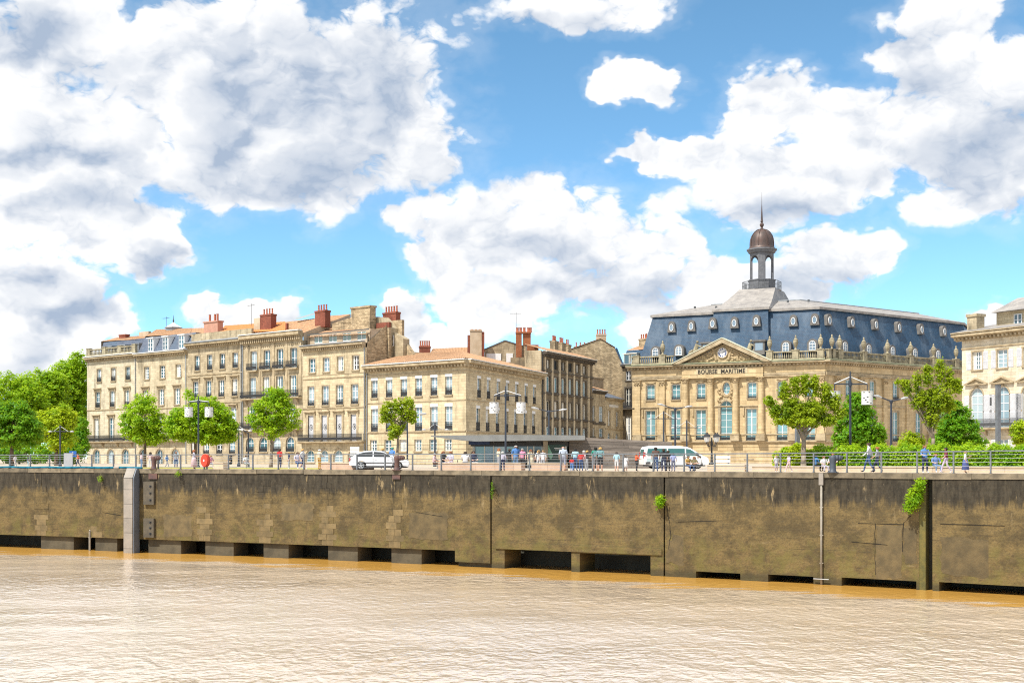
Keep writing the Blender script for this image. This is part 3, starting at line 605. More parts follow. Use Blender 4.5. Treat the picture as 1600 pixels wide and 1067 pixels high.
class Bld(Frame):
    def __init__(s, name, label, pL, pR, wall, trim=None, cat='building', group=None):
        super().__init__(pL, pR); s.root = thing(name, label, cat, s.loc(), s.rot, group); s.ops = []; s.wins = []; s.wall = wall; s.trim = trim or TRIM
    def part(s, name, mb, mats, **kw): return obj(name, mb, mats, s.root, **kw)
    def row(s, xs, yt, yb, w, rows=3, **kw):
        """a row of windows: photo columns of the bays, rows (first, last) of heads and feet"""
        zt = (s.z(xs[0], yt[0])+s.z(xs[-1], yt[1]))/2; zb = (s.z(xs[0], yb[0])+s.z(xs[-1], yb[1]))/2
        for i, x in enumerate(xs):
            uc = s.u(x); s.ops.append((uc-w/2, uc+w/2, zb, zt, kw.get('arch', 0))); s.wins.append((uc-w/2, zb, w, zt-zb, rows, dict(kw, i=i)))
        return zb, zt
    def finish_wall(s, z1, D, z0=-.3, dep=.28, back=True, left=True, right=True, hd=None):
        mb = MB(); holed_wall(mb, 0, s.L, z0, z1, s.ops, dep)
        if left: mb.quad((0,0,z0), (0,D,z0), (0,D,z1), (0,0,z1))
        if right: mb.quad((s.L,0,z0), (s.L,D,z0), (s.L,D,z1), (s.L,0,z1))
        if back: mb.quad((0,D,z0), (s.L,D,z0), (s.L,D,z1), (0,D,z1))
        s.part('wall', mb, s.wall); s.dep = dep
        for wd in s.wins: s.window(*wd)
    def window(s, u0, z0, w, h, rows, o):
        w = round(w, 2); h = round(h, 2); a = o.get('arch', 0); y = s.dep-.06
        fm = o.get('frame', WHITE); wn = obj('window', shared(('window', w, h, rows, a, fm.name), lambda: win_frame(w, h, rows, a), fm), None, s.root, (u0, y, z0))
        gl = o.get('glass') or random.choices((GLASS, GLASS_C, GLASS_D), (5, 3, 1))[0]
        obj('pane', shared(('pane', w, h, a, gl.name), lambda: win_pane(w, h, a), gl), None, wn, (0, .035, 0))
        if gl in (GLASS, GLASS_D) and not a and random.random() < .55:
            k_ = random.choice((.22, .34)); obj('curtain', shared(('curtain', w, h, k_), lambda: MB().box(.05, w*k_, .02, .03, .05, h-.05).box(w*(1-k_), w-.05, .02, .03, .05, h-.05), CREAMP), None, wn)
        st = o.get('trim', s.trim)
        if o.get('sill', True):
            obj('sill', shared(('sill', w, st.name), lambda: MB().box(-.14, w+.14, -.14, .2, -.16, 0), st), None, wn, (0, -y, -.002))
        if o.get('surround'):
            k = o['surround']
            def fn():
                mb = MB(); t = k
                mb.box(-t, 0, -.05, .02, 0, h-a); mb.box(w, w+t, -.05, .02, 0, h-a)
                if a:
                    n = 10; r = w/2
                    for q in range(n):
                        p0, p1 = PI*q/n, PI*(q+1)/n; hh = h-a
                        mb.prism([(r-r*math.cos(p0), hh+a*math.sin(p0)), (r-(r+t)*math.cos(p0), hh+(a+t)*math.sin(p0)), (r-(r+t)*math.cos(p1), hh+(a+t)*math.sin(p1)), (r-r*math.cos(p1), hh+a*math.sin(p1))], -.05, .02)
                    mb.prism([(r-.12,h-.02),(r-.18,h+t+.1),(r+.18,h+t+.1),(r+.12,h-.02)], -.10, .02)
                else: mb.box(-t, w+t, -.05, .02, h, h+t)
                return mb
            obj('surround', shared(('surround', w, h, a, k, st.name), fn, st), None, wn, (0, -y, 0))
        if o.get('hood'):
            zz = h+.28
            def fn():
                mb = MB(); mb.extx([(0,zz),(-.08,zz),(-.12,zz+.1),(-.30,zz+.16),(-.30,zz+.26),(0,zz+.32)], -.38, w+.38)
                for x in (-.30, w+.10): mb.extx([(0,zz-.5),(-.05,zz-.5),(-.18,zz),(0,zz)], x, x+.2)
                return mb
            obj('hood', shared(('hood', w, h, st.name), fn, st), None, wn, (0, -y, 0))
        if o.get('pediment'):
            zz = h+o['pediment']
            def fn():
                mb = MB(); W_ = w/2+.75; mb.box(w/2-W_, w/2+W_, -.32, .02, zz, zz+.14)
                mb.prism([(w/2-W_, zz+.142), (w/2, zz+.95), (w/2+W_, zz+.142), (w/2+W_-.35, zz+.142), (w/2, zz+.72), (w/2-W_+.35, zz+.142)], -.30, .02)
                mb.prism([(w/2-W_+.35, zz+.142), (w/2, zz+.72), (w/2+W_-.35, zz+.142)], -.06, .02); return mb
            obj('pediment', shared(('pediment', w, h, st.name), fn, st), None, wn, (0, -y, 0))
        if o.get('rail'):
            rh = o['rail']; obj('railing', shared(('railing', w, rh), lambda: iron_rail(w, rh), IRON), None, wn, (0, -y+.09, .02))
        if o.get('balc'):
            bw = o['balc']; 
            obj('balcony_slab', shared(('slab', w, bw, st.name), lambda: MB().box(w/2-bw/2, w/2+bw/2, -.55, 0, -.22, -.04), st), None, wn, (0, -y, 0))
            obj('railing', shared(('balcrail', bw), lambda: iron_rail(bw, 1.0, .5, side=True), IRON), None, wn, (w/2-bw/2, -y, -.04))
        if o.get('blind'):
            bh = o['blind']; obj('roller_blind', shared(('blind', w, h, bh), lambda: MB().box(-.03, w+.03, -.12, .0, h-bh, h+.05), WHITE), None, wn, (0, -y+.10, 0))
        if o.get('shutters'):
            sw = o['shutters']
            for x in (-sw-.03, w+.03): obj('shutter', shared(('shutter', sw, h), lambda: shutter_mesh(sw, h), SHUT), None, wn, (x, -y-.012, 0))
        if o.get('closed'):
            for x in (0.01, w/2+.005): obj('shutter', shared(('cshutter', w, h), lambda: shutter_mesh(w/2-.015, h-.02), SHUT), None, wn, (x, -.03, .01))
            c = MB(); n = 14; c.poly([(w/2+.24*math.cos(2*PI*k/n), -.004, h*.55+.24*math.sin(2*PI*k/n)) for k in range(n)], 0)
            c2 = MB()
            for k in range(n):
                p0, p1 = 2*PI*k/n, 2*PI*(k+1)/n; c2.prism([(w/2+.26*math.cos(p0), h*.55+.34*math.sin(p0)), (w/2+.31*math.cos(p0), h*.55+.40*math.sin(p0)), (w/2+.31*math.cos(p1), h*.55+.40*math.sin(p1)), (w/2+.26*math.cos(p1), h*.55+.34*math.sin(p1))], -.10, -.085)
            c2.box(w/2-.07, w/2+.07, -.10, -.085, h*.55-.17, h*.55+.17); obj('oval_grille', c2, IRON, wn)
        return wn
    def band(s, z, h=.2, out=.10, x0=None, x1=None, name='string_course', mat=None):
        x0 = 0 if x0 is None else x0; x1 = s.L if x1 is None else x1
        return s.part(name, MB().extx([(0,z),(-out*.5,z),(-out,z+h*.5),(-out,z+h),(0,z+h+.02)], x0, x1), mat or s.trim)
    def cornice(s, z, h=.7, out=.6, dent=True, mat=None, gutter=True, x0=-.02, x1=None, dsize=.22, gm=None):
        x1 = s.L+.02 if x1 is None else x1; m = mat or s.trim
        c = s.part('cornice', MB().extx([(0,z),(-.08,z),(-.10,z+h*.35),(-out*.55,z+h*.5),(-out,z+h*.62),(-out,z+h*.9),(-out*.9,z+h),(0,z+h)], x0, x1), m)
        if dent:
            mb = MB(); n = int((x1-x0)/(dsize*2))
            for k in range(n): x = x0+(x1-x0)*(k+.25)/n; mb.box(x, x+dsize, -out*.62, -.09, z+h*.12, z+h*.46)
            tag(obj('dentils', mb, m, c), kind='stuff')
        if gutter: s.part('gutter', MB().box(x0, x1, -out-.10, -out*.2, z+h+.004, z+h+.13), gm or LEADW)
    def pipe(s, px, z0, z1, mat=None):
        u = s.u(px); s.part('downpipe', MB().tube((u,-.10,z0), (u,-.10,z1), .07, n=6), mat or ZINC)
    def balcony(s, x0, x1, z, out=.7, h=1.0, mat=None, brackets=()):
        b = s.part('balcony', MB().extx([(0,z-.28),(-out*.7,z-.24),(-out,z-.14),(-out,z-.002),(0,z-.002)], x0, x1), s.trim)
        obj('railing', iron_rail(x1-x0-.1, h, out-.06, side=True), mat or IRON, b, (x0+.05, 0, z))
        for u in brackets: obj('bracket', MB().extx([(0,z-.95),(-.12,z-.9),(-.5,z-.35),(-.5,z-.285),(0,z-.285)], u-.12, u+.12), s.trim, b)
def chimney(b, name, u, y, w, dp, z0, z1, mat, pots=4, cap=True, prow=1):
    c = b.part(name, MB().box(u, u+w, y, y+dp, z0, z1-.25).box(u-.06, u+w+.06, y-.06, y+dp+.06, z1-.25, z1), mat)
    for k in range(pots):
        x = u+w*(k+.5)/pots; obj('chimney_pot', MB().lathe([(.15,z1+.002),(.17,z1+.08),(.12,z1+.2),(.11,z1+.75),(.14,z1+.78),(.14,z1+.86)], 8, (x, y+dp/2)), POT, c)
    return c
def pbox(b, name, x0, x1, y0, y1, inn, dep, mat, parent=None, cap=None):
    u0, u1, z0, z1 = b.uo(x0, inn), b.uo(x1, inn), b.zo(x0, y1, inn), b.zo(x0, y0, inn); o = obj(name, MB().box(u0, u1, inn, inn+dep, z0, z1), mat, parent or b.root)
    if cap: obj('cap', MB().box(u0-.12, u1+.12, inn-.12, inn+dep+.12, z1+.002, z1+cap), mat, o if parent is None else parent)
    return o
def proof(b, pts, n, mat, name='tile_roof'):          # roof sheet by its eave left, eave right, ridge right, ridge left
    P = [b.pt(*p) for p in pts]; m_ = MB().corr(*P, n); lo = lambda p: (p[0], p[1], p[2]-2.5)
    for i, j in ((1,2),(2,3),(3,0)): m_.quad(P[i], P[j], lo(P[j]), lo(P[i]), 1)     # closing walls under verges and ridge
    return b.part(name, m_, [mat, RENDERW])
def pchim(b, x0, x1, y0, y1, inn, dep, mat, pots=4):
    u0, u1 = b.uo(x0, inn), b.uo(x1, inn); return chimney(b, 'chimney', u0, inn, u1-u0, dep, b.zo(x0, y1, inn), b.zo(x0, y0, inn), mat, pots)
def antenna(b, u, y, z0, h):
    mb = MB(); mb.tube((u,y,z0), (u,y,z0+h), .03, n=5); mb.tube((u-.9,y,z0+h-.25), (u+.7,y,z0+h-.25), .02, n=4)
    for k in range(6): x = u-.9+.3*k; mb.tube((x,y-.3,z0+h-.25), (x,y+.3,z0+h-.25), .014, n=4)
    b.part('antenna', mb, IRON_G)

PA = Vector((-71.0, 215.0)); PB = Vector((-19.5, 171.5)); ROW = Frame(PA, PB)
def rowpt(px): u = ROW.u(px); return ROW.w(u)
GRP = 'old limestone buildings of the quay front'
# --- 1: corner house, three bays, balustrade
b = Bld('limestone_house', 'leftmost limestone house beside the tall trees, roof balustrade and long balcony', rowpt(136), rowpt(213.3), LS_PALE, group=GRP)
b.row([155.2,177.4,199.9], (575.6,574), (595.9,594.5), 1.35, rail=.8, surround=.18)
b.row([152.8,175.6,198.5], (611,610), (636,635.4), 1.4, rail=.8, surround=.2, hood=1)
zb, zt = b.row([150.8,174,197], (653,652), (690,689), 1.4, rows=4, surround=.2, hood=1, sill=False)
b.row([150.8,173,196], (701.7,701.5), (727,727), 1.9, arch=.9, rows=3, surround=.22, sill=False)
ZC = b.z(140,566); b.finish_wall(ZC, 14); b.cornice(ZC, .75, .7); b.balcony(.2, b.L-.3, zb, brackets=[b.u(x) for x in (140,162,185,207)])
b.band(b.z(150,642)); b.band(zb-1.0, .12, .06, name='string_course'); b.pipe(212, 0, ZC)
zb2 = ZC+.9
p = b.part('balustrade', MB().box(.1, b.L-.1, -.15, .25, zb2, zb2+.30).box(.1, b.L-.1, -.12, .22, zb2+1.05, zb2+1.22), TRIM_GREY)
mb = MB(); n = 34
for k in range(n): mb.lathe([(.07,zb2+.30),(.11,zb2+.5),(.06,zb2+.8),(.09,zb2+1.05)], 6, (.4+(b.L-.8)*k/(n-1), .05))
tag(obj('balusters', mb, TRIM_GREY, p), kind='stuff')
for u in (.05, b.L*.33, b.L*.64, b.L-1.15): obj('pedestal', MB().box(u, u+1.0, -.18, .28, zb2+.002, zb2+1.32).box(u-.06, u+1.06, -.24, .34, zb2+1.32, zb2+1.42), TRIM_GREY, p)
zm = b.zo(190, 532, 2.6); r = b.part('slate_mansard', MB().extx([(1.6,ZC+.75),(2.6,zm),(12,zm),(13,ZC+.75)], .9, b.L), SLATE_G)
for u in (b.L*.28, b.L*.55, b.L*.82): obj('dormer', MB().box(u, u+1.3, 1.3, 3, ZC+.8, ZC+2.4).extx([(1.2,ZC+2.4),(3.0,ZC+2.4),(3.0,ZC+2.75),(1.2,ZC+2.6)], u-.1, u+1.4), ZINC, r)
proof(b, [(158,533.5,2.5),(226,530,2.5),(229,524,6),(186,527,6)], 36, TILE)
pchim(b, 186, 196, 523, 531, 4.5, .8, BRICK, 0); pbox(b, 'roof_wall', 217, 232, 519, 530, 5, .5, RENDERW)
# --- 2: slate mansard with three white dormers
b = Bld('limestone_house', 'limestone house with slate mansard, three white dormers and a domed roof lantern', rowpt(213.5), rowpt(293), LS, group=GRP)
b.row([229.3,253.9,278.9], (572,570.5), (591.4,590), 1.4, rows=4, surround=.22)
b.row([227.6,252,276.8], (608.5,607), (633,632), 1.45, rows=4, surround=.22, hood=1)
zb, zt = b.row([226.5,250.5,274.8], (651,650), (688,687), 1.5, rows=4, surround=.2, hood=1, sill=False)
b.row([223,249,274], (701.5,701), (727,727), 1.9, arch=.9, surround=.22, sill=False)
ZC = b.z(216,561); b.finish_wall(ZC, 14); b.cornice(ZC, .75, .7); b.balcony(.4, b.L-.4, zb); b.band(b.z(230,640)); b.pipe(291, 0, ZC)
zm = b.zo(260, 524.2, 1.6); r = b.part('slate_mansard', MB().extx([(.1,ZC+.76),(1.6,zm),(12.5,zm),(14,ZC+.76)], 0.02, b.L-.02), SLATE_G)
for x in (233.6,256.7,282):
    u = b.u(x)-.65; d_ = obj('dormer', MB().box(u-.1, u+1.4, .25, 2.0, ZC+1.0, ZC+3.15).extx([(.05,ZC+3.15),(2.0,ZC+3.15),(2.0,ZC+3.55),(.05,ZC+3.3)], u-.28, u+1.58), WHITE, r)
    obj('dormer_window', win_frame(1.3, 2.0, 3), WHITE, d_, (u, .16, ZC+1.1)); obj('pane', win_pane(1.3, 2.0), GLASS, d_, (u, .22, ZC+1.1))
proof(b, [(227,525.5,1.6),(297,522,1.6),(300,512.5,6),(244,515,6)], 40, TILE)
u = b.uo(271, 6); L_ = b.part('roof_lantern', MB().lathe([(1.25,ZC+4.2),(1.25,ZC+5.3),(1.45,ZC+5.35),(1.45,ZC+5.48)], 8, (u, 6)), ZINC)
obj('lantern_roof', MB().lathe([(1.4,ZC+5.49),(.9,ZC+5.75),(.4,ZC+6.05),(.12,ZC+6.3)], 8, (u, 6)), LEADW, L_); obj('finial', MB().lathe([(.1,ZC+6.3),(.14,ZC+6.6),(.05,ZC+6.9),(.02,ZC+7.5)], 6, (u,6)), IRON_G, L_)
antenna(b, b.uo(260, 5), 5, ZC+4.3, 2.9)
# --- 3: four bays, plain attic wall, orange roof
b = Bld('limestone_house', 'four bay limestone house with blank attic wall and bright orange roof behind', rowpt(293.2), rowpt(379.3), LS_GREY, group=GRP)
b.row([308.3,328,347.5,367.7], (554.7,551.6), (578.5,575.4), 1.3, rail=.8, surround=.14)
b.row([306,326,346,366.8], (595.5,592.5), (621,619), 1.4, rail=.6, hood=1, surround=.14)
zb, zt = b.row([304,324,344.5,364.5], (639,637), (667,665), 1.4, hood=1, rows=4)
b.row([303,322,342.5,362.4], (689,688.5), (709,708), 1.45, rail=.5)
ZC = b.z(293,546); b.finish_wall(ZC, 14); b.cornice(ZC, .8, .75, gm=ZINC); b.band(b.z(300,588)); b.band(b.z(300,632)); b.band(b.z(300,680)); b.pipe(377.5, 0, ZC)
b.part('attic_wall', MB().box(.3, b.L+1.4, .5, .9, ZC+.8, ZC+2.35), LS_GREY); b.part('zinc_apron', MB().extx([(-.6,ZC+.94),(.5,ZC+1.25),(.5,ZC+.94)], 0, b.L), ZINC)
proof(b, [(341,521,1.0),(446,517,1.0),(446,502.5,5),(351,509,5)], 44, TILE_NEW); proof(b, [(294,525,1.0),(343,522,1.0),(343,512,6),(294,513,6)], 20, TILE)
c = pbox(b, 'chimney', 318.5, 340, 505, 526, 1.6, 1.0, PLASTER_PINK, cap=.2)
for x in (328,336,340): z_ = b.zo(330, 505, 1.6)+.2; obj('chimney_pot', MB().lathe([(.2,z_),(.16,z_+.3),(.16,z_+1.1),(.2,z_+1.2)], 8, (b.uo(x, 2.1), 2.1)), POT, c)
antenna(b, b.uo(393, 4), 4, ZC+3, 3.6)
# --- 4: balconies and arched ground floor
b = Bld('limestone_house', 'ornate limestone house with black iron balconies on every floor and arched ground floor windows', rowpt(379.5), rowpt(473), LS_GREY, group=GRP)
z1, _ = b.row([396.6,417.3,437.8,459], (548,544), (578,575), 1.45, rows=2, balc=2.35, sill=False, surround=.16)
z2, _ = b.row([395,416,437,458], (589,587), (622.5,620.5), 1.5, rows=2, sill=False, surround=.22)
z3, _ = b.row([393,414,435,456], (634,632), (671,670), 1.6, rows=2, sill=False, surround=.22)
b.row([390.6,411.4,432.4,453.3], (682.7,682), (706,705.5), 1.85, arch=.92, rows=1, rail=.75, surround=.24)
ZC = b.z(379,540); b.finish_wall(ZC, 15); b.cornice(ZC, 1.35, .85); b.band(ZC-.45, .12, .07, name='frieze_moulding')
b.balcony(b.u(379.6), b.u(472), z2, brackets=[b.u(x) for x in (386,405.5,426,447,466)]); b.balcony(b.u(379.6), b.u(472), z3, brackets=[b.u(x) for x in (384,403,424,445,465)])
b.band(b.z(380,675)); b.pipe(379.8, 0, ZC)
for x in (386,406,427,448,469): b.part('pilaster', MB().box(b.u(x)-.28, b.u(x)+.28, -.09, -.001, z2+.1, ZC), b.trim)
r = proof(b, [(382,524.5,.2),(474,520,.2),(548,491,8),(442,504,6)], 44, TILE)
sk_ = MB().poly([b.pt(462,500,5.0), b.pt(492,491.5,6.5), b.pt(492,488.5,7.0), b.pt(462,497,5.5)]); obj('skylight', sk_, glass_mat('skylight_glass', (.2,.26,.27), (.25,.3,.3)), r)
pchim(b, 406.5, 423.5, 492, 522, 2.0, 1.0, BRICK, 4); pbox(b, 'chimney', 396.5, 406, 497.5, 522, 2.0, 1.0, RENDERW); pbox(b, 'small_flue', 446, 448.5, 505, 519, 2.0, .3, BRICK)
# --- 5: white shuttered first floor, glazed attic
b = Bld('limestone_house', 'limestone house with closed white first floor shutters and four attic windows', rowpt(473.2), rowpt(571), LS_CLEAN, group=GRP)
b.row([488,510,532,555.7], (559.6,556), (581.5,578.5), 1.35, rows=3, surround=.14)
b.row([486.2,508.5,530.8,554.2], (603,601), (633.5,631.5), 1.4, rows=3, rail=.65, surround=.16)
z3, _ = b.row([485,507,529.5,552.5], (648.5,647.5), (690,689), 1.55, rows=3, closed=1, sill=False, surround=.14, hood=1)
b.row([484.5,506.2,528.3,551.5], (703,702.5), (722,721.5), 1.9, arch=.9, surround=.24, rows=2)
ZC = b.z(473,551); b.finish_wall(ZC, 16); b.cornice(ZC, .8, .65, gm=ZINC); b.balcony(-.3, b.L+.1, z3, out=.8); b.band(b.z(480,640)); b.band(b.z(480,594)); b.band(b.z(480,588), .1, .05)
for x in (480.5,491.5,501.5,512.5,524,535.5,547,558.5): b.part('pilaster', MB().box(b.u(x)-.16, b.u(x)+.16, -.07, -.001, z3+.1, b.z(480,641)), b.trim)
b.pipe(570, 0, ZC)
at0, at1 = ZC+.95, ZC+2.55; mb = MB(); ops = []
for x in (490.5,513,535,558): u = b.u(x); ops.append((u-.85, u+.85, at0+.25, at1-.18))
holed_wall(mb, .6, b.L, at0-.2, at1, ops, .15, y=.8); at_ = b.part('attic_wall', mb, RENDERW)
for o in ops:
    w_ = b.part('attic_window', win_frame(round(o[1]-o[0], 2), round(o[3]-o[2], 2), 1), WHITE, loc=(o[0], .86, o[2])); obj('pane', win_pane(o[1]-o[0], o[3]-o[2]), glass_mat('attic_glass', (.25,.36,.32), (.3,.42,.4)), w_, (0,.04,0))
b.part('attic_block', MB().box(.65, b.L-.05, .97, 3.3, at0, at1+.1), RENDERW); proof(b, [(481,527,.45),(574,522,.45),(573,513.5,3.4),(508,517,3.4)], 40, TILE); b.part('eaves_board', MB().box(.4, b.L+.2, .40, .46, at1-.12, at1+.03), IRON_G)
proof(b, [(476,519,3.6),(520,515,3.6),(548,491,9),(500,495,9)], 30, TILE)
pchim(b, 492, 508, 486, 512, 3.0, 1.0, BRICK, 4)
gw = pbox(b, 'gable_wall', 519, 549, 506, 518, 3.5, .5, RUBBLE); obj('gable_top', MB().prism([(b.uo(519,3.5), b.zo(519,506,3.5)), (b.uo(549,3.5), b.zo(549,506,3.5)), (b.uo(549,3.5), b.zo(549,496,3.5))], 3.5, 4.0), RUBBLE, gw)
pbox(b, 'chimney_stack', 548.5, 578, 483, 520, 3.1, 1.1, RUBBLE, cap=.25)
zlow = 8.0
sw = b.part('side_wall', MB().add([(b.L+.04,.3,zlow),(b.L+.04,5,zlow),(b.L+.04,5,at1+1.2),(b.L+.04,4.2,at1+1.0),(b.L+.04,.3,ZC+.7)], [(0,1,2,3,4)]), RUBBLE)
rb = b.part('rear_block', MB().prism([(b.uo(578,4.4),zlow),(b.uo(609,4.4),zlow),(b.uo(609,4.4),b.zo(609,512,4.4)),(b.uo(593,4.4),b.zo(593,495,4.4)),(b.uo(578,4.4),b.zo(578,495,4.4))], 4.4, 6.2), LS_GREY)
pbox(b, 'brick_flashing', 588, 608, 505, 513, 4.0, .36, BRICK, rb); pbox(b, 'rendered_stack', 588, 608, 513.2, 560, 3.98, .4, RUBBLE, rb)
rw = b.part('rear_wall', MB().prism([(b.uo(608,5.0),zlow),(b.uo(630,5.0),zlow),(b.uo(630,5.0),b.zo(630,529,5)),(b.uo(608,5.0),b.zo(608,516,5))], 5.0, 6.2), LS_GREY)
wz = b.zo(611,541,4.9); obj('rear_window', win_frame(.75, 1.5, 2), WHITE, rw, (b.uo(609,4.9), 4.9, wz)); obj('pane', win_pane(.75, 1.5), GLASS_D, rw, (b.uo(609,4.9), 4.94, wz))
pchim(b, 598, 618.5, 489, 515, 6.5, .9, BRICK, 5); pbox(b, 'stone_flue', 613, 628, 501, 530, 6.0, .45, RUBBLE)
b.part('low_gable', MB().prism([(b.uo(630,5.6),zlow),(b.uo(645,5.6),zlow),(b.uo(645,5.6),b.zo(645,553,5.6)),(b.uo(630,5.6),b.zo(630,530,5.6))], 5.6, 6.2), RUBBLE)

# --- 6: low corner house, two fronts
CN = Vector((-5.76, 160.0)); PE = Vector((4.29, 186.6))
b = Bld('corner_house', 'three storey sand coloured corner house with low tiled hip roof and white blinds', PB, CN, LS_CLEAN, group=GRP)
xs = [585,608,631,654,678,701]
b.row(xs, (592,583.5), (621.5,617), 1.2, rows=2, rail=.95, blind=.3, glass=GLASS_C); b.row(xs, (635,630), (674.5,672), 1.3, rows=3, rail=1.1, blind=.35, glass=GLASS_C); b.row([583.5,606,629.5,653,676.5,700], (687.5,685.5), (705,704), 1.3, rows=3, glass=GLASS)
ZC = b.z(575,583); D = 14
b.finish_wall(ZC, 9, right=False, back=False); 
br = Bld('corner_house', 'x', CN, PE, LS_CLEAN)     # the side street front, a part of the same house
xr = [748.5,763.4,778.8,793,807.4,822,835]
br.row(xr, (587,602), (620,632), 1.25, rows=2, rail=.95, blind=.3, glass=GLASS_C); br.row([747,762,777.4,791.7,806,820.6,833.8], (632,644.5), (674,676.5), 1.3, rows=3, rail=1.1, blind=.35, glass=GLASS)
br.row([747,762,777.4,791.7,806,820.6,833.8], (688,688), (704,704), 1.3, rows=3)
br.finish_wall(ZC, 9, left=False, back=False)
for q in (b, br):
    q.band(q.z(q is b and 590 or 760, q is b and 677 or 677), .2, .12, mat=TRIM); q.band(ZC-4.15, .14, .07, mat=TRIM)
    q.cornice(ZC, .9, .9, dent=True, dsize=.28, x0=-.02 if q is b else -.55, x1=q.L+(.55 if q is b else .02)); q.part('architrave', MB().box(0, q.L, -.06, -.002, ZC-.5, ZC-.3), TRIM)
    for k in range(5): q.part('rusticated_course', MB().box(0, q.L, -.05, -.003, .15+k*.6, .66+k*.6) if False else MB().box(0, q.L, -.035, -.002, .12+k*.62, .15+k*.62), TRIM_GREY)
b.pipe(574, 0, ZC)
# hip roof over both wings
W_ = lambda f_, u, i: f_.w(u, i)
e0 = W_(b, -.1, -.8); e1 = CN+(CN-(PB+PE)/2).normalized()*1.1; e2 = W_(br, br.L+.1, -.8)
def wp(f_, px, py, inn): v = f_.w(f_.uo(px, inn), inn); return Vector((v.x, v.y, f_.zo(px, py, inn)))
r0 = wp(b, 640, 552.5, 7.0); r1 = wp(b, 722, 549.5, 7.5); r2 = wp(br, 836, 577, 3.0)
rl = lambda v, z: (v.x, v.y, z); inv = b.root.matrix_basis
zr = ZC+1.06; ZR = ZC+2.05
mb = MB(); mb.corr(rl(e0,zr), rl(e1,zr), tuple(r1), tuple(r0), 56); mb.corr(rl(e1,zr), rl(e2,zr), tuple(r2), tuple(r1), 84); mb.poly([rl(e0,zr), tuple(r0), rl(W_(b, .1, 12), zr)])
bpy.context.view_layer.update()
def world_part(bl, name, mb, mats): 
    mi = Matrix.Translation(Vector(bl.loc())) @ Matrix.Rotation(bl.rot, 4, 'Z'); mi.invert(); mb.v = [tuple(mi @ Vector(v)) for v in mb.v]; return obj(name, mb, mats, bl.root)
rf = world_part(b, 'tile_roof', mb, TILE)
mb = MB(); mb.poly([tuple(r0-Vector((0,0,.02))), tuple(r1-Vector((0,0,.02))), tuple(r2-Vector((0,0,.02))), rl(W_(br, br.L-.1, 12),zr), rl(W_(b, .1, 12),zr)]); world_part(b, 'rear_roof', mb, TILE)
obj('roof_hatch', MB().box(b.uo(627,4), b.uo(637,4), 4.0, 5.2, ZC+1.3, ZC+1.75), ZINC, rf)
# street front parts move with the same house
bpy.context.view_layer.update()
for ch in list(br.root.children):
    mw = Matrix.Translation(Vector(br.loc())) @ Matrix.Rotation(br.rot, 4, 'Z') @ ch.matrix_basis
    inv_b = (Matrix.Translation(Vector(b.loc())) @ Matrix.Rotation(b.rot, 4, 'Z')).inverted(); ch.parent = b.root; ch.matrix_basis = inv_b @ mw
bpy.data.objects.remove(br.root)
# things rising behind the corner house
bk = Bld('rear_house', 'plain rendered house behind the corner roof with tall beige and brick chimneys', at(722,193)[:2], at(846,193)[:2], LS_GREY)
z_ = lambda py: zat(py, 193); u_ = lambda px: bk.u(px)
bk.finish_wall(z_(560), 6)
bk.part('gable', MB().prism([(u_(757),z_(560)),(u_(806),z_(560)),(u_(806),z_(538)),(u_(789),z_(533)),(u_(757),z_(547))], -.02, 4), LS_GREY); bk.part('gable_coping', MB().prism([(u_(756),z_(547)),(u_(789),z_(533)),(u_(806),z_(538)),(u_(806),z_(536.5)),(u_(789),z_(531.3)),(u_(756),z_(545.5))], -.1, 4.1), IRON_G)
bk.part('white_panel', MB().box(u_(760), u_(783), -.10, -.03, z_(563), z_(552.5)), WHITE); bk.part('white_panel', MB().box(u_(791), u_(801.5), -.10, -.03, z_(566), z_(552)), WHITE)
c = bk.part('chimney', MB().box(u_(735), u_(753), -1.6, -.4, z_(562), z_(519)).box(u_(734.3), u_(753.7), -1.7, -.3, z_(519)+.002, z_(517)), RENDERW)
obj('brick_flank', MB().box(u_(731), u_(735)-.01, -1.5, -.5, z_(560), z_(525)), BRICK, c); obj('brick_flank', MB().box(u_(753)+.01, u_(757), -1.5, -.5, z_(560), z_(520)), BRICK, c)
for x in (738,744,750): obj('chimney_pot', MB().lathe([(.2,z_(517)),(.2,z_(515.5))], 8, (u_(x), -1.0)), POT, c)
c = bk.part('chimney', MB().box(u_(806), u_(815), -2.4, -1.4, z_(572), z_(523)).box(u_(817), u_(829), -2.2, -1.2, z_(541), z_(523)).box(u_(805.5), u_(829.6), -2.5, -1.1, z_(523)+.002, z_(521)), BRICK_O)
obj('rubble_infill', MB().box(u_(815)+.01, u_(823)-.01, -2.1, -1.2, z_(574), z_(541)-.01), RUBBLE, c)
for x in (808.5,813.3,819,825.5,828.6): obj('chimney_pot', MB().lathe([(.26,z_(521)),(.19,z_(519)),(.19,z_(514.8)),(.25,z_(514))], 8, (u_(x), -1.8)), POT, c)
bk.part('brick_wall', MB().box(u_(823), u_(841), -2.6, -2.0, z_(588), z_(541)), BRICK_O)
antenna(bk, u_(806.5), -1.6, z_(521), 3.0)
proof(bk, [(672,552,-1.0),(731,552,-1.0),(731,542.5,2.5),(676,545,2.5)], 24, TILE); bk.part('low_wall', MB().box(u_(672), u_(731), -.9, -.7, z_(565), z_(551)), RENDERW)
pchim(bk, 655, 672, 541, 562, .5, .9, BRICK, 5)

PILPALE = simple('pale_pilaster', (.60,.50,.34), (.44,.36,.24), 1.2, .85, bump=.3)
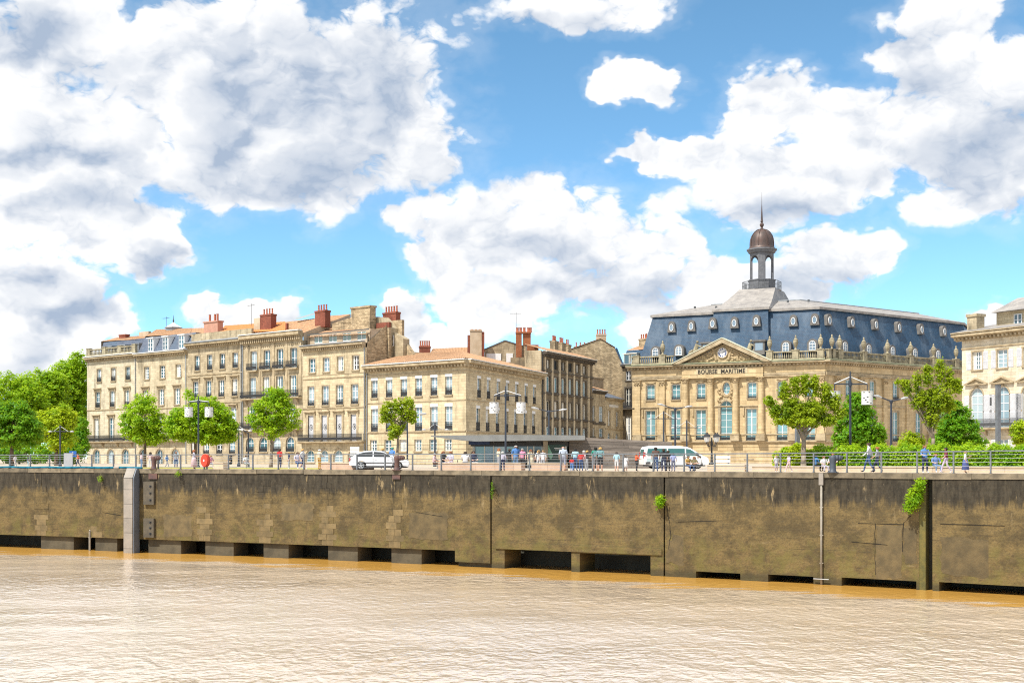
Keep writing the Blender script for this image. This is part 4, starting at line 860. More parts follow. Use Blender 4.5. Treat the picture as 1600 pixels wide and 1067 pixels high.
# --- 7: sooty six bay house
P7 = W_(br, br.L+.05, 0); Q7 = Vector((12.9, 205.0))
b = Bld('sooty_house', 'dark sooty narrow house with six tall bays and loggia attic', P7, Q7, LS_SOOT, TRIM_DARK, group=GRP)
x7 = [856.3,868.5,880,891.2,902.2,913]
b.row(x7, (562,570.5), (577,583.5), 1.5, rows=1, glass=GLASS_D, sill=False, frame=IRON_G, trim=TRIM_DARK); b.row(x7, (587,597), (611.5,619.5), 1.45, rows=1, glass=GLASS_T, surround=.14, trim=TRIM_DARK)
b.row(x7, (624,634), (650.5,655.8), 1.4, rows=1, glass=GLASS_D, surround=.14, trim=TRIM_DARK, frame=CREAMP); b.row(x7, (666,670), (684,686), 1.5, rows=2, glass=GLASS_T, surround=.14, trim=TRIM_DARK)
ZC = b.z(846,557); b.finish_wall(ZC, 5); b.cornice(ZC, .75, .8, mat=TRIM_DARK, gm=CREAMP)
for z in (b.z(850,581), b.z(850,616), b.z(850,655)): b.band(z, .3, .2, mat=TRIM_DARK)
for k in range(7):
    u = b.u(850.5+k*11.35); b.part('pilaster', MB().box(u-.25, u+.25, -.20, -.002, 3.2, ZC), PILPALE)
b.pipe(847, 0, ZC, IRON_G)
b.part('tile_roof', MB().corr((-.2,-.6,ZC+.92), (b.L+.2,-.6,ZC+.92), (b.L+.2,2.6,ZC+1.9), (-.2,2.6,ZC+1.9), 40), TILE)
b.part('party_wall', MB().box(-.4, -.02, -.05, 2.5, ZC-4, ZC+.9), LS_GREY)
for x, w_, n_, hh in ((867,1.5,3,527),(878,1.7,3,530),(888,1.3,2,533)): chimney(b, 'chimney', b.uo(x,7.2), 7.2, w_, .9, ZC, b.zo(x,hh+5,7.2), RUBBLE, n_)
# --- 8: two low houses
P8 = Q7+Vector((.06,.15)); fr8 = Frame(Q7, Q7+(Q7-P7)*.7)
b = Bld('low_house', 'low two bay house with tall white windows next to the sooty house', fr8.w(.1), fr8.w(fr8.u(945.5)), LS_GREY, TRIM_DARK)
b.row([926,939.2], (632,636), (657.5,659), 1.9, rows=2, glass=GLASS_C, trim=TRIM_DARK); b.row([926,939.2], (668,669), (682,683), 1.8, rows=2)
ZC = b.z(923,614); b.finish_wall(ZC, 10); b.cornice(ZC, .5, .5, mat=TRIM_DARK); b.band(b.z(925,663), .3, .15, mat=TRIM_DARK)
b.part('tile_roof', MB().corr((0,-.4,ZC+.65), (b.L,-.4,ZC+.65), (b.L,5,ZC+2.2), (0,5,ZC+2.2), 26), TILE)
pbox(b, 'chimney', 923, 943, 590, 622, 5.2, 1.2, RENDERW, cap=.2)
b = Bld('low_house', 'small pale two storey house with two narrow windows and slate roof edge', fr8.w(fr8.u(945.8)), fr8.w(fr8.u(973)), LS)
b.row([951.5,963.9], (640,644), (664,667), 1.1, rows=2, glass=GLASS_D, surround=.25); b.row([951.5,963.9], (676,677), (690,690), 1.3, rows=2, arch=.5)
ZC = b.z(946,625.5); b.finish_wall(ZC, 10); b.cornice(ZC, .4, .4, gm=ZINC); b.band(b.z(948,671), .25, .12)
b.part('slate_roof', MB().extx([(-.3,ZC+.55),(5,ZC+2.4),(5,ZC+.55)], -.05, b.L+.05), SLATE_G); b.part('inscription_panel', MB().box(b.u(952), b.u(966), -.04, -.002, b.z(955,636), b.z(955,632)), LEADW)
# --- 9: gable house and its dark front
pg0 = at(893, 227); pg1 = at(972.5, 227)
b = Bld('gable_house', 'tall house with bare brown rubble gable, chimney and slate mansard beside the exchange', pg0[:2], pg1[:2], RUBBLE)
zq = lambda px, py: b.z(px, py)
b.part('gable_wall', MB().prism([(0,-.3),(b.L,-.3),(b.L,zq(972,571)),(b.u(961),zq(961,544)),(b.u(938),zq(938,529.5)),(b.u(917),zq(917,537)),(0,zq(895,546))], 0, 14), RUBBLE)
b.part('tile_roof', MB().corr((b.u(938),-.15,zq(938,528.8)), (b.u(938),14,zq(938,528.8)), (-.3,14,zq(895,545.5)), (-.3,-.15,zq(895,545.5)), 30), TILE); b.part('tile_roof', MB().corr((b.u(938),-.15,zq(938,528.8)), (b.u(938),14,zq(938,528.8)), (b.u(962),14,zq(962,543)), (b.u(962),-.15,zq(962,543)), 30), TILE)
chimney(b, 'chimney', b.u(932.5), 1, b.u(948)-b.u(932.5), 1.0, zq(938,534), zq(938,521), RENDERW, 4)
chimney(b, 'chimney', b.u(900), 6, 2.2, .9, zq(900,548), zq(900,537), BRICK, 3)
ms = b.part('slate_verge', MB().prism([(b.u(961),zq(961,545)),(b.L+.02,zq(972,571)),(b.L+.3,zq(972,571)),(b.u(964),zq(964,543))], -.14, -.004), SLATE)
pf1 = at(1003, 224); f9 = Bld('dark_front_house', 'x', pg1[:2], pf1[:2], LS_SOOT, TRIM_DARK)
f9.row([981.5,991.5], (579,579), (594,594), 1.1, rows=2, glass=GLASS_D); f9.row([981.5,991.5], (605,606), (636,636), 1.2, rows=3, glass=GLASS_D, frame=CREAMP, surround=.25, trim=TRIM_DARK); f9.row([981.5,991.5], (650,650), (690,690), 1.3, rows=3, glass=GLASS_D, trim=TRIM_DARK)
zf = f9.z(985,575); f9.finish_wall(zf, 12, left=False); f9.cornice(zf, .6, .6, mat=TRIM_DARK, gm=ZINC); f9.balcony(0, f9.L, f9.z(985,638), out=.8)
r9 = f9.part('slate_mansard', MB().extx([(.1,zf+.7),(1.2,zf+3.2),(10,zf+3.2),(11,zf+.7)], 0, f9.L), SLATE)
for x in (978.5,989.5):
    u = f9.u(x)-.5; d_ = obj('dormer', MB().box(u-.15, u+1.15, .1, 2, zf+.75, zf+2.5).extx([(-.05,zf+2.5),(2,zf+2.5),(2,zf+2.8),(-.05,zf+2.65)], u-.3, u+1.3), CREAMP, r9); obj('pane', win_pane(1.0, 1.5), GLASS, d_, (u, .08, zf+.85))
f9.part('tile_roof', MB().corr((-.2,1.1,zf+3.22), (f9.L,1.1,zf+3.22), (f9.L,6,zf+4.6), (-.2,6,zf+4.6), 16), TILE)
chimney(f9, 'chimney', f9.u(979), 3.5, 1.4, .9, zf+3, zf+5.4, RUBBLE, 3); chimney(f9, 'chimney', f9.u(990), 3.0, 1.3, .9, zf+3, zf+5.4, RUBBLE, 3)
inv_b = (Matrix.Translation(Vector(b.loc())) @ Matrix.Rotation(b.rot, 4, 'Z')).inverted()
for ch in list(f9.root.children):
    mw = Matrix.Translation(Vector(f9.loc())) @ Matrix.Rotation(f9.rot, 4, 'Z') @ ch.matrix_basis; ch.parent = b.root; ch.matrix_basis = inv_b @ mw
bpy.data.objects.remove(f9.root)

# --- 10: pale house at the right edge
b = Bld('shuttered_house', 'pale house at right edge with grey shutters, pediments and iron balcony', at(1503,160)[:2], Vector(at(1503,160)[:2])+Vector((.484,-.875))*30, LS_WHITE, TRIM)
b.row([1527,1566,1607], (548,544), (576,573), 1.55, rows=4, shutters=.85, surround=.2)
z3, _ = b.row([1526,1566.5,1608], (605,602), (668,668), 1.95, rows=4, arch=.97, surround=.18, sill=False, pediment=.35)
b.row([1526,1566.5,1608], (686,686), (700,700), 1.6, rows=2, shutters=.8)
ZC = b.z(1510,533); b.finish_wall(ZC, 16, dep=.3); b.cornice(ZC, .9, 1.0, dsize=.3, x0=-.9, gm=TRIM); b.band(ZC-1.1, .25, .12, name='frieze_moulding'); b.balcony(b.u(1519), b.L-.5, z3, out=.9, h=1.1, mat=IRON_G, brackets=[b.u(x) for x in (1525,1542,1560,1578,1596)])
wd = [o for o in b.root.children if o.name.startswith('window')]
for x in (1526,1566.5,1608):
    for s_, k in ((-1,1),(1,1),(1,2)):
        u = b.u(x)+s_*(.98+.03)+(-.95 if s_ < 0 else (k-1)*.98); b.part('tall_shutter', shutter_mesh(.93, 4.0), SHUT, loc=(u, -.02, z3+.05))
b.part('slate_roof', MB().extx([(-1.1,ZC+1.06),(7,ZC+2.6),(15,ZC+2.6),(17,ZC+1.06)], -.9, b.L), LEADROOF)
zq_ = b.zo(1560,489,4); pv = b.part('roof_pavilion', MB().box(b.uo(1557,4), b.L, 4.0, 11, ZC+1.5, zq_), LS_CLEAN)
obj('pavilion_roof', MB().add([(b.uo(1548,3),3.0,zq_),(b.L,3.0,zq_),(b.L,12,zq_),(b.uo(1548,3),12,zq_),(b.uo(1590,7),7,zq_+2.0),(b.L,7,zq_+2.0)], [(0,1,5,4),(0,4,3),(3,4,5,2),(0,3,2,1)]), LEADROOF, pv)
obj('pavilion_window', win_frame(1.2, 1.5, 2), WHITE, pv, (b.uo(1584,3.9), 3.9, zq_-1.9)); obj('pane', win_pane(1.2, 1.5), GLASS, pv, (b.uo(1584,3.9), 3.95, zq_-1.9))
pbox(b, 'chimney', 1511, 1526, 496, 518, 1.2, 1.4, LS_GREY, cap=.35)
# ---------------------------------------------------------------- maritime exchange
PL = Vector((20.1, 213.9)); PC = Vector((49.0, 200.0)); PR = Vector((77.8, 222.0)); PR = PC+(PR-PC)*1.15
b = Bld('maritime_exchange', 'honey stone exchange with clock pediment, blue slate mansard and domed lantern tower', PL, PC, LS_BOURSE)
sf = Bld('exchange_side', 'x', PC, PR, LS_BOURSE)
ZT, ZE, ZP, ZB = 16.2, 13.85, 4.75, 3.6
def bwin(q, xs, yt, yb, w, **kw): return q.row(xs, yt, yb, w, **dict(dict(glass=GLASS_T, trim=TRIM), **kw))
bwin(b, [1016.5,1056,1095.5], (600.5,598.5), (625,623.5), 1.45, rows=3, arch=.18, surround=.2, rail=.45); bwin(b, [1175,1222,1265], (597,594), (622,620), 1.45, rows=3, arch=.18, surround=.2, rail=.45)
zl, _ = bwin(b, [1016.2,1055.5,1095], (642,640), (687.3,687.6), 1.7, rows=4, surround=.22, sill=False, rail=.8); bwin(b, [1174,1222,1265], (638.5,637), (687.8,687.9), 1.7, rows=4, surround=.22, sill=False, rail=.8)
bwin(b, [1134.4], (626,626), (687.6,687.6), 2.0, rows=5, arch=1.0, surround=.35, sill=False, rail=.8)
# oval window
uo = b.u(1135); zo = b.z(1135,606.7); b.ops.append((uo-.62, uo+.62, zo-1.05, zo+1.05, 1.05))
b.row([1126], (703,703), (727,727), 1.7, arch=.8, glass=GLASS_D, frame=IRON_G, sill=False); b.row([1078,1170], (703,703), (716,716), 1.3, arch=.6, glass=GLASS_D, frame=IRON_G)
b.finish_wall(ZT, 30, right=False, dep=.35)
ov = b.part('oval_window', MB(), WHITE)
bm_ = MB(); n = 20
for k in range(n):
    p0, p1 = 2*PI*k/n, 2*PI*(k+1)/n; e = lambda r_, p: (uo+r_*.6*math.cos(p), zo+r_*math.sin(p))
    bm_.prism([e(1.0,p0), e(.88,p0), e(.88,p1), e(1.0,p1)], .24, .32)
bm_.box(uo-.03, uo+.03, .25, .31, zo-.9, zo+.9); bm_.box(uo-.52, uo+.52, .25, .31, zo+.27, zo+.33); bm_.box(uo-.52, uo+.52, .25, .31, zo-.33, zo-.27)
ov.data = bm_.mesh('oval_window', WHITE); gm_ = MB(); gm_.poly([(uo+.6*math.cos(2*PI*k/n), .29, zo+1.0*math.sin(2*PI*k/n)) for k in range(n)]); obj('pane', gm_, GLASS_T, ov)
fm_ = MB()
for k in range(n):
    p0, p1 = 2*PI*k/n, 2*PI*(k+1)/n; e = lambda a_, c_, p: (uo+a_*math.cos(p), zo+c_*math.sin(p)); fm_.prism([e(.62,1.03,p0), e(.95,1.38,p0), e(.95,1.38,p1), e(.62,1.03,p1)], -.16, .34)
b.part('oval_surround', fm_, CARVED)
bwin(sf, [1326,1363.4,1399.5,1435,1469], (594,599), (623,626), 1.5, rows=3, arch=.18, surround=.2, rail=.45); bwin(sf, [1326,1363,1399.4,1435.4,1469], (641,646), (691,693.5), 1.7, rows=4, surround=.22, sill=False, rail=.8)
sf.finish_wall(ZT, 8, left=False, dep=.35)
for q, cols, pil in ((b, (1072,1111,1150,1190), (996.6,1035,1239,1283)), (sf, (), (1308,1345,1381.5,1417.5,1452,1486))):
    q.cornice(ZT-.75, .75, .85, dsize=.3, gutter=False, x0=-.9 if q is b else .0, x1=q.L+(.9 if q is b else 0)); q.part('gutter_ledge', MB().box(-.9 if q is b else 0, q.L, -.95, .8, ZT+.003, ZT+.12), simple('copper_green_ledge', (.30,.36,.24), (.40,.42,.28), 1, .7) if q is b else bpy.data.materials['copper_green_ledge'])
    q.part('frieze', MB().box(0, q.L, -.10, -.002, ZE+.6, ZT-.76), LS_BOURSE); q.part('architrave', MB().extx([(0,ZE),(-.22,ZE),(-.22,ZE+.25),(-.28,ZE+.27),(-.28,ZE+.52),(0,ZE+.58)], 0, q.L), TRIM)
    q.part('base_course', MB().extx([(0,ZB-.35),(-.15,ZB-.35),(-.35,ZB-.15),(-.35,ZB),(0,ZB+.05)], 0, q.L), TRIM); q.part('pedestal_course', MB().box(0, q.L, -.12, -.002, ZP-.18, ZP), TRIM); zs_ = 9.05; q.part('string_course', MB().extx([(0,zs_),(-.06,zs_),(-.16,zs_+.15),(-.16,zs_+.28),(0,zs_+.3)], 0, q.L), TRIM)
    for k in range(6): q.part('rusticated_course', MB().box(0, q.L, -.06, -.002, -.1+k*.55, .39+k*.55), LS_BOURSE)
    for x in cols:
        u = q.u(x); y = -.28
        c = q.part('column', MB().lathe([(.60,ZP),(.60,ZP+.15),(.52,ZP+.3),(.50,ZP+.4),(.50,8.5),(.44,ZE-1.0)], 18, (u, y)), LS_BOURSE, smooth=False)
        obj('pedestal', MB().box(u-.72, u+.72, y-.72, 0, ZB+.02, ZP-.1).box(u-.78, u+.78, y-.78, 0, ZP-.1, ZP-.002), TRIM, c)
        cap = MB(); cap.lathe([(.44,ZE-.998),(.50,ZE-.9),(.48,ZE-.7),(.58,ZE-.6),(.54,ZE-.4),(.66,ZE-.22),(.66,ZE-.12)], 16, (u, y)); cap.box(u-.7, u+.7, y-.7, .0, ZE-.12, ZE-.003)
        for k in range(8): t = 2*PI*k/8; cap.ball((u+.52*math.cos(t), y+.52*math.sin(t), ZE-.55), .13, 6, 4); cap.ball((u+.62*math.cos(t+.4), y+.62*math.sin(t+.4), ZE-.25), .12, 6, 4)
        obj('capital', cap, CARVED, c)
    for x in pil:
        u = q.u(x)
        c = q.part('pilaster', MB().box(u-.48, u+.48, -.30, -.002, ZP+.4, ZE-1.0).box(u-.58, u+.58, -.38, -.002, ZP+.002, ZP+.4), LS_BOURSE)
        obj('pedestal', MB().box(u-.68, u+.68, -.5, 0, ZB+.02, ZP-.002), TRIM, c)
        cap = MB().box(u-.5, u+.5, -.33, 0, ZE-.998, ZE-.5).taper(u-.5, u+.5, -.42, 0, ZE-.5, ZE-.15, 1.25).box(u-.68, u+.68, -.55, 0, ZE-.15, ZE-.003)
        for k in range(5): cap.ball((u-.45+.225*k, -.4, ZE-.75+(k % 2)*.25), .14, 6, 4)
        obj('capital', cap, CARVED, c)
# panels with carved brackets between storeys
for x in (1016.3,1055.8,1095.2,1174.5,1222,1265):
    u = b.u(x); b.part('console', MB().box(u-1.45, u-1.2, -.2, -.003, 8.2, 9.0).taper(u-1.45, u-1.2, -.2, -.003, 7.7, 8.2, 1), CARVED); b.part('console', MB().box(u+1.2, u+1.45, -.2, -.003, 7.7, 9.0), CARVED)
    fs = MB(); [fs.ball((u-.8+.2*k, -.06, ZE-.45-.18*math.sin(PI*k/8)), .13, 6, 4) for k in range(9)]; b.part('festoon', fs, CARVED)
fs = MB(); uc = b.u(1134.4)
for s_ in (-1, 1):
    for k in range(12): fs.ball((uc+s_*(.95+.35*math.sin(k*.9)), -.08, b.z(1134,628)+.1+k*.19), .20 + .06*math.sin(k*2.1), 7, 5)
    for k in range(8): fs.ball((uc+s_*(1.3+.12*k), -.06, ZE-.5-.06*k), .17, 6, 4)
b.part('carved_trophy', fs, CARVED)
# pediment
ua, ub, um = b.u(1061), b.u(1199), b.u(1131); za = ZT+.03; zx = b.z(1130,530)-.1
b.part('pediment_field', MB().prism([(ua+1.0,za+.1),(ub-1.0,za+.1),(um,zx-.75)], -.25, 1.5), CARVED)
b.part('avant_corps_frieze', MB().box(ua+.6, ub-.6, -.42, -.102, ZE+.6, ZT-.77).box(ua+.6, ub-.6, -.50, -.285, ZE+.01, ZE+.56), LS_BOURSE)
rk = [(ua-.9,za),(um,zx+.15),(ub+.9,za),(ub-.4,za),(um,zx-.55),(ua+.4,za)]
b.part('raking_cornice', MB().prism(rk, -1.15, 2.2), TRIM)
b.part('raking_flashing', MB().prism([(ua-.9,za+.02),(um,zx+.17),(ub+.9,za+.02),(ub+.9,za+.16),(um,zx+.31),(ua-.9,za+.16)], -1.22, 2.3), simple('pale_flashing', (.62,.62,.48), (.52,.54,.42), 1, .6))
mb = MB()
for s_, u_ in ((1,ua),(-1,ub)):
    n = 24
    for k in range(1, n): t = k/n; x = u_+(um-u_)*t; z = za+(zx-.55-za)*t; mb.box(x-.12, x+.12, -.75, -.25, z-.12, z+.08)
tag(obj('modillions', mb, TRIM, b.root), kind='stuff')
uk, zk = b.u(1129.5), b.z(1129.5,551.3)
ck = b.part('clock', MB(), WHITE); n = 28; cm = MB(); cm.add([(uk+.78*math.cos(2*PI*k/n), y_, zk+.78*math.sin(2*PI*k/n)) for y_ in (-.34,-.25) for k in range(n)], [tuple(range(n))]+[(k,(k+1)%n,n+(k+1)%n,n+k) for k in range(n)]); ck.data = cm.mesh('clock', WHITE)
CLKB = simple('clock_blue', (.05,.08,.22)); rg = MB()
for k in range(n):
    p0, p1 = 2*PI*k/n, 2*PI*(k+1)/n; e = lambda r_, p: (uk+r_*math.cos(p), zk+r_*math.sin(p)); rg.prism([e(.78,p0), e(.92,p0), e(.92,p1), e(.78,p1)], -.42, -.25)
obj('bezel', rg, TRIM, ck); num = MB()
ROM = ['XII','I','II','III','IIII','V','VI','VII','VIII','IX','X','XI']
for k in range(12):
    t = PI/2-2*PI*k/12; c_, s_ = math.cos(t), math.sin(t); wd_ = len(ROM[k])
    pr = [(-.035*wd_,-.13),(.035*wd_,-.13),(.03*wd_,.13),(-.03*wd_,.13)]; num.prism([(uk+.58*c_+x*s_+z*c_, zk+.58*s_-x*c_+z*s_) for x, z in pr], -.352, -.342)
obj('numerals', num, CLKB, ck); hn = MB()
for ang, L_, w_ in ((2.2/12, .38, .05), (12/60, .6, .035)):
    t = PI/2-2*PI*ang; c_, s_ = math.cos(t), math.sin(t); hn.prism([(uk+l*c_+x*s_, zk+l*s_-x*c_) for x, l in ((-w_,-.1),(w_,-.1),(w_*.4,L_),(-w_*.4,L_))], -.37, -.356)
obj('hands', hn, IRON, ck)
rl_ = MB(); rr = random.Random(3)
for s_ in (-1, 1):
    for k in range(26):
        t = rr.uniform(.12, .8); x = uk+s_*(1.1+t*4.2); zmax = (zx-za-.9)*(1-abs(x-um)/(um-ua-1.2)); z = za+.2+rr.uniform(.05, .95)*max(.15, zmax-.2); rl_.ball((x, -.27, z), rr.uniform(.14, .30), 7, 5)
    rl_.tube((uk+s_*1.0,-.3,za+.5), (uk+s_*1.6,-.34,za+2.3), .26, .16, 7); rl_.ball((uk+s_*1.7,-.36,za+2.5), .19, 7, 5); rl_.tube((uk+s_*1.5,-.32,za+1.8), (uk+s_*2.4,-.32,za+1.5), .12, .09, 6); rl_.tube((uk+s_*1.4,-.32,za+.9), (uk+s_*2.9,-.32,za+.35), .2, .12, 6)
b.part('carved_figures', rl_, CARVED)
# inscription
b.part('inscription_panel', MB().box(b.u(1089), b.u(1169), -.455, -.422, ZE+.64, ZT-.80), LS_CLEAN)
cu = bpy.data.curves.new('inscription', 'FONT'); cu.body = 'BOURSE  MARITIME'; cu.size = .92; cu.extrude = .02; cu.offset = .018; cu.space_character = 1.06
to = bpy.data.objects.new('tmp', cu); COL.objects.link(to); bpy.context.view_layer.update()
dg = bpy.context.evaluated_depsgraph_get(); tm = bpy.data.meshes.new_from_object(to.evaluated_get(dg)); bpy.data.objects.remove(to)
co = np.empty(len(tm.vertices)*3); tm.vertices.foreach_get('co', co); co = co.reshape(-1, 3); x0, x1 = co[:,0].min(), co[:,0].max(); u0, u1 = b.u(1092), b.u(1165.6)
tm.transform(Matrix.Diagonal(((u1-u0)/(x1-x0), 1, 1, 1)) @ Matrix.Translation((-x0, 0, 0))); tm.materials.clear(); tm.materials.append(simple('inscription_black', (.03,.025,.02)))
obj('inscription', tm, None, b.root, (u0, -.478, ZE+.72), (PI/2, 0, 0))
# balustrade with pedestals and urns
def balustrade(q, spans, peds, urns):
    z0 = ZT+.12; p = q.part('balustrade', MB().box(spans[0][0], spans[0][1], -.55, -.15, z0, z0+.28), TRIM_GREY); p.data.name = 'balustrade'
    m_ = MB()
    for a_, c_ in spans:
        m_.box(a_, c_, -.58, -.12, z0, z0+.28); m_.box(a_, c_, -.56, -.14, z0+1.22, z0+1.42)
    p.data = m_.mesh('balustrade', TRIM_GREY); bl = MB()
    for a_, c_ in spans:
        n = int((c_-a_)/.34)
        for k in range(n): bl.lathe([(.07,z0+.28),(.13,z0+.5),(.12,z0+.62),(.06,z0+.9),(.09,z0+1.22)], 7, (a_+(c_-a_)*(k+.5)/n, -.35))
    tag(obj('balusters', bl, TRIM_GREY, p), kind='stuff')
    for u in peds: obj('pedestal', MB().box(u-.5, u+.5, -.68, -.02, z0+.001, z0+1.5).box(u-.58, u+.58, -.76, .06, z0+1.5, z0+1.62), TRIM_GREY, p)
    for u in urns:
        z = z0+1.621; ur = q.part('urn', MB().lathe([(.24,z),(.16,z+.15),(.14,z+.3),(.34,z+.75),(.42,z+1.15),(.36,z+1.45),(.40,z+1.52),(.26,z+1.65),(.14,z+1.85),(.16,z+2.05),(.03,z+2.3)], 10, (u, -.35)), TRIM_GREY, smooth=False)
pu = [b.u(x) for x in (996,1036.5,1203.4,1244,1283)]
balustrade(b, [(0,ua-.8),(ub+.6,b.L)], pu, [pu[1],pu[2],pu[3],pu[4]])
su = [.5, sf.u(1309), sf.u(1346.8), sf.u(1383.7), sf.u(1419.9), sf.u(1455.7), sf.u(1491)]
balustrade(sf, [(0,sf.L)], su+[sf.u(1297)], su[1:]+[sf.u(1297)])
# statue groups flanking the pediment
for x in (1090,1174):
    u = b.u(x); z = ZT+2.0 if x < 1131 else ZT+1.8; st = MB(); st.box(u-1.6, u+1.6, .1, 1.0, ZT+.1, z); st.tube((u-.6,.5,z), (u-.2,.4,z+1.3), .45, .3, 8); st.ball((u-.15,.35,z+1.65), .24, 8, 6); st.tube((u+.4,.5,z), (u+.9,.4,z+.9), .4, .28, 8); st.ball((u+1.0,.35,z+1.2), .23, 8, 6); st.tube((u-.2,.3,z+1.1), (u+.6,.2,z+.8), .14, .1, 6); st.tube((u-.9,.3,z+.2), (u-1.5,.3,z+.05), .25, .15, 6); b.part('statue_group', st, TRIM_GREY)
# roof by inset rings of the block outline
inn = Vector((-b.U.y, b.U.x)); sin_ = Vector((-sf.U.y, sf.U.x))
OUT = [PL, PC, PR, PR+inn*16, PL+inn*40]
def inset(poly, d):
    n = len(poly); r = []
    ln = []
    for i in range(n):
        p, q = poly[i], poly[(i+1) % n]; t = (q-p).normalized(); nn_ = Vector((-t.y, t.x)); ln.append((p+nn_*d, t))
    for i in range(n):
        (p, t), (q, s_) = ln[i-1], ln[i]; den = t.x*s_.y-t.y*s_.x; k = ((q.x-p.x)*s_.y-(q.y-p.y)*s_.x)/den; r.append(p+t*k)
    return r
def ring(mb, A, za_, B, zb_, skip=()):
    for i in range(len(A)):
        j = (i+1) % len(A); mb.quad((A[i].x,A[i].y,za_), (A[j].x,A[j].y,za_), (B[j].x,B[j].y,zb_), (B[i].x,B[i].y,zb_))
I1, I2, I3, I4 = inset(OUT, .75), inset(OUT, 2.7), inset(OUT, 2.45), inset(OUT, 10.5)
ZK = 24.6; ZR = 27.0
mb = MB(); ring(mb, I1, ZT+.1, I2, ZK); ms_ = world_part(b, 'slate_mansard', mb, SLATE)
mb = MB(); ring(mb, inset(OUT, 2.35), ZK-.15, inset(OUT, 2.35), ZK+.25); ring(mb, inset(OUT, 2.35), ZK+.25, I4, ZR); A = I4; mb.poly([(p.x,p.y,ZR) for p in A]); world_part(b, 'lead_roof', mb, LEADROOF)
mb = MB()
for i in range(5):
    p, q = I4[i], I4[(i+1) % 5]; mb.tube((p.x,p.y,ZR+.05), (q.x,q.y,ZR+.05), .14, n=6)
world_part(b, 'ridge_roll', mb, ZINC)
# central pavilion, pyramid and tower
u1, u2 = b.u(1103)+.0, b.u(1201); c1, c2 = u1+.6, u2-1.4
P_ = lambda u, y, z: (u, y, z)
mb = MB(); mb.add([(u1,.2,ZT+.1),(u2,.2,ZT+.1),(u2-.6,1.9,ZK+.4),(u1+.8,1.9,ZK+.4),(u1,8,ZT+.1),(u2,8,ZT+.1),(u2-.6,8,ZK+.4),(u1+.8,8,ZK+.4)], [(0,1,2,3),(1,5,6,2),(0,3,7,4)]); b.part('pavilion_mansard', mb, SLATE)
UT, YT, ZPL = 18.3, 14.0, 29.4; hp = 3.1
e = [(u1+.5,1.55),(u2-.3,1.55),(u2-.3,26.5),(u1+.5,26.5)]; tp = [(UT-hp,YT-hp),(UT+hp,YT-hp),(UT+hp,YT+hp),(UT-hp,YT+hp)]
mb = MB()
for i in range(4):
    j = (i+1) % 4; mb.quad((*e[i],ZK+.15), (*e[j],ZK+.15), (*e[j],ZK+.55), (*e[i],ZK+.55))
    n = 6
    for k in range(n):                                   # slightly hollow flanks
        f0, f1 = k/n, (k+1)/n; g0, g1 = f0**1.25, f1**1.25
        lp = lambda P, Q, t: (P[0]+(Q[0]-P[0])*t, P[1]+(Q[1]-P[1])*t)
        mb.quad((*lp(e[i],tp[i],f0), ZK+.55+(ZPL-ZK-.55)*g0), (*lp(e[j],tp[j],f0), ZK+.55+(ZPL-ZK-.55)*g0), (*lp(e[j],tp[j],f1), ZK+.55+(ZPL-ZK-.55)*g1), (*lp(e[i],tp[i],f1), ZK+.55+(ZPL-ZK-.55)*g1))
mb.quad(*[(*t_, ZPL) for t_ in tp]); py = b.part('pyramid_roof', mb, LEADROOF)
hb = MB(); rr = random.Random(5)
for (uu, yy) in ((9,6),(13,5),(20,6),(24.5,7),(28,6.5)): zz_ = ZK+.35+(yy-2.4)/7.0*(ZR-ZK-.3); hb.box(uu-.15, uu+.15, yy-.3, yy, zz_, zz_+.35)
b.part('roof_vents', hb, IRON_G)
TW = simple('tower_lead', (.16,.165,.18), (.10,.105,.12), 1.5, .6, bump=.2); COPR = simple('weathered_copper', (.115,.07,.058), (.06,.048,.045), 1.4, .5, metal=.2, stretch=(1,1,.3))
tw = b.part('lantern_tower', MB().lathe([(2.75,30.5),(2.75,30.5+.25),(2.6,30.5+.3),(2.6,30.5+1.7),(2.75,30.5+1.75),(2.75,30.5+1.9)], 8, (16.0,22.9)), TW)
zl0, zl1 = 30.5+1.9, 37.2; pm = MB(); r_ = 2.3; ang = []
for k in range(4): c0_ = R(-75)+k*PI/2; ang += [c0_-R(14), c0_+R(14)]          # broad corner piers, arches between
for k in range(8):
    t0, t1 = ang[k], ang[(k+1) % 8]+(2*PI if k == 7 else 0)
    a_ = Vector((16.0+r_*math.cos(t0), 22.9+r_*math.sin(t0))); c_ = Vector((16.0+r_*math.cos(t1), 22.9+r_*math.sin(t1))); T_ = (c_-a_); Lk = T_.length; T_ /= Lk; N_ = Vector((T_.y, -T_.x))*.5
    def pt(s_, z, o): v_ = a_+T_*s_+N_*o; return (v_.x, v_.y, z)
    def slab(s0, s1, z0, z1): pm.add([pt(s0,z0,-1), pt(s1,z0,-1), pt(s1,z0,0), pt(s0,z0,0), pt(s0,z1,-1), pt(s1,z1,-1), pt(s1,z1,0), pt(s0,z1,0)], [(0,1,5,4),(1,2,6,5),(2,3,7,6),(3,0,4,7)])
    if k % 2 == 0: slab(0, Lk, zl0, zl1); continue
    pw = .17; n = 8; ra = Lk/2-pw; zs = zl1-.45-ra; slab(0, pw, zl0, zl1); slab(Lk-pw, Lk, zl0, zl1)
    for k2 in range(n):
        p0, p1 = PI*k2/n, PI*(k2+1)/n; s0, s1 = Lk/2-ra*math.cos(p0), Lk/2-ra*math.cos(p1); q0, q1 = zs+ra*math.sin(p0), zs+ra*math.sin(p1)
        for o_ in (-1, 0): pm.quad(pt(s0,q0,o_), pt(s1,q1,o_), pt(s1,zl1,o_), pt(s0,zl1,o_))
        pm.quad(pt(s0,q0,-1), pt(s1,q1,-1), pt(s1,q1,0), pt(s0,q0,0))
obj('lantern_arcade', pm, TW, tw)
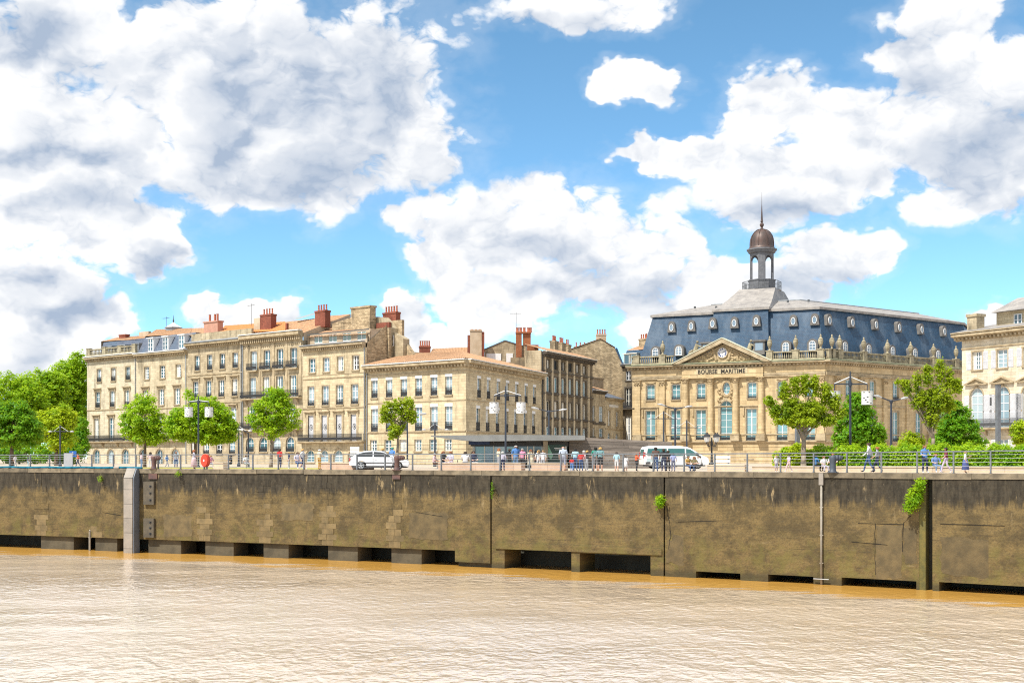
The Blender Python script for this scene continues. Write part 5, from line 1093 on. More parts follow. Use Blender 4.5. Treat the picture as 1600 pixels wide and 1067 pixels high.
obj('lantern_cornice', MB().lathe([(2.35,37.2),(2.6,37.35),(2.65,37.6),(2.9,37.75),(2.9,37.95),(2.5,38.05)], 16, (16.0,22.9)), TW, tw)
obj('dome', MB().lathe([(2.62,38.0),(2.45,38.15),(2.32,38.5),(2.30,39.2),(2.22,39.8),(2.0,40.4),(1.6,40.95),(1.05,41.35),(.5,41.55),(.28,41.7)], 24, (16.0,22.9)), COPR, tw, smooth=True)
ri = MB()
for k in range(8):
    t = 2*PI*k/8; pr = [(2.36,38.4),(2.34,39.2),(2.26,39.8),(2.04,40.42),(1.63,40.99),(1.07,41.4),(.5,41.6)]
    for (r0_, z0_), (r1_, z1_) in zip(pr[:-1], pr[1:]): ri.tube((16.0+r0_*math.cos(t), 22.9+r0_*math.sin(t), z0_), (16.0+r1_*math.cos(t), 22.9+r1_*math.sin(t), z1_), .06, n=5)
obj('dome_ribs', ri, COPR, tw)
obj('finial', MB().lathe([(.35,41.65),(.22,41.9),(.20,42.0),(.38,42.2),(.42,42.45),(.30,42.7),(.14,42.85),(.30,43.0),(.2,43.3),(.12,44.8),(.05,46.2),(.015,48.3)], 8, (16.0,22.9)), COPR, tw)
rg = MB(); hr = 3.3
cr = [(16.0+hr*1.12*math.cos(2*PI*k/8+PI/8), 22.9+hr*1.12*math.sin(2*PI*k/8+PI/8)) for k in range(8)]
for k in range(8):
    p, q = cr[k], cr[(k+1) % 8]
    for z in (.1, .8, 1.55): rg.tube((*p,30.5+z), (*q,30.5+z), .04, n=4)
    for j in range(7): t = j/7; x, y = p[0]+(q[0]-p[0])*t, p[1]+(q[1]-p[1])*t; rg.tube((x,y,30.5), (x,y,30.5+1.55), .03 if j else .05, n=4)
obj('tower_railing', rg, IRON_G, tw); obj('tower_deck', MB().lathe([(3.75,30.5-.2),(3.8,30.5-.02)], 8, (16.0,22.9)), LEADROOF, tw)
tw.scale = (.89,.89,.945); tw.location = (UT-.89*16.0, YT-.89*22.9, ZPL-.945*30.5)
# round lucarnes and arched dormers on the slate
LUC = simple('zinc_lucarne', (.17,.16,.15), (.11,.105,.10), 2, .6)
def lucarne_mesh():
    mb = MB(); n = 12
    ou = [(.62*math.cos(PI*k/n), .35+.62*math.sin(PI*k/n)+.15) for k in range(n+1)]; pl = [(.82,-.85),(.7,-.2)]+ou+[(-.7,-.2),(-.82,-.85)]
    mb.prism(pl, -.1, 2.0); return mb
def luc_ring(a=.32, c=.54, t=.085):
    mb = MB(); n = 16
    for k in range(n):
        p0, p1 = 2*PI*k/n, 2*PI*(k+1)/n; mb.prism([((a)*math.cos(p0), c*math.sin(p0)), ((a+t)*math.cos(p0), (c+t)*math.sin(p0)), ((a+t)*math.cos(p1), (c+t)*math.sin(p1)), (a*math.cos(p1), c*math.sin(p1))], -.18, -.102)
    return mb
def luc_pane(a=.34, c=.56): return MB().poly([(a*math.cos(2*PI*k/16), -.12, c*math.sin(2*PI*k/16)) for k in range(16)])
def dorm_mesh():
    mb = MB(); n = 12; mb.prism([(.95,-.2)]+[(.95*math.cos(PI*k/n), 1.05+.85*math.sin(PI*k/n)) for k in range(n+1)]+[(-.95,-.2)], -.1, 1.6); return mb
PALEG = glass_mat('pale_dormer_glass', (.16,.24,.32), (.26,.34,.42), .1)
def put_luc(q, x, y_, inn_):
    u = q.u(x); z = zat(y_, q.d(x)+inn_*.9); l = q.part('lucarne', shared(('lucarne',), lucarne_mesh, LUC), None, loc=(u, inn_, z))
    l.scale = (.9,1,.95); obj('lucarne_frame', shared(('luc_ring',), luc_ring, WHITE), None, l, (0,0,.0)); obj('pane', shared(('luc_pane',), luc_pane, PALEG), None, l)
def put_dorm(q, x, y_, inn_):
    u = q.u(x); z = zat(y_, q.d(x)+inn_*.9)-.9; l = q.part('dormer', shared(('dorm',), dorm_mesh, LUC), None, loc=(u, inn_, z))
    l.scale = (.88,1,.92); obj('dormer_window', shared(('dormw',), lambda: win_frame(1.2, 1.65, 2, .6), WHITE), None, l, (-.6,-.19,-.1)); obj('pane', shared(('dormp',), lambda: win_pane(1.2, 1.65, .6), PALEG), None, l, (-.6,-.13,-.1))
for x, y_ in ((1046,512),(1077,510),(1237.4,502),(1271,500)): put_luc(b, x-2, y_, 1.75)
for x, y_ in ((1112,506),(1146,505),(1180.6,502)): put_luc(b, x-1, y_, .85)
for x, y_ in ((1309.5,501),(1345.4,504.4),(1382.3,508),(1418.5,512),(1453.6,515.4),(1489,518.5)): put_luc(sf, x, y_, 1.75)
for x, y_ in ((1024.6,548.6),(1061,546),(1228.6,540),(1270,537.6)): put_dorm(b, x-1, y_, .25)
for x, y_ in ((1321.5,539.6),(1358.7,544),(1396,547),(1431,550),(1467,552.5)): put_dorm(sf, x, y_, .25)
for x in (1104,1186): u = b.u(x); d_ = b.part('square_dormer', MB().box(u-.9, u+.9, .0, 1.8, ZT+1.2, ZT+3.3).box(u-1.1, u+1.1, -.2, 1.8, ZT+3.3, ZT+3.55), LUC); obj('pane', win_pane(1.2, 1.2), PALEG, d_, (u-.6, -.02, ZT+1.9))
inv_b = (Matrix.Translation(Vector(b.loc())) @ Matrix.Rotation(b.rot, 4, 'Z')).inverted()
for ch in list(sf.root.children):
    mw = Matrix.Translation(Vector(sf.loc())) @ Matrix.Rotation(sf.rot, 4, 'Z') @ ch.matrix_basis; ch.parent = b.root; ch.matrix_basis = inv_b @ mw
bpy.data.objects.remove(sf.root)
# ---------------------------------------------------------------- vegetation
def leaf_mesh(name, C, O, size, mat, up=.95):
    """C leaf centres, O outward directions: small bent quads"""
    n = len(C); nr = O*.8+RNG.normal(0, .6, (n, 3)); nr[:, 2] += up; nr /= np.linalg.norm(nr, axis=1)[:, None]+1e-9
    t = np.cross(nr, RNG.normal(0, 1, (n, 3))); t /= np.linalg.norm(t, axis=1)[:, None]+1e-9; b_ = np.cross(nr, t)
    s = size*RNG.uniform(.55, 1.2, n)[:, None]; w = s*RNG.uniform(.55, .8, n)[:, None]
    V_ = np.stack([C-t*s*.5, C+b_*w*.5-nr*s*.06, C+t*s*.5, C-b_*w*.5-nr*s*.06], 1).reshape(-1, 3)
    me = bpy.data.meshes.new(name); me.vertices.add(4*n); me.vertices.foreach_set('co', V_.ravel()); me.loops.add(4*n); me.loops.foreach_set('vertex_index', np.arange(4*n, dtype=np.int32))
    me.polygons.add(n); me.polygons.foreach_set('loop_start', np.arange(0, 4*n, 4, dtype=np.int32)); me.polygons.foreach_set('loop_total', np.full(n, 4, dtype=np.int32))
    me.materials.append(mat); me.update(calc_edges=True); return me
def ellip_points(n, c, r, inner=.35):
    v = RNG.normal(0, 1, (n, 3)); v /= np.linalg.norm(v, axis=1)[:, None]; k = RNG.uniform(inner**3, 1, n)**(1/3); return np.array(c)+v*k[:, None]*np.array(r), v
def tree(label, px, d, lobes, leaves, mat, bark=BARK, leaf=.24, clump=.42, tr=.13, per=26, trunk_top=None, name='tree', group=None, lean=0.0, inner=.45, flat=.85, grow=1.14):
    base = Vector(at(px, d)); k = d/F; t = thing(name, label, 'tree' if name != 'bush' else 'bush', base, 0, group)
    leaves = int(leaves*(1.5 if inner < .3 else 2.1)); lobes = [(px+(l[0]-px)*1.06, l[1], l[2]*grow, l[3]*grow) for l in lobes]; area = sum(l[2]*l[3] for l in lobes); CC = []; OO = []; cen = []
    for (x, y, rx, ry) in lobes:
        c = ((x-px)*k, RNG.uniform(-.15, .15)*rx*k, zat(y, d)); r = (rx*k, rx*k*flat, ry*k); nc = max(4, int(leaves/per*rx*ry/area))
        p, v = ellip_points(nc, c, r, inner); p += RNG.normal(0, .1, p.shape)*clump; cen.append(p)
        for q, vv in zip(p, v):
            m = int(per*RNG.uniform(.5, 1.5)); o = RNG.normal(0, 1, (m, 3)); o /= np.linalg.norm(o, axis=1)[:, None]; rad = clump*RNG.uniform(.6, 1.35)
            CC.append(q+o*rad*RNG.uniform(.3, 1, m)[:, None]*np.array((1,1,.75))); OO.append(o*.7+vv*.5)
    C = np.concatenate(CC); O = np.concatenate(OO); C[:, 2] = np.maximum(C[:, 2], .12)
    obj('crown', leaf_mesh('crown', C, O, leaf, mat), None, t)
    cen = np.concatenate(cen); zmin = cen[:, 2].min(); zmax = cen[:, 2].max(); zt = trunk_top if trunk_top else zmin+.25*(zmax-zmin)
    mb = MB(); prev = Vector((0, 0, -.05)); n = 5
    for i in range(1, n+1):
        q = Vector((lean*i/n+RNG.normal(0, .03), RNG.normal(0, .03), zt*i/n)); mb.tube(prev, q, tr*(1.25-.5*(i-1)/n) if i > 1 else tr*1.5, tr*(1.25-.5*i/n), 8); prev = q
    obj('trunk', mb, bark, t, smooth=True); lb = MB(); top = prev
    idx = RNG.choice(len(cen), min(len(cen), 26), replace=False)
    for i in idx:
        e = Vector(cen[i]); st = Vector((top.x, top.y, zt*RNG.uniform(.75, 1.0))); md = st.lerp(e, .5)+Vector((RNG.normal(0, .12), RNG.normal(0, .12), .15))
        lb.tube(st, md, tr*.42, tr*.26, 5); lb.tube(md, e, tr*.26, tr*.08, 5)
    obj('limbs', lb, bark, t); return t
QT = 'young trees along the quay'
tree('round bright green tree in front of the leftmost limestone house', 226, 118, [(223,650,30,30),(205,666,18,20),(246,670,19,20),(226,630,15,17),(230,685,26,9)], 5200, LEAF, group=QT)
tree('wide bright green tree behind the left hanging-lantern mast', 305, 116, [(300,662,34,25),(335,662,30,27),(318,638,26,18),(352,672,15,16),(277,668,14,18),(296,614,4,7),(330,684,28,8)], 13500, LEAF, group=QT)
tree('green tree in front of the house with black balconies', 423, 114, [(425,642,27,26),(406,655,17,17),(447,652,17,20),(430,616,14,12),(426,674,18,10),(440,626,14,12)], 4700, LEAF, bark=BARK_G, group=QT)
tree('slender vase shaped tree in front of the low corner house', 621, 100, [(621,658,12,24),(607,642,9,16),(637,638,10,20),(622,632,7,10),(644,652,5,12),(599,650,5,10),(615,675,8,9)], 3000, LEAF_O, bark=BARK_G, leaf=.2, clump=.3, tr=.10, group=QT, flat=.9, grow=1.0)
tree('broad umbrella shaped olive green tree with pale trunk before the hedge', 1256, 79.5, [(1214,640,10,11),(1204,626,6,8),(1228,612,7,16),(1243,604,6,17),(1258,600,6,18),(1273,603,6,17),(1288,612,7,15),(1301,628,8,13),(1309,646,8,8),(1240,640,19,17),(1270,640,21,17),(1256,658,34,9),(1222,656,12,7),(1292,656,14,8)], 13500, LEAF_O, bark=BARK_G, leaf=.17, clump=.27, tr=.15, per=18, inner=.2, trunk_top=zat(674, 79.5), group=QT, grow=1.0)
tree('dense dark green tree behind the right lantern mast', 1342, 93, [(1342,674,34,26),(1341,642,22,24),(1362,686,18,14),(1322,690,18,11),(1345,622,8,8)], 7500, LEAF_D, leaf=.22, clump=.36, group=QT)
tree('open vase shaped light green tree with forked trunk on the right', 1458, 84, [(1420,604,7,13),(1434,596,6,16),(1450,586,6,18),(1468,580,6,20),(1482,594,7,20),(1494,602,6,13),(1440,624,14,18),(1466,622,17,22),(1456,650,13,18),(1410,598,6,6),(1482,632,10,14)], 6800, LEAF_O, bark=BARK_G, leaf=.18, clump=.3, tr=.13, per=18, inner=.2, trunk_top=zat(672, 84), group=QT, grow=1.0)
tree('dense conical green tree behind the forked tree at right', 1497, 96, [(1497,676,30,24),(1494,650,18,18),(1520,690,17,11),(1495,634,7,8),(1472,690,14,12)], 6500, LEAF_D, leaf=.22, clump=.36, group=QT)
tree('small yellow green tree cut by the right edge', 1596, 85, [(1596,674,15,16),(1600,690,12,8)], 1700, LEAF_Y, leaf=.18, clump=.28, tr=.06)
tree('rounded yellow green bush above the hedge', 1425, 85.5, [(1425,690,18,14),(1418,698,12,10),(1436,698,10,9)], 1900, LEAF_Y, leaf=.17, clump=.26, tr=.05, name='bush')
LT = 'tall trees beyond the houses on the left'
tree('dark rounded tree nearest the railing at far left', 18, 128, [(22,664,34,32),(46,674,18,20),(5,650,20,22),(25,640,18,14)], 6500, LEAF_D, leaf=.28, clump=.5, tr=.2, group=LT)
tree('light yellow green tree between the dark tree and the corner house', 88, 150, [(88,668,22,28),(100,655,16,22),(75,660,16,20),(92,690,22,12)], 5200, LEAF_Y, leaf=.3, clump=.55, tr=.2, group=LT)
for px, d, lb, lab in ((-70,190,[(-70,630,50,50),(-70,680,50,30)],'tall leafy tree cut by the left edge of the picture'),(12,215,[(10,628,48,42),(40,640,30,40),(10,680,50,30)],'tall bright tree rising behind the dark rounded tree'),
    (62,228,[(62,618,38,36),(50,650,40,40),(80,600,20,18)],'broad tall tree in the middle of the left tree group'),(108,240,[(108,600,30,36),(122,575,15,22),(110,650,26,50),(122,620,12,40)],'tallest tree close against the leftmost house')):
    tree(lab, px, d, lb, 17000, LEAF, leaf=.46, clump=.8, tr=.3, group=LT, inner=.55)
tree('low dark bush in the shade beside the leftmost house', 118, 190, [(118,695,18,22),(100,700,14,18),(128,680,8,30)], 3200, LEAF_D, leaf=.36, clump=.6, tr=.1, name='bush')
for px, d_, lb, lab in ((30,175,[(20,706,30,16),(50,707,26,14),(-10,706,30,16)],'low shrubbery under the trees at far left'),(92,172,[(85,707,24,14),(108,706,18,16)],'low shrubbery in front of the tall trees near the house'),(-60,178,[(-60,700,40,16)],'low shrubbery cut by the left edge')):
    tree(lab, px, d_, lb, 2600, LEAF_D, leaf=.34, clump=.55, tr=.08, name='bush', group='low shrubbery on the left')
# clipped hedge and low planter kerb
def hedge(label, a, b_, off, wid, h, n, mat, leaf=.17, bump=.12):
    t = thing('hedge', label, 'hedge', onq((a+b_)/2, off)); o = Vector(t.location); core = MB(); C = []; O = []
    seg = max(2, int((b_-a)/30)); pts = [a+(b_-a)*k/seg for k in range(seg+1)]
    for p, q in zip(pts[:-1], pts[1:]):
        c = [onq(p, off-wid/2+.15)-o, onq(q, off-wid/2+.15)-o, onq(q, off+wid/2-.15)-o, onq(p, off+wid/2-.15)-o]; hh = h-.2
        core.add([(v.x,v.y,.0) for v in c]+[(v.x,v.y,hh) for v in c], [(4,5,6,7),(0,1,5,4),(1,2,6,5),(2,3,7,6),(3,0,4,7)])
    for _ in range(n):
        px = random.uniform(a, b_); top = h+bump*math.sin(px*.13)+bump*.8*math.sin(px*.31+1)
        f = random.random()
        if f < .55: q = onq(px, off-wid/2+random.gauss(0, .10))-o; z = top*random.uniform(.05, 1.0); nn = -inward(px)
        else: q = onq(px, off+random.uniform(-wid/2, wid/2))-o; z = top+random.gauss(0, .10); nn = Vector((0,0,1))
        C.append((q.x, q.y, z)); O.append(tuple(nn))
    obj('hedge_core', core, LEAF_D, t); tag(obj('foliage', leaf_mesh('foliage', np.array(C), np.array(O), leaf, mat), None, t), kind='stuff'); return t
hedge('long clipped green hedge behind the railing on the right', 1216, 2100, 7.0, 1.5, 1.42, 42000, LEAF)
hedge('bushy bright yellow green hedge end beside the white board', 1142, 1214, 8.0, 1.6, 1.32, 5200, LEAF_Y, leaf=.2, bump=.2)
KERB = simple('kerb_limestone', (.62,.50,.36), (.52,.41,.29), 1.2, .85, rnd=.06); KERBP = simple('bench_pink_stone', (.55,.38,.28), (.46,.32,.23), 1.5, .85, rnd=.06)
def kerb(name, label, a, b_, off, wid, h, mat, step=58, cat='kerb', cap=None):
    t = thing(name, label, cat, onq((a+b_)/2, off)); o = Vector(t.location); p = a
    while p < b_-1:
        q = min(b_, p+step); c = [onq(p+.15, off)-o, onq(q-.15, off)-o, onq(q-.15, off+wid)-o, onq(p+.15, off+wid)-o]
        obj('block', MB().add([(v.x,v.y,0) for v in c]+[(v.x,v.y,h-.06) for v in c], [(4,5,6,7),(0,1,5,4),(1,2,6,5),(2,3,7,6),(3,0,4,7)]), mat, t)
        c = [onq(p+.05, off-.04)-o, onq(q-.05, off-.04)-o, onq(q-.05, off+wid+.04)-o, onq(p+.05, off+wid+.04)-o]
        obj('cap_slab', MB().add([(v.x,v.y,h-.06) for v in c]+[(v.x,v.y,h) for v in c], [(4,5,6,7),(0,1,5,4),(1,2,6,5),(2,3,7,6),(3,0,4,7)]), cap or KERB, t); p = q
kerb('planter_kerb', 'long low pale stone planter edge below the hedge', 1126, 2100, 5.2, .5, .34, KERB)
kerb('stone_bench', 'pinkish stone bench wall left of the white car', 458, 536, 3.4, .6, .5, KERBP, 26, 'bench')
kerb('stone_bench', 'long pinkish stone bench wall right of the white car', 642, 774, 3.6, .6, .5, KERBP, 30, 'bench')
kerb('stone_bench', 'pinkish stone bench wall where people sit beside the lantern mast', 790, 842, 3.6, .6, .5, KERBP, 26, 'bench')
kerb('stone_bench', 'short pale stone bench beside the red lifebuoy case', 296, 312, 2.8, .6, .5, KERB, 16, 'bench')
kerb('stone_bench', 'low pale stone seat under the sitting group by the van', 1062, 1122, 4.4, .6, .42, KERB, 30, 'bench')
# plants rooted in the wall
def wallplant(label, px, y, rx, ry, n, mat=LEAF, leaf=.13):
    d = dE(px)-.25; p = Vector(at(px, d, zat(y, d))); k = d/F; t = thing('wall_plant', label, 'plant', p, 0, 'plants growing from the quay wall')
    C, v = ellip_points(n, (0, -.05, 0), (rx*k, .42, ry*k), .1); C += RNG.normal(0, .06, C.shape); C[:, 0] += .35*C[:, 2]*(1 if n > 800 else 0)
    C[:, 1] = np.minimum(C[:, 1], .3); obj('foliage', leaf_mesh('foliage', C, v, leaf, mat), None, t); st = MB()
    for i in range(9): e = C[RNG.integers(len(C))]; st.tube((rx*k*.5, .30, -.1), tuple(e), .022, .008, 4)
    obj('stems', st, BARK, t)
wallplant('large bright shrub growing beside the mossy slot in the wall', 1428, 778, 15, 24, 1500); wallplant('upper tip of greenery above the large wall shrub', 1438, 755, 8, 9, 350)
wallplant('small bright shrub growing at the crack in the middle panel', 1031, 783, 8, 11, 520); wallplant('thin ivy line in the joint right of the stepped block', 769, 765, 1.6, 14, 160, LEAF_D, .09)
wallplant('tiny tuft under the coping left of the fender post', 157, 747, 3, 5, 110, LEAF, .1); wallplant('tiny tuft on the coping right of the bollard', 279, 740, 5, 4, 110, LEAF, .1)
# ---------------------------------------------------------------- street furniture
def drum_mesh():
    mb = MB(); n = 20; r = .36; h = .86
    for i in range(14):
        for k in range(n):
            if random.random() < .13: continue          # punched holes
            a, b_ = 2*PI*k/n, 2*PI*(k+1)/n; z0, z1 = -h+h*i/14, -h+h*(i+1)/14
            mb.quad((r*math.cos(a), r*math.sin(a), z0), (r*math.cos(b_), r*math.sin(b_), z0), (r*math.cos(b_), r*math.sin(b_), z1), (r*math.cos(a), r*math.sin(a), z1))
    mb.lathe([(r+.01,-.02),(r+.01,.0)], n); return mb
LAMPH = simple('lamp_head_grey', (.50,.51,.52), (.40,.41,.42), 3, .4, metal=.3); DRUM = simple('perforated_white_metal', (.74,.74,.74), (.58,.58,.58), 9, .5)
def lantern_mast(label, px, d, ytop, ybar, xl, xr, ydrum):
    t = thing('lantern_mast', label, 'street lamp', at(px, d), 0, 'masts with hanging perforated lanterns'); k = d/F; H = zat(ytop, d); zb = zat(ybar, d); a = (xl-px)*k; c = (xr-px)*k
    obj('pole', MB().tube((0,0,0), (0,0,H-.3), .085, .065, 10).tube((0,0,H-.3), (0,0,H), .05, .04, 8).lathe([(.16,0),(.16,.12),(.09,.2)], 10), POLE, t, smooth=False)
    obj('crossbar', MB().tube((a,0,zb), (c,0,zb), .045, n=6), POLE, t); obj('collar', MB().lathe([(.12,zb-.12),(.12,zb+.12)], 10), POLE, t)
    for x in (a, c): obj('stay_rod', MB().tube((0,0,H-.35), (x,0,zb+.03), .03, n=5), WHITE, t)
    for x in (a, c):
        z = zat(ydrum, d); l = obj('hanging_lantern', shared(('drum',), drum_mesh, DRUM), None, t, (x, 0, z), random.random()); obj('lantern_hanger', MB().tube((0,0,-.02), (0,0,zb-z), .03, n=5), POLE, l); obj('lantern_core', MB().lathe([(.2,-.84),(.2,-.02)], 8), LAMPH, l)
lantern_mast('hanging lantern mast in front of the wide bright green tree', 310, 112, 619, 628, 295, 326.5, 636)
lantern_mast('hanging lantern mast in front of the glazed kiosk', 790, 99, 603, 618, 772, 814, 628.5)
lantern_mast('tall hanging lantern mast between the trees on the right', 1328.5, 81, 580, 600, 1304, 1355, 611)
def gull_lamp(label, px, d, yj, xl, yl, xr, yr):
    t = thing('street_lamp', label, 'street lamp', at(px, d), 0, 'twin arm street lamps'); k = d/F; zj = zat(yj, d)
    obj('pole', MB().tube((0,0,0), (0,0,zj), .11, .075, 8).lathe([(.2,0),(.2,.3),(.12,.4)], 8), POLE, t); obj('junction', MB().lathe([(.12,zj-.15),(.15,zj+.05),(.08,zj+.12)], 8), POLE, t)
    for x, y in ((xl,yl),(xr,yr)):
        e = Vector(((x-px)*k, 0, zat(y, d))); a = obj('arm', MB().tube((0,0,zj), e*.72+Vector((0,0,zj*.28-.0)), .06, .045, 6), POLE, t); s_ = 1 if e.x > 0 else -1; m0 = e*.72+Vector((0,0,zj*.28))
        obj('lamp_head', MB().tube(m0, e, .05, .11, 8).tube(e, e+Vector((s_*.35,0,.05)), .11, .05, 8), LAMPH, a)
gull_lamp('twin arm street lamp in front of the sooty house', 857.5, 124, 643, 836, 637.5, 880, 640); gull_lamp('twin arm street lamp left of the exchange pediment', 1055, 122, 639, 1033, 632, 1076, 635); gull_lamp('twin arm street lamp between the trees on the right', 1392.5, 100, 627, 1372, 619, 1413, 622)
def bar_lamp(label, px, d, ytop, ybar, xl, xr, stays=True):
    t = thing('street_lamp', label, 'street lamp', at(px, d), 0, 'crossbar street lamps'); k = d/F; H = zat(ytop, d); zb = zat(ybar, d); a, c = (xl-px)*k, (xr-px)*k
    obj('pole', MB().tube((0,0,0), (0,0,H), .10, .075, 8).lathe([(.18,0),(.18,.25),(.11,.35)], 8), POLE, t); obj('crossbar', MB().tube((a,0,zb), (c,0,zb), .04, n=6), POLE, t)
    for x in (a, c): obj('stay_rod', MB().tube((0,0,H-.1), (x*.75,0,zb), .025, n=4), WHITE, t); s_ = 1 if x > 0 else -1; obj('lamp_head', MB().lathe([(.05,zb+.10),(.20,zb+.02),(.22,zb-.04),(.10,zb-.08)], 10, (x+s_*.1, 0)), LAMPH, t)
bar_lamp('crossbar street lamp between the wide bright tree and the balcony house tree', 373, 130, 664, 673, 362, 389); bar_lamp('crossbar street lamp before the low corner house', 679.5, 128, 660, 671, 664, 696.5); bar_lamp('taller crossbar street lamp above the white van', 1037, 126, 642, 654, 1017, 1060); bar_lamp('shorter crossbar street lamp right of the van', 1073, 132, 656, 668, 1053, 1092); bar_lamp('crossbar street lamp in front of the trees at far left', 94, 135, 664, 674, 80, 111); bar_lamp('crossbar street lamp half hidden by the conical tree', 1476.5, 103, 652, 661, 1453, 1503)
def arm_lamp(label, px, d, ytop, xe, ye):
    t = thing('street_lamp', label, 'street lamp', at(px, d), 0, 'single arm street lamps'); k = d/F; H = zat(ytop, d); e = Vector(((xe-px)*k, 0, zat(ye, d))); obj('pole', MB().tube((0,0,0), (0,0,H), .09, .06, 8), POLE, t)
    obj('arm', MB().tube((0,0,H-.1), e, .045, .035, 6), POLE, t); s_ = 1 if e.x > 0 else -1; obj('lamp_head', MB().tube(e, e+Vector((s_*.6,0,.05)), .13, .07, 8), LAMPH, t)
arm_lamp('single arm street lamp right of the slender vase shaped tree', 636.5, 118, 655, 656, 647); arm_lamp('plain dark lamp pole left of the black balcony house tree', 388, 121, 676, 380, 672)
# candelabra with four lanterns
d = 118; k = d/F; t = thing('candelabra_lamp', 'old style dark candelabra lamp with glass lanterns before the exchange', 'street lamp', at(1112, d)); zj = zat(692, d)
obj('pole', MB().lathe([(.3,0),(.28,.3),(.12,.5),(.10,1.0),(.07,zj-.3),(.12,zj-.1),(.05,zj+.5)], 10), IRON, t)
for i in range(4):
    a = PI/4+i*PI/2; e = Vector((.62*math.cos(a), .62*math.sin(a), 0)); obj('bracket', MB().tube((0,0,zj-.2), e*.7+Vector((0,0,zj-.3)), .035, n=5).tube(e*.7+Vector((0,0,zj-.3)), e+Vector((0,0,zj+.1)), .035, n=5), IRON, t)
    l = obj('lantern', MB().lathe([(.12,zj+.1),(.24,zj+.55)], 6, (e.x, e.y)), glass_mat('lantern_glass%d' % i, (.5,.52,.52), (.55,.56,.56), .2), t); obj('lantern_cap', MB().lathe([(.28,zj+.552),(.2,zj+.75),(.06,zj+.85),(.04,zj+.98)], 6, (e.x, e.y)), IRON, l)
# slim grey pylons
for px, d, yt, w, lab in ((1559.5,92,601,.27,'tall slim square grey pylon before the shuttered house'),(1246,96,640,.29,'slim square grey pylon behind the umbrella shaped tree')):
    t = thing('pylon', lab, 'pylon', at(px, d), .3, 'slim grey pylons'); H = zat(yt, d); obj('shaft', MB().box(-w/2, w/2, -w/2, w/2, 0, H-.05), STEEL, t); obj('foot_plate', MB().box(-w, w, -w, w, 0.001, .04), STEEL, t); obj('top_cap', MB().box(-w/2-.015, w/2+.015, -w/2-.015, w/2+.015, H-.05, H), IRON_G, t)
# life buoy case, sign panels, boards
RED = simple('signal_red', (.62,.05,.02), (.55,.045,.02), 3, .45)
p = onq(318, .25, .14); t = thing('lifebuoy_case', 'round orange red lifebuoy case fixed to a railing post', 'lifebuoy', p, math.atan2(tang(318).y, tang(318).x)); n = 20
for y0, y1, r_, nm in ((-.14,.10,.36,'case_body'),(-.20,-.142,.32,'case_lid')):
    m_ = MB(); m_.add([(r_*math.cos(2*PI*k/n)*1.0, y_, .52+r_*1.35*math.sin(2*PI*k/n)) for y_ in (y0,y1) for k in range(n)], [tuple(range(n)), tuple(range(2*n-1,n-1,-1))]+[(k,(k+1)%n,n+(k+1)%n,n+k) for k in range(n)]); obj(nm, m_, RED, t)
obj('handle', MB().box(-.05, .05, -.23, -.202, .45, .6), WHITE, t); obj('bracket', MB().box(-.05, .05, .102, .18, -.13, .9), STEEL, t)
p = onq(104, .2, .1); t = thing('grey_sign_panel', 'blank grey metal sign panel on the railing at far left', 'sign', p, math.atan2(tang(104).y, tang(104).x)); obj('panel', MB().box(-.45, .45, -.03, .0, .05, 1.12), simple('sign_grey', (.32,.33,.35), (.28,.29,.31), 2, .5), t); obj('frame', MB().box(-.48, .48, .001, .04, .0, .05).box(-.48, .48, .001, .04, 1.1, 1.16), STEEL, t)
BLUES = simple('sign_blue', (.02,.12,.45), None, rough=.4); t = thing('blue_sign', 'small blue road sign on a post beside the grey panel', 'sign', at(114, 118)); zz = zat(713, 118); obj('post', MB().tube((0,0,0), (0,0,zz+.5), .03, n=6), STEEL, t); obj('plate', MB().box(-.33, .33, -.05, -.031, zz-.05, zz+.5), BLUES, t); obj('white_symbol', MB().box(-.16, .16, -.056, -.0505, zz+.1, zz+.18).box(-.04, .04, -.056, -.0505, zz+.182, zz+.4), WHITE, t)
def board(label, x0, x1, y0, y1, d, n, gap=.04):
    px = (x0+x1)/2; w = (x1-x0)*d/F; t = thing('sign_board', label, 'sign', at(px, d)); z0, z1 = zat(y1, d), zat(y0, d)
    for k in range(n): a = z0+(z1-z0)*k/n; obj('plank', MB().box(-w/2, w/2, -.06, 0, a+gap/2, a+(z1-z0)/n-gap/2), WHITE, t)
    for x in (-w*.4, w*.4): obj('leg', MB().box(x-.05, x+.05, .002, .10, 0, z1), STEEL, t)
board('white direction sign of stacked planks behind the car roof', 547, 561.5, 697.5, 712, 108, 3); board('white slatted board between the candelabra lamp and the hedge end', 1115, 1141, 711, 730, 92, 3, .08)
# ---------------------------------------------------------------- kiosk with flat roof and plank wall
d = 107; k = d/F
KR = simple('kiosk_roof', (.26,.265,.26), (.20,.205,.20), 1.0, .5, metal=.2); NAVY = simple('navy_sign', (.012,.03,.10), None, rough=.4); DARKP = simple('dark_fascia', (.03,.03,.03), None, rough=.5)
PLANK = simple('weathered_plank', (.24,.205,.175), (.145,.122,.105), 2.2, .85, rnd=.25, bump=.4, stretch=(.3,1,3)); ox = at(800, d)
t = thing('kiosk', 'glazed kiosk with long flat projecting roof behind the lantern mast', 'kiosk', ox, -.06); X = lambda px: (px-800)*k; Zk = lambda py: zat(py, d)
obj('roof', MB().prism([(X(678),Zk(682.5)),(X(715),Zk(687)),(X(745),Zk(690)),(X(914),Zk(688)),(X(914),Zk(681)),(X(800),Zk(680)),(X(679),Zk(681))], -2.6, 5.0), KR, t)
obj('back_wall', MB().box(X(735), X(910), 2.4, 2.6, 0, Zk(689)), DARKP, t)
gl = obj('glass_front', MB().box(X(738), X(886), .25, .29, .08, Zk(697)), GLASS_D, t)
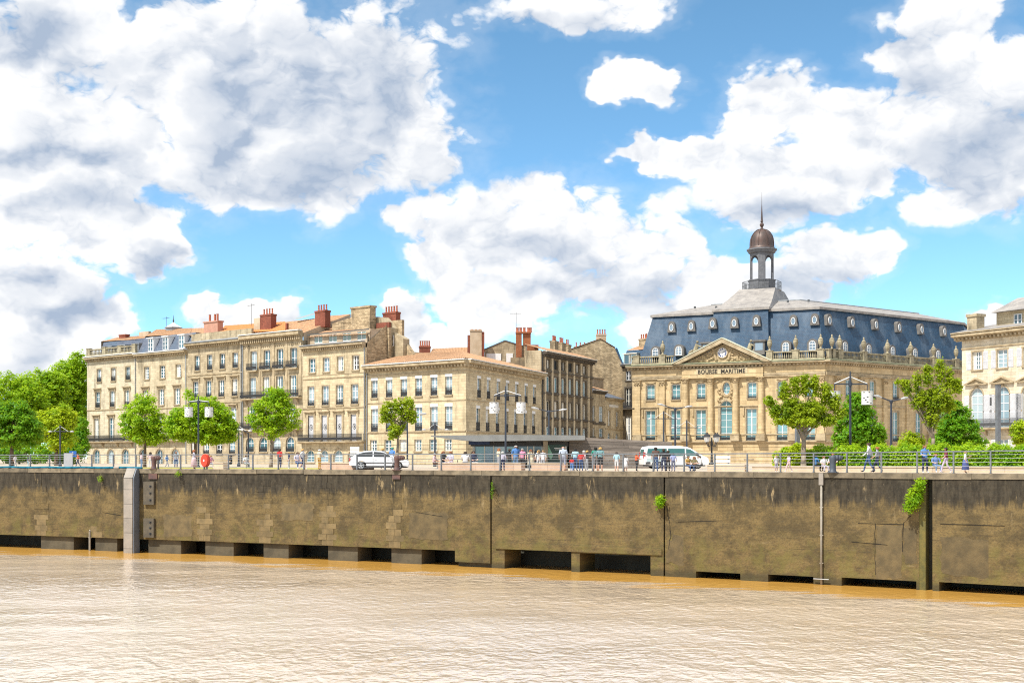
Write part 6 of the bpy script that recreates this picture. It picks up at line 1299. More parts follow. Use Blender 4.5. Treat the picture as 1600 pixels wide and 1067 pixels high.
for x0, x1, g_ in ((743,756,GLASS_T),(757.5,770,GLASS_C),(772,789,GLASS_C),(791,806,GLASS_T),(808,823,GLASS_D),(835,846,GLASS_D)): obj('pane', MB().box(X(x0), X(x1), .20, .235, .3, Zk(698)), g_, gl)
for x in (740,756.7,771,790,807,824,834,847,884): obj('mullion', MB().box(X(x)-.045, X(x)+.045, .15, .30, 0, Zk(690)), CREAMP, t)
obj('fascia', MB().box(X(735), X(888), .10, .40, Zk(697), Zk(690.5)), DARKP, t); obj('blue_sign', MB().box(X(732), X(765), -.10, .09, Zk(694.5), Zk(686.8)), NAVY, t)
obj('dark_sign', MB().box(X(822), X(846), -.05, .09, Zk(694), Zk(686.8)), DARKP, t)
obj('column', MB().box(X(849), X(856), -.2, .3, 0, Zk(689)), simple('kiosk_column', (.42,.36,.26), (.34,.29,.21), 2, .8), t)
gp = obj('green_poster', MB().box(X(857), X(882), .08, .18, .35, Zk(694.5)), simple('poster_dark_green', (.02,.06,.045), None, rough=.4), t)
obj('poster_leaf', MB().prism([(X(856.5),Zk(694.5)),(X(864),Zk(711)),(X(861),Zk(718)),(X(856),Zk(712))], .02, .07), simple('poster_mint', (.24,.50,.36), None, rough=.5), gp)
obj('poster_lines', MB().box(X(866), X(879), .06, .078, Zk(700.6), Zk(699.4)).box(X(867), X(878), .06, .078, Zk(702.6), Zk(701.8)), WHITE, gp)
def planks(t, x0, x1, ytl, ytr, y):
    n = 10; zl, zr = Zk(ytl), Zk(ytr)
    for i in range(n):
        a0, a1 = zl*i/n, zl*(i+1)/n; b0, b1 = zr*i/n, zr*(i+1)/n; cuts = [0]+sorted(random.uniform(.2, .85) for _ in range(2))+[1]
        for c0_, c1_ in zip(cuts[:-1], cuts[1:]):
            xa, xb = x0+(x1-x0)*c0_+.006, x0+(x1-x0)*c1_-.006; la = lambda t_, p, q: p+(q-p)*t_; j = random.uniform(0, .03)
            obj('plank', MB().prism([(xa,la(c0_,a0,b0)+.008),(xb,la(c1_,a0,b0)+.008),(xb,la(c1_,a1,b1)-.008),(xa,la(c0_,a1,b1)-.008)], y-j, y+.05), PLANK, t)
tw_ = thing('plank_wall', 'long weathered grey brown horizontal plank wall beside the kiosk', 'wall', ox, -.06); planks(tw_, X(889), X(1049), 682, 690.5, .3); obj('frame', MB().prism([(X(889),0),(X(1049),0),(X(1049),Zk(690.5)-.03),(X(889),Zk(682)-.03)], .36, .6), DARKP, tw_)
# cafe tables between kiosk and bench
IRONT = IRON_G
def table(label, px, d):
    t = thing('cafe_table', label, 'table', at(px, d), 0, 'small cafe tables'); obj('table_top', MB().lathe([(.38,.70),(.40,.72),(.38,.74)], 14), WHITE, t); obj('leg', MB().tube((0,0,.02), (0,0,.70), .03, n=6), IRONT, t); obj('foot', MB().lathe([(.25,0.002),(.22,.03),(.04,.05)], 10), IRONT, t)
table('small cafe table at the left end of the terrace', 684, 101); table('small cafe table between the terrace guests', 715, 101); table('small cafe table near the kiosk sign', 745, 101)
# ---------------------------------------------------------------- vehicles
CARP = simple('white_car_paint', (.74,.76,.80), None, rough=.22, spec=.6); VANP = simple('white_van_paint', (.80,.81,.80), None, rough=.3, spec=.5); TYRE = simple('tyre_rubber', (.02,.02,.022), None, rough=.9); RIM = simple('alloy_rim', (.62,.63,.65), None, rough=.3, metal=.8); BLACKP = simple('black_plastic', (.025,.025,.028), None, rough=.6); LAMPG = simple('headlamp_glass', (.6,.64,.68), None, rough=.1); LAMPR = simple('tail_lamp', (.45,.02,.02), None, rough=.2); CARG = glass_mat('car_glass', (.012,.016,.02), (.02,.025,.03), .04)
VANG = glass_mat('van_glass', (.02,.12,.12), (.03,.14,.14), .05)
def wheel(t, x, y, r, side):
    ty = obj('wheel', MB().tube((0,-.10,0), (0,.10,0), r, n=22), TYRE, t, (x, y, r)); rm = MB(); rm.tube((0,side*.101,0), (0,side*.115,0), r*.66, r*.62, 18)
    obj('rim', MB().tube((0,side*.1005,0), (0,side*.104,0), r*.70, n=20), BLACKP, ty); sp = MB()
    for k_ in range(5):
        a = 2*PI*k_/5+.3; sp.prism([(r*.1*math.cos(a+1.57)+0, r*.1*math.sin(a+1.57)), (r*.66*math.cos(a+.16), r*.66*math.sin(a+.16)), (r*.66*math.cos(a-.16), r*.66*math.sin(a-.16)), (r*.1*math.cos(a-1.57), r*.1*math.sin(a-1.57))], side*.105, side*.12)
    n_ = 20
    for k_ in range(n_): a, b2 = 2*PI*k_/n_, 2*PI*(k_+1)/n_; sp.prism([(r*.62*math.cos(a), r*.62*math.sin(a)), (r*.70*math.cos(a), r*.70*math.sin(a)), (r*.70*math.cos(b2), r*.70*math.sin(b2)), (r*.62*math.cos(b2), r*.62*math.sin(b2))], side*.105, side*.122)
    obj('spokes', sp, RIM, ty)
def loft(mb, prof, ys, scl, m=0):
    """side outline (x,z) repeated across the width, each slice scaled a little towards its middle"""
    n = len(prof); cx = sum(p[0] for p in prof)/n; vs = []; fs = []
    for y, (sx, dz, zt) in zip(ys, scl):
        for x, z in prof: vs.append((cx+(x-cx)*sx, y, z-dz*max(0, z-zt)))
    for i in range(len(ys)-1):
        for k_ in range(n): a = i*n+k_; b2 = i*n+(k_+1) % n; fs.append((a, b2, b2+n, a+n))
    fs.append(tuple(range(n-1, -1, -1))); e = (len(ys)-1)*n; fs.append(tuple(range(e, e+n))); mb.add(vs, fs, m); return mb
def make_car(label, px, d, rot):
    t = thing('parked_car', label, 'car', at(px, d), rot); wx0, wx1, r = -1.28, 1.33, .315
    def arch(cx): return [(cx+.39*math.cos(a), .30+.39*math.sin(a)) for a in [PI-PI*i/8 for i in range(9)]]
    low = [(-2.08,.32)]+arch(wx0)[0:]+arch(wx1)+[(2.10,.26),(2.14,.45),(2.10,.62),(1.95,.74),(1.1,.93),(.95,.95),(-1.75,.98),(-2.05,.92),(-2.12,.6)]
    bd = MB(); loft(bd, low, [-.87,-.84,-.6,.6,.84,.87], [(.975,.05,.6),(1,.0,9),(1,0,9),(1,0,9),(1,0,9),(.975,.05,.6)]); body = obj('body', bd, CARP, t)
    cab = [(1.15,.92),(.42,1.33),(.1,1.43),(-.5,1.47),(-1.1,1.43),(-1.6,1.28),(-1.98,.95)]
    cm_ = MB(); n = len(cab); vs = []
    for y, sx in ((-.80,1),(-.60,.96),(.60,.96),(.80,1)):
        for x, z in cab: vs.append((x, y*(1-.20*max(0, (z-.95)/.5)), z-(.0 if abs(y) < .7 else .02)))
    fs = [(i*n+k_, i*n+k_+1, (i+1)*n+k_+1, (i+1)*n+k_) for i in range(3) for k_ in range(n-1)]+[tuple(range(n)), tuple(range(4*n-1, 3*n-1, -1))]; cm_.add(vs, fs); obj('cabin', cm_, CARP, t)
    yw = lambda z: .80*(1-.20*max(0, (z-.95)/.5))+.006
    for s_ in (-1, 1):
        for pts, nm in (([(.98,.97),(.42,1.28),(.12,1.36),(-.38,1.385),(-.38,.98)],'front_side_window'),([(-.46,.98),(-.46,1.385),(-1.0,1.355),(-1.42,1.25),(-1.66,1.01)],'rear_side_window')):
            w_ = MB(); w_.poly([(x, s_*yw(z), z) for x, z in pts]); obj(nm, w_, CARG, t)
        obj('door_trim', MB().box(-1.0, .95, s_*.873-.012, s_*.873+.012, .50, .56), BLACKP, t); obj('sill_trim', MB().box(-.85, .9, s_*.86-.012, s_*.86+.012, .22, .28), BLACKP, t)
        for x in (-.25,.62): obj('door_handle', MB().box(x-.09, x+.09, s_*.872-.02, s_*.872+.02, .80, .83), CARP, t)
        for x in (.98,-.42): obj('door_seam', MB().box(x-.008, x+.008, s_*.8725-.004, s_*.8725+.004, .32, .94), BLACKP, t)
        obj('mirror', MB().taper(.78, .98, s_*.98-.10, s_*.98+.04, .98, 1.12, .85), CARP, t)
        obj('headlight', MB().prism([(1.72,.70),(2.09,.55),(2.11,.66),(1.95,.755),(1.75,.80)], s_*.70-.165, s_*.70+.165), LAMPG, t); obj('tail_light', MB().box(-2.12, -1.95, s_*.74-.13, s_*.74+.13, .66, .90), LAMPR, t)
        for x in (wx0, wx1): wheel(t, x, s_*.76, r, s_)
    obj('windscreen', MB().poly([(1.13,-.70,.955),(1.13,.70,.955),(.44,.60,1.335),(.44,-.60,1.335)]), CARG, t); obj('rear_window', MB().poly([(-1.97,-.66,.98),(-1.97,.66,.98),(-1.63,.58,1.27),(-1.63,-.58,1.27)]), CARG, t); obj('underbody', MB().box(-1.9, 1.95, -.7, .7, .16, .36), BLACKP, t); obj('number_plate', MB().box(2.135, 2.16, -.26, .26, .38, .48), WHITE, t); return t
make_car('white hatchback parked behind the railing between the bollards', 593, 93.5, .06).scale = (1.02,1,.94)
def make_van(label, px, d, rot):
    t = thing('parked_van', label, 'van', at(px, d), rot); wx0, wx1, r = -1.45, 1.55, .33
    def arch(cx): return [(cx+.42*math.cos(a), .32+.42*math.sin(a)) for a in [PI-PI*i/8 for i in range(9)]]
    prof = [(-2.42,.38)]+arch(wx0)+arch(wx1)+[(2.38,.34),(2.44,.6),(2.36,.92),(2.15,1.06),(1.95,1.12),(1.05,1.78),(.75,1.88),(.2,1.93),(-1.9,1.93),(-2.25,1.86),(-2.36,1.6),(-2.44,.8)]
    bd = MB(); n = len(prof); vs = []
    for y in (-.93,-.80,.80,.93):
        for x, z in prof: vs.append((x, y*(1-.12*max(0, (z-1.0)/.93)), z-(.05 if abs(y) > .9 and z > 1.7 else 0)))
    bd.add(vs, [(i*n+k_, i*n+(k_+1)%n, (i+1)*n+(k_+1)%n, (i+1)*n+k_) for i in range(3) for k_ in range(n)]+[tuple(range(n-1,-1,-1)), tuple(range(3*n,4*n))]); obj('body', bd, VANP, t)
    yw = lambda z: .93*(1-.12*max(0, (z-1.0)/.93))+.008
    for s_ in (-1, 1):
        for pts in ([(1.72,1.14),(1.02,1.66),(.72,1.70),(.72,1.14)],[(.62,1.14),(.62,1.71),(-.62,1.72),(-.62,1.14)],[(-.72,1.14),(-.72,1.72),(-2.12,1.70),(-2.2,1.16)]): obj('side_window', MB().poly([(x, s_*yw(z), z) for x, z in pts]), VANG, t)
        for x in (.67,-.67): obj('door_seam', MB().box(x-.008, x+.008, s_*.935-.004, s_*.935+.004, .42, 1.05), BLACKP, t)
        obj('door_handle', MB().box(.45, .62, s_*.94-.02, s_*.94+.02, .95, .99), BLACKP, t); obj('side_stripe', MB().box(-2.2, -.9, s_*.936-.006, s_*.936+.006, .62, .90), simple('pale_blue_panel%d' % s_, (.45,.58,.62), None, rough=.4), t); obj('bumper_strip', MB().box(-2.3, -1.95, s_*.93-.02, s_*.93+.02, .40, .58), BLACKP, t)
        obj('mirror', MB().taper(1.42, 1.6, s_*1.04-.10, s_*1.04+.06, 1.12, 1.36, .85), BLACKP, t); obj('headlight', MB().prism([(2.10,.80),(2.42,.66),(2.38,.90),(2.2,1.0)], s_*.72-.17, s_*.72+.17), LAMPG, t); obj('tail_light', MB().box(-2.46, -2.30, s_*.82-.07, s_*.82+.07, .9, 1.4), LAMPR, t)
        for x in (wx0, wx1): wheel(t, x, s_*.83, r, s_)
    obj('windscreen', MB().poly([(1.95,-.78,1.135),(1.95,.78,1.135),(1.08,.68,1.775),(1.08,-.68,1.775)]), VANG, t); obj('rear_window', MB().poly([(-2.425,-.7,1.15),(-2.425,.7,1.15),(-2.365,.66,1.65),(-2.365,-.66,1.65)]), VANG, t); obj('front_bumper', MB().box(2.3, 2.47, -.85, .85, .34, .52), BLACKP, t); obj('underbody', MB().box(-2.2, 2.2, -.7, .7, .2, .42), BLACKP, t); return t
make_van('white minibus van with teal windows parked behind the standing people', 1053, 102, .10).scale = (1.08,1,.93)
# ---------------------------------------------------------------- people
# body regions: 0 skin, 1 torso, 2 upper arm, 3 forearm, 4 hip and thigh, 5 calf, 6 shoe, 7 eyes
def skeleton(pose):
    J = dict(pel=(0,0,.93), sp=(0,.01,1.13), ch=(0,.0,1.33), nb=(0,.01,1.455), nk=(0,0,1.50), hd=(0,-.02,1.585), ht=(0,-.005,1.665))
    for s, k in ((-1,'l'), (1,'r')):
        J['sh'+k] = (s*.175,0,1.405); J['el'+k] = (s*.225,.03,1.135); J['wr'+k] = (s*.225,-.05,.90); J['hn'+k] = (s*.22,-.075,.835)
        J['hp'+k] = (s*.085,0,.89); J['kn'+k] = (s*.095,-.015,.50); J['an'+k] = (s*.10,.025,.085); J['to'+k] = (s*.115,-.12,.035)
    if pose == 'walk':
        J['knl'] = (-.095,-.16,.52); J['anl'] = (-.10,-.24,.10); J['tol'] = (-.11,-.38,.06); J['knr'] = (.095,.06,.50); J['anr'] = (.10,.30,.13); J['tor'] = (.11,.19,.035)
        J['ell'] = (-.235,.12,1.15); J['wrl'] = (-.23,.16,.92); J['hnl'] = (-.225,.16,.855); J['elr'] = (.235,-.06,1.14); J['wrr'] = (.21,-.24,.98); J['hnr'] = (.20,-.30,.95)
    if pose == 'lean':                     # forearms raised towards the railing
        for s, k in ((-1,'l'), (1,'r')): J['el'+k] = (s*.25,-.08,1.14); J['wr'+k] = (s*.18,-.30,1.10); J['hn'+k] = (s*.15,-.37,1.10)
        J['knr'] = (.10,-.06,.50); J['anr'] = (.12,-.02,.085); J['tor'] = (.15,-.16,.035)
    if pose == 'phone':
        J['elr'] = (.24,-.04,1.13); J['wrr'] = (.12,-.26,1.24); J['hnr'] = (.07,-.31,1.28); J['ell'] = (-.23,.02,1.13); J['hd'] = (0,-.045,1.575); J['ht'] = (0,-.03,1.655)
    if pose == 'sit':
        dz = -.46
        for k_ in ('pel','sp','ch','nb','nk','hd','ht'): x, y, z = J[k_]; J[k_] = (x, y+.0-.05*(z-.93), z+dz)
        for s, k in ((-1,'l'), (1,'r')):
            J['sh'+k] = (s*.175,-.03,.945); J['el'+k] = (s*.24,-.10,.70); J['wr'+k] = (s*.15,-.32,.62); J['hn'+k] = (s*.11,-.38,.60)
            J['hp'+k] = (s*.09,-.02,.44); J['kn'+k] = (s*.13,-.44,.46); J['an'+k] = (s*.13,-.42,.085); J['to'+k] = (s*.15,-.56,.035)
    return J
RAD = dict(pel=(.150,.115), sp=(.130,.098), ch=(.158,.108), nb=(.075,.065), nk=(.052,.055), hd=(.078,.098), ht=(.060,.075), sh=(.062,.062), el=(.043,.043), wr=(.028,.026), hn=(.038,.020), hp=(.088,.092), kn=(.058,.062), an=(.040,.045), to=(.042,.030))
BONES = [('pel','sp',1),('sp','ch',1),('ch','nb',1),('nb','nk',0),('nk','hd',0),('hd','ht',0)]
for k in 'lr': BONES += [('ch','sh'+k,1),('sh'+k,'el'+k,2),('el'+k,'wr'+k,3),('wr'+k,'hn'+k,0),('pel','hp'+k,4),('hp'+k,'kn'+k,4),('kn'+k,'an'+k,5),('an'+k,'to'+k,6)]
def seg_dist(p, a, b_):
    ab = b_-a; t = max(0, min(1, (p-a).dot(ab)/max(ab.length_squared, 1e-9))); return (p-(a+ab*t)).length
def make_body(pose):
    J = skeleton(pose); names = list(J); me = bpy.data.meshes.new('tmp'); me.from_pydata([J[n] for n in names], [(names.index(a), names.index(b_)) for a, b_, _ in BONES], [])
    o = bpy.data.objects.new('tmp', me); COL.objects.link(o); o.modifiers.new('skin', 'SKIN'); o.modifiers.new('sub', 'SUBSURF').levels = 1
    bpy.context.view_layer.objects.active = o
    sv = me.skin_vertices[0].data
    for i, n in enumerate(names): k = n if n in RAD else n[:-1]; sv[i].radius = RAD[k]; sv[i].use_root = (n == 'pel')
    bpy.context.view_layer.update(); dg = bpy.context.evaluated_depsgraph_get(); ev = bpy.data.meshes.new_from_object(o.evaluated_get(dg)); bpy.data.objects.remove(o)
    bn = [(Vector(J[a]), Vector(J[b_]), r, (RAD[a if a in RAD else a[:-1]][0]+RAD[b_ if b_ in RAD else b_[:-1]][0])/2) for a, b_, r in BONES]
    mb = MB(); mb.v = [tuple(v.co) for v in ev.vertices]
    for p in ev.polygons:
        c = Vector(p.center); r = min(bn, key=lambda q: seg_dist(c, q[0], q[1])/q[3])[2]
        if pose != 'sit' and r == 1 and c.z < .98: r = 4
        if pose == 'sit' and r == 1 and c.z < .52: r = 4
        mb.f.append(tuple(p.vertices)); mb.m.append(r)
    for k in 'lr':                         # four fingers of unequal length and a thumb from the side of the palm
        h, w = Vector(J['hn'+k]), Vector(J['wr'+k]); d_ = (h-w).normalized(); sd_ = Vector((0,1,0)) if abs(d_.y) < .8 else Vector((1,0,0)); sd_ = (sd_-d_*sd_.dot(d_)).normalized(); cr_ = d_.cross(sd_)
        for i, L in enumerate((.062,.072,.066,.052)):
            b0 = h+d_*.012+sd_*(-.027+.018*i); m_ = b0+d_*L*.6; e = m_+d_*L*.35+cr_*L*.28; mb.tube(b0, m_, .0095, .0085, 5, 0); mb.tube(m_, e, .0085, .006, 5, 0)
        b0 = h-d_*.03-sd_*.03; m_ = b0+d_*.025-sd_*.028; mb.tube(b0, m_, .011, .010, 5, 0); mb.tube(m_, m_+d_*.03-sd_*.008, .010, .007, 5, 0)
    hd = Vector(J['hd']); f_ = -1               # face: nose, eyes, mouth, ears
    mb.add([hd+Vector(v) for v in ((-.014,-.088,.03),(.014,-.088,.03),(0,-.125,-.012),(-.020,-.090,-.018),(.020,-.090,-.018),(0,-.085,.045))], [(0,2,3),(1,4,2),(0,5,2),(5,1,2),(3,2,4)], 0)
    for s in (-1, 1): mb.ball(hd+Vector((s*.032,-.086,.028)), .012, 6, 4, 7); mb.ball(hd+Vector((s*.080,.005,.0)), .022, 6, 4, 0, 1.5)
    mb.add([hd+Vector(v) for v in ((-.024,-.092,-.045),(.024,-.092,-.045),(.016,-.095,-.053),(-.016,-.095,-.053))], [(0,1,2,3)], 7)
    me = mb.mesh('body_'+pose, [WHITE]*8, True); return me, J
BODY = {p: make_body(p) for p in ('stand','walk','lean','phone','sit')}
def hair_mesh(style):
    mb = MB(); n = 12; rows = []
    if style == 'cap':
        prof = [(.102,.0),(.103,.03),(.09,.075),(.05,.102),(.005,.11)]; mb.lathe(prof, 12); mb.v = [(x, y*1.12, z) for x, y, z in mb.v]; mb.prism([(-.075,.0),(.075,.0),(.06,.014),(-.06,.014)], -.19, -.08); return mb
    low = {'short':-.03, 'long':-.26, 'bun':-.04}[style]; vs = []; fs = []; k = 8
    for i in range(k+1):
        t = i/k; z = .112*math.cos(t*PI/2*1.0) if t <= 1 else 0
        ang = t*PI*.62; r = .108*math.sin(min(ang, PI/2)); z = .112*math.cos(ang)
        for j in range(n):
            a = 2*PI*j/n; y = r*1.15*math.sin(a); x = r*math.cos(a); zz = z
            if math.sin(a) < -.3 and z < .055: zz = max(z, .055); y = max(y, -.105)
            vs.append((x, y+.012, zz))
    for i in range(k):
        for j in range(n): a = i*n+j; b_ = i*n+(j+1) % n; fs.append((a, b_, b_+n, a+n))
    mb.add(vs, fs)
    if style == 'long': mb.taper(-.095, .095, .01, .11, -.27, .02, 1.05); mb.taper(-.10, -.06, -.05, .08, -.22, .05, 1.0); mb.taper(.06, .10, -.05, .08, -.22, .05, 1.0)
    if style == 'short': mb.taper(-.085, .085, .03, .105, -.075, .02, 1.1)
    if style == 'bun': mb.ball((0,.12,.04), .05, 8, 6); mb.taper(-.08, .08, .03, .10, -.06, .02, 1.1)
    return mb
_cl = {}
def cloth(c):
    if c not in _cl: _cl[c] = simple('cloth_%d' % len(_cl), c, tuple(v*.78 for v in c), 14, .9)
    return _cl[c]
SK = [simple('skin_%d' % i, c, None, rough=.55) for i, c in enumerate(((.52,.29,.20),(.45,.24,.16),(.58,.35,.26)))]; EYES = simple('eye_dark', (.06,.03,.025), None, rough=.3)
WHT=(.72,.72,.74); LAV=(.52,.50,.62); NAV=(.025,.035,.09); JEAN=(.05,.10,.24); JEL=(.16,.26,.42); BLK=(.02,.02,.024); GRY=(.34,.35,.38); BLU=(.10,.25,.58); LBL=(.36,.58,.68); REDC=(.55,.03,.03); PNK=(.70,.28,.42); PNKL=(.68,.48,.50); GRN=(.02,.26,.18); TEAL=(.16,.30,.32); MUS=(.50,.30,.06); OCH=(.50,.28,.06); CRM=(.66,.58,.42); MAR=(.20,.03,.05); LIL=(.56,.46,.60); BRN=(.12,.075,.06); ORG=(.72,.12,.03)
HB=(.05,.03,.018); HD=(.015,.012,.01); HBL=(.48,.30,.10); HG=(.50,.49,.47); HR=(.30,.11,.04)
def person(label, px, off, yh, shirt, pants, hair=HB, style='short', pose='stand', rot=0.0, sleeve=0, shorts=0, skirt=None, pack=None, h=None, z=0.0, abs_d=None):
    d = abs_d if abs_d else dE(px)+off
    hh = EYE+(HZ-yh)*d/F-z
    if pose == 'sit': sc_ = max(.55, min(1.12, hh/1.24))
    else: sc_ = max(.50, min(1.10, hh/1.69))
    me0, J = BODY[pose]; me = me0.copy(); sk = random.choice(SK); P = cloth(pants)
    for i, m_ in enumerate((sk, cloth(shirt), cloth(shirt), cloth(shirt) if sleeve else sk, P, sk if (shorts or skirt) else P, cloth(BLK if random.random() < .6 else WHT), EYES)): me.materials[i] = m_
    t = tag(obj('person', me, None, None, at(px, d, z), rot), label, 'person'); t.scale = (sc_*1.2, sc_*1.15, sc_)
    hp = J['hd']
    if style != 'bald': obj('cap' if style == 'cap' else 'hair', shared(('hair', style, hair), lambda: hair_mesh(style), cloth(hair), True), None, t, hp)
    if skirt:
        ln = .55 if skirt == 1 else .75; o = obj('skirt', shared(('skirt', skirt, pants), lambda: MB().lathe([(.155,1.0),(.18,.85),(.25,1.0-ln),(.24,1.0-ln-.01),(.14,.98)], 14), cloth(pants), True), None, t)
    if pack: obj('backpack', shared(('pack', pack), lambda: MB().taper(-.15, .15, .10, .26, 1.02, 1.42, .85).box(-.12, -.08, -.12, .12, 1.38, 1.42).box(.08, .12, -.12, .12, 1.38, 1.42), cloth(pack)), None, t)
    return t
B = PI   # back to the river
person('distant walker in white clothes at far left', 24, 18, 711.5, WHT, GRY, HB, 'short', 'walk', 1.4); person('distant walker in dark top near the grey sign panel', 44, 19, 712, NAV, LBL, HB, 'short', 'stand', 2); person('walker with orange top beside the leftmost house', 122, 17, 708, ORG, NAV, HB, 'short', 'walk', -1.4)
person('person in pinkish top left of the rusty bollard', 221, 10, 707, PNKL, JEL, HB, 'short', 'stand', 2.2); person('person in loose pale pink shirt behind the bollard', 235, 9, 706, PNKL, WHT, HB, 'long', 'stand', B); person('person in bright blue shirt among the left strollers', 261, 10, 710, BLU, GRY, HB, 'short', 'walk', 1.5); person('bareheaded person in grey under the second arch', 275, 11, 706, GRY, JEAN, HR, 'short', 'stand', .5)
person('tall person in pale dress left of the red lifebuoy case', 303, 2.2, 702.5, LAV, PNKL, HR, 'long', 'lean', 1.8, skirt=2); person('person in pink top sitting right of the lifebuoy case', 329, 5, 711, PNK, GRY, HBL, 'short', 'sit', 1.0, z=.05); person('person in dark clothes sitting on the grass edge', 361, 7, 711, BLK, BLK, HD, 'short', 'sit', -1.0, z=.05); person('person in white sitting near the crossbar lamp', 384, 7, 711, WHT, GRY, HB, 'bun', 'sit', .6, z=.05)
person('person in dark red shirt standing behind the bench', 437, 7, 701, REDC, NAV, HB, 'short', 'stand', 2.6); person('person in navy top turned to the red shirted one', 451.5, 6, 706, NAV, GRY, HBL, 'short', 'stand', -1.2); person('person in lavender shirt sitting on the left bench wall', 465, 3.7, 706, LAV, JEAN, HB, 'short', 'sit', .5, z=.06); person('walker in white shirt and dark shorts with bare legs', 473, 1.8, 701, WHT, NAV, HBL, 'short', 'walk', 1.4, shorts=1); person('person in cream shirt, white cap and ochre trousers', 499, 1.8, 702, CRM, OCH, WHT, 'cap', 'lean', 2.4)
person('blond person half hidden behind the car', 598, 12, 700, GRY, NAV, HBL, 'short', 'stand', B); person('person in blue shirt and green cap behind the car bonnet', 613, 11, 699, BLU, JEL, GRN, 'cap', 'stand', 2.6)
person('guest in black sitting at the left cafe table', 692, 12, 704.5, BLK, NAV, HR, 'short', 'sit', .8); person('guest in grey sitting beside the one in black', 704.5, 12, 705, LAV, PNKL, HR, 'short', 'sit', -.6); person('guest in white shirt sitting at the cafe terrace', 727, 11, 705, WHT, NAV, HB, 'short', 'sit', B); person('guest in dark top sitting under the blue kiosk sign', 739, 12, 704, NAV, GRY, HB, 'short', 'sit', .4); person('guest with white cap lying back at the terrace edge', 678, 11, 708, PNKL, BRN, WHT, 'cap', 'sit', 1.3)
person('person with long auburn hair and cream top at the lantern mast', 779, 7, 700, CRM, GRY, HR, 'long', 'phone', 2.0); person('white haired person in lavender shirt and navy trousers at the railing', 785.5, 1.3, 705, LAV, NAV, HG, 'short', 'stand', B, sleeve=1); person('person in black beside the lantern mast pole', 796, 9, 701, BLK, BLK, HB, 'short', 'stand', 2.4); person('person in light blue shirt and jeans by the lantern mast', 806, 6.5, 696, BLU, JEL, HG, 'short', 'stand', .3); person('grey haired person in pink shirt beside the blue shirted one', 816, 6.8, 700.5, PNK, BLK, HG, 'short', 'stand', -.2)
person('long haired person in cream dress before the kiosk column', 829.5, 6.5, 702, CRM, CRM, HR, 'long', 'stand', .2, skirt=1); person('blond person in white looking down before the green poster', 841.5, 6.2, 703, WHT, WHT, HBL, 'long', 'phone', .4); person('dark blond person in white top beside the blond one', 848.5, 6.0, 703.5, WHT, GRY, HBL, 'short', 'stand', -.4)
person('bald person in pale grey blue shirt and checked shorts at the railing', 880, 1.7, 697, (.46,.52,.62), (.34,.36,.46), HB, 'bald', 'stand', B, shorts=1); person('small child in red top beside the bald person', 893.5, 1.8, 714.5, REDC, BLU, HB, 'short', 'stand', 2.8); person('dark haired person in white and navy top with jeans', 899, 2.4, 700.5, LBL, JEAN, HD, 'short', 'stand', 2.7); person('person in red shirt and jeans in the middle group', 908, 1.9, 706, REDC, JEAN, HB, 'short', 'stand', B); person('white haired person behind the red shirted one', 912.5, 4.0, 703.5, PNKL, GRY, HG, 'short', 'stand', B); person('blond person in black top and grey trousers', 917.5, 1.9, 703.5, BLK, GRY, HBL, 'short', 'lean', 1.5)
person('dark haired person in green shirt and grey shorts with backpack', 930.5, 2.0, 698.5, GRN, GRY, HD, 'short', 'stand', B, shorts=1, pack=TEAL); person('blond person in grey teal shirt and black shorts beside the green one', 938, 1.8, 698.5, TEAL, BLK, HBL, 'short', 'stand', B-.3, shorts=1); person('person in pale aqua shirt and white shorts', 963.5, 2.4, 706, LBL, WHT, HB, 'short', 'stand', 2.8, shorts=1); person('person in white dress holding a dark bag', 977.5, 2.2, 712, WHT, WHT, HB, 'long', 'phone', 2.9, skirt=1); person('person in black with orange vest behind the railing', 994.5, 2.6, 707.5, ORG, BLK, HR, 'short', 'lean', 1.9)
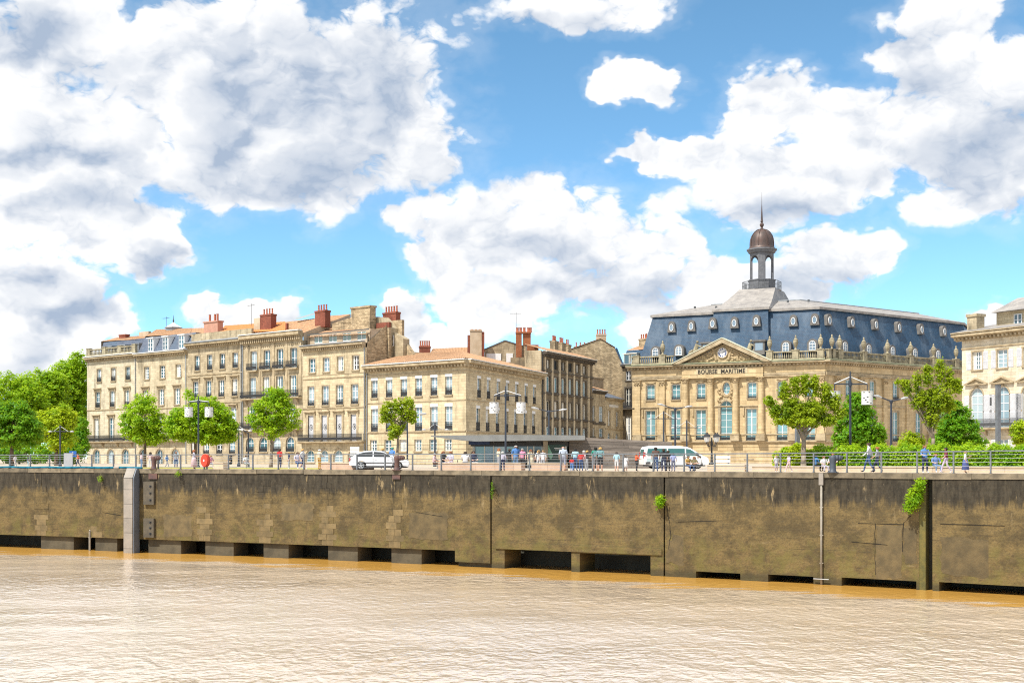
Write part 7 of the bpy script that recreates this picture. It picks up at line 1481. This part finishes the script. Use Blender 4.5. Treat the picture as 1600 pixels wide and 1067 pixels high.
person('person in dark brown shirt and blue jeans before the van', 1024.5, 2.0, 698.5, BRN, JEAN, HD, 'short', 'stand', B); person('taller person in black shirt next to the brown shirted one', 1037, 2.2, 701, BLK, NAV, HB, 'short', 'stand', B); person('shorter person in black between the standing group', 1043.7, 3.0, 703.5, BLK, BLK, HB, 'short', 'phone', 2.6); person('person in lavender shirt at the right end of the van group', 1052, 2.5, 707.5, (.30,.34,.58), (.14,.15,.24), HD, 'short', 'stand', B)
person('person in mustard top and jeans sitting before the van', 1075, 3.7, 711.5, MUS, JEAN, HB, 'short', 'sit', .5); person('person in olive top sitting bent forward beside the mustard one', 1085, 3.7, 713, (.20,.17,.08), JEAN, HR, 'long', 'sit', -.5); person('person in white shirt and black trousers sitting at the end', 1093.5, 3.6, 711.5, WHT, BLK, HD, 'short', 'sit', -1.2)
person('small blond child in white top at the railing', 1213, 1.4, 711, WHT, LAV, HBL, 'long', 'stand', .5, shorts=1); person('small child in lavender top and pink leggings', 1232.5, 1.8, 710.5, LIL, PNKL, HB, 'bun', 'walk', -1.2); person('person in blue shirt sitting with back to the river', 1274, 4.3, 709.5, (.03,.14,.34), BLK, HD, 'short', 'sit', 1.9); person('child in white top sitting between two adults', 1287, 4.3, 712.5, WHT, LAV, HR, 'short', 'sit', .2); person('person in white shirt sitting behind the dark bollard', 1301.5, 4.4, 708.5, WHT, BLK, HR, 'short', 'sit', -.3)
person('tall person in white shirt and jeans walking left at right side', 1357.5, 2.2, 691.5, WHT, JEAN, HB, 'short', 'walk', -1.9, sleeve=1); person('person in grey top and dark jeans walking behind the white shirt', 1370.5, 2.0, 698, GRY, NAV, HR, 'bun', 'walk', -1.9); person('person in bright blue shirt and dark jeans facing the river', 1445, 1.8, 696, BLU, NAV, HR, 'short', 'lean', .2); person('person in blue checked shirt sitting on the planter edge', 1461.5, 4.4, 708.5, (.14,.24,.50), JEL, HR, 'short', 'sit', .1); person('person in maroon shirt and lilac trousers', 1478, 1.8, 699, MAR, LIL, HD, 'short', 'walk', -1.7); person('small person in white top and blue skirt holding a phone', 1508.5, 2.0, 704, WHT, (.09,.12,.32), HBL, 'bun', 'phone', 1.2, skirt=2)
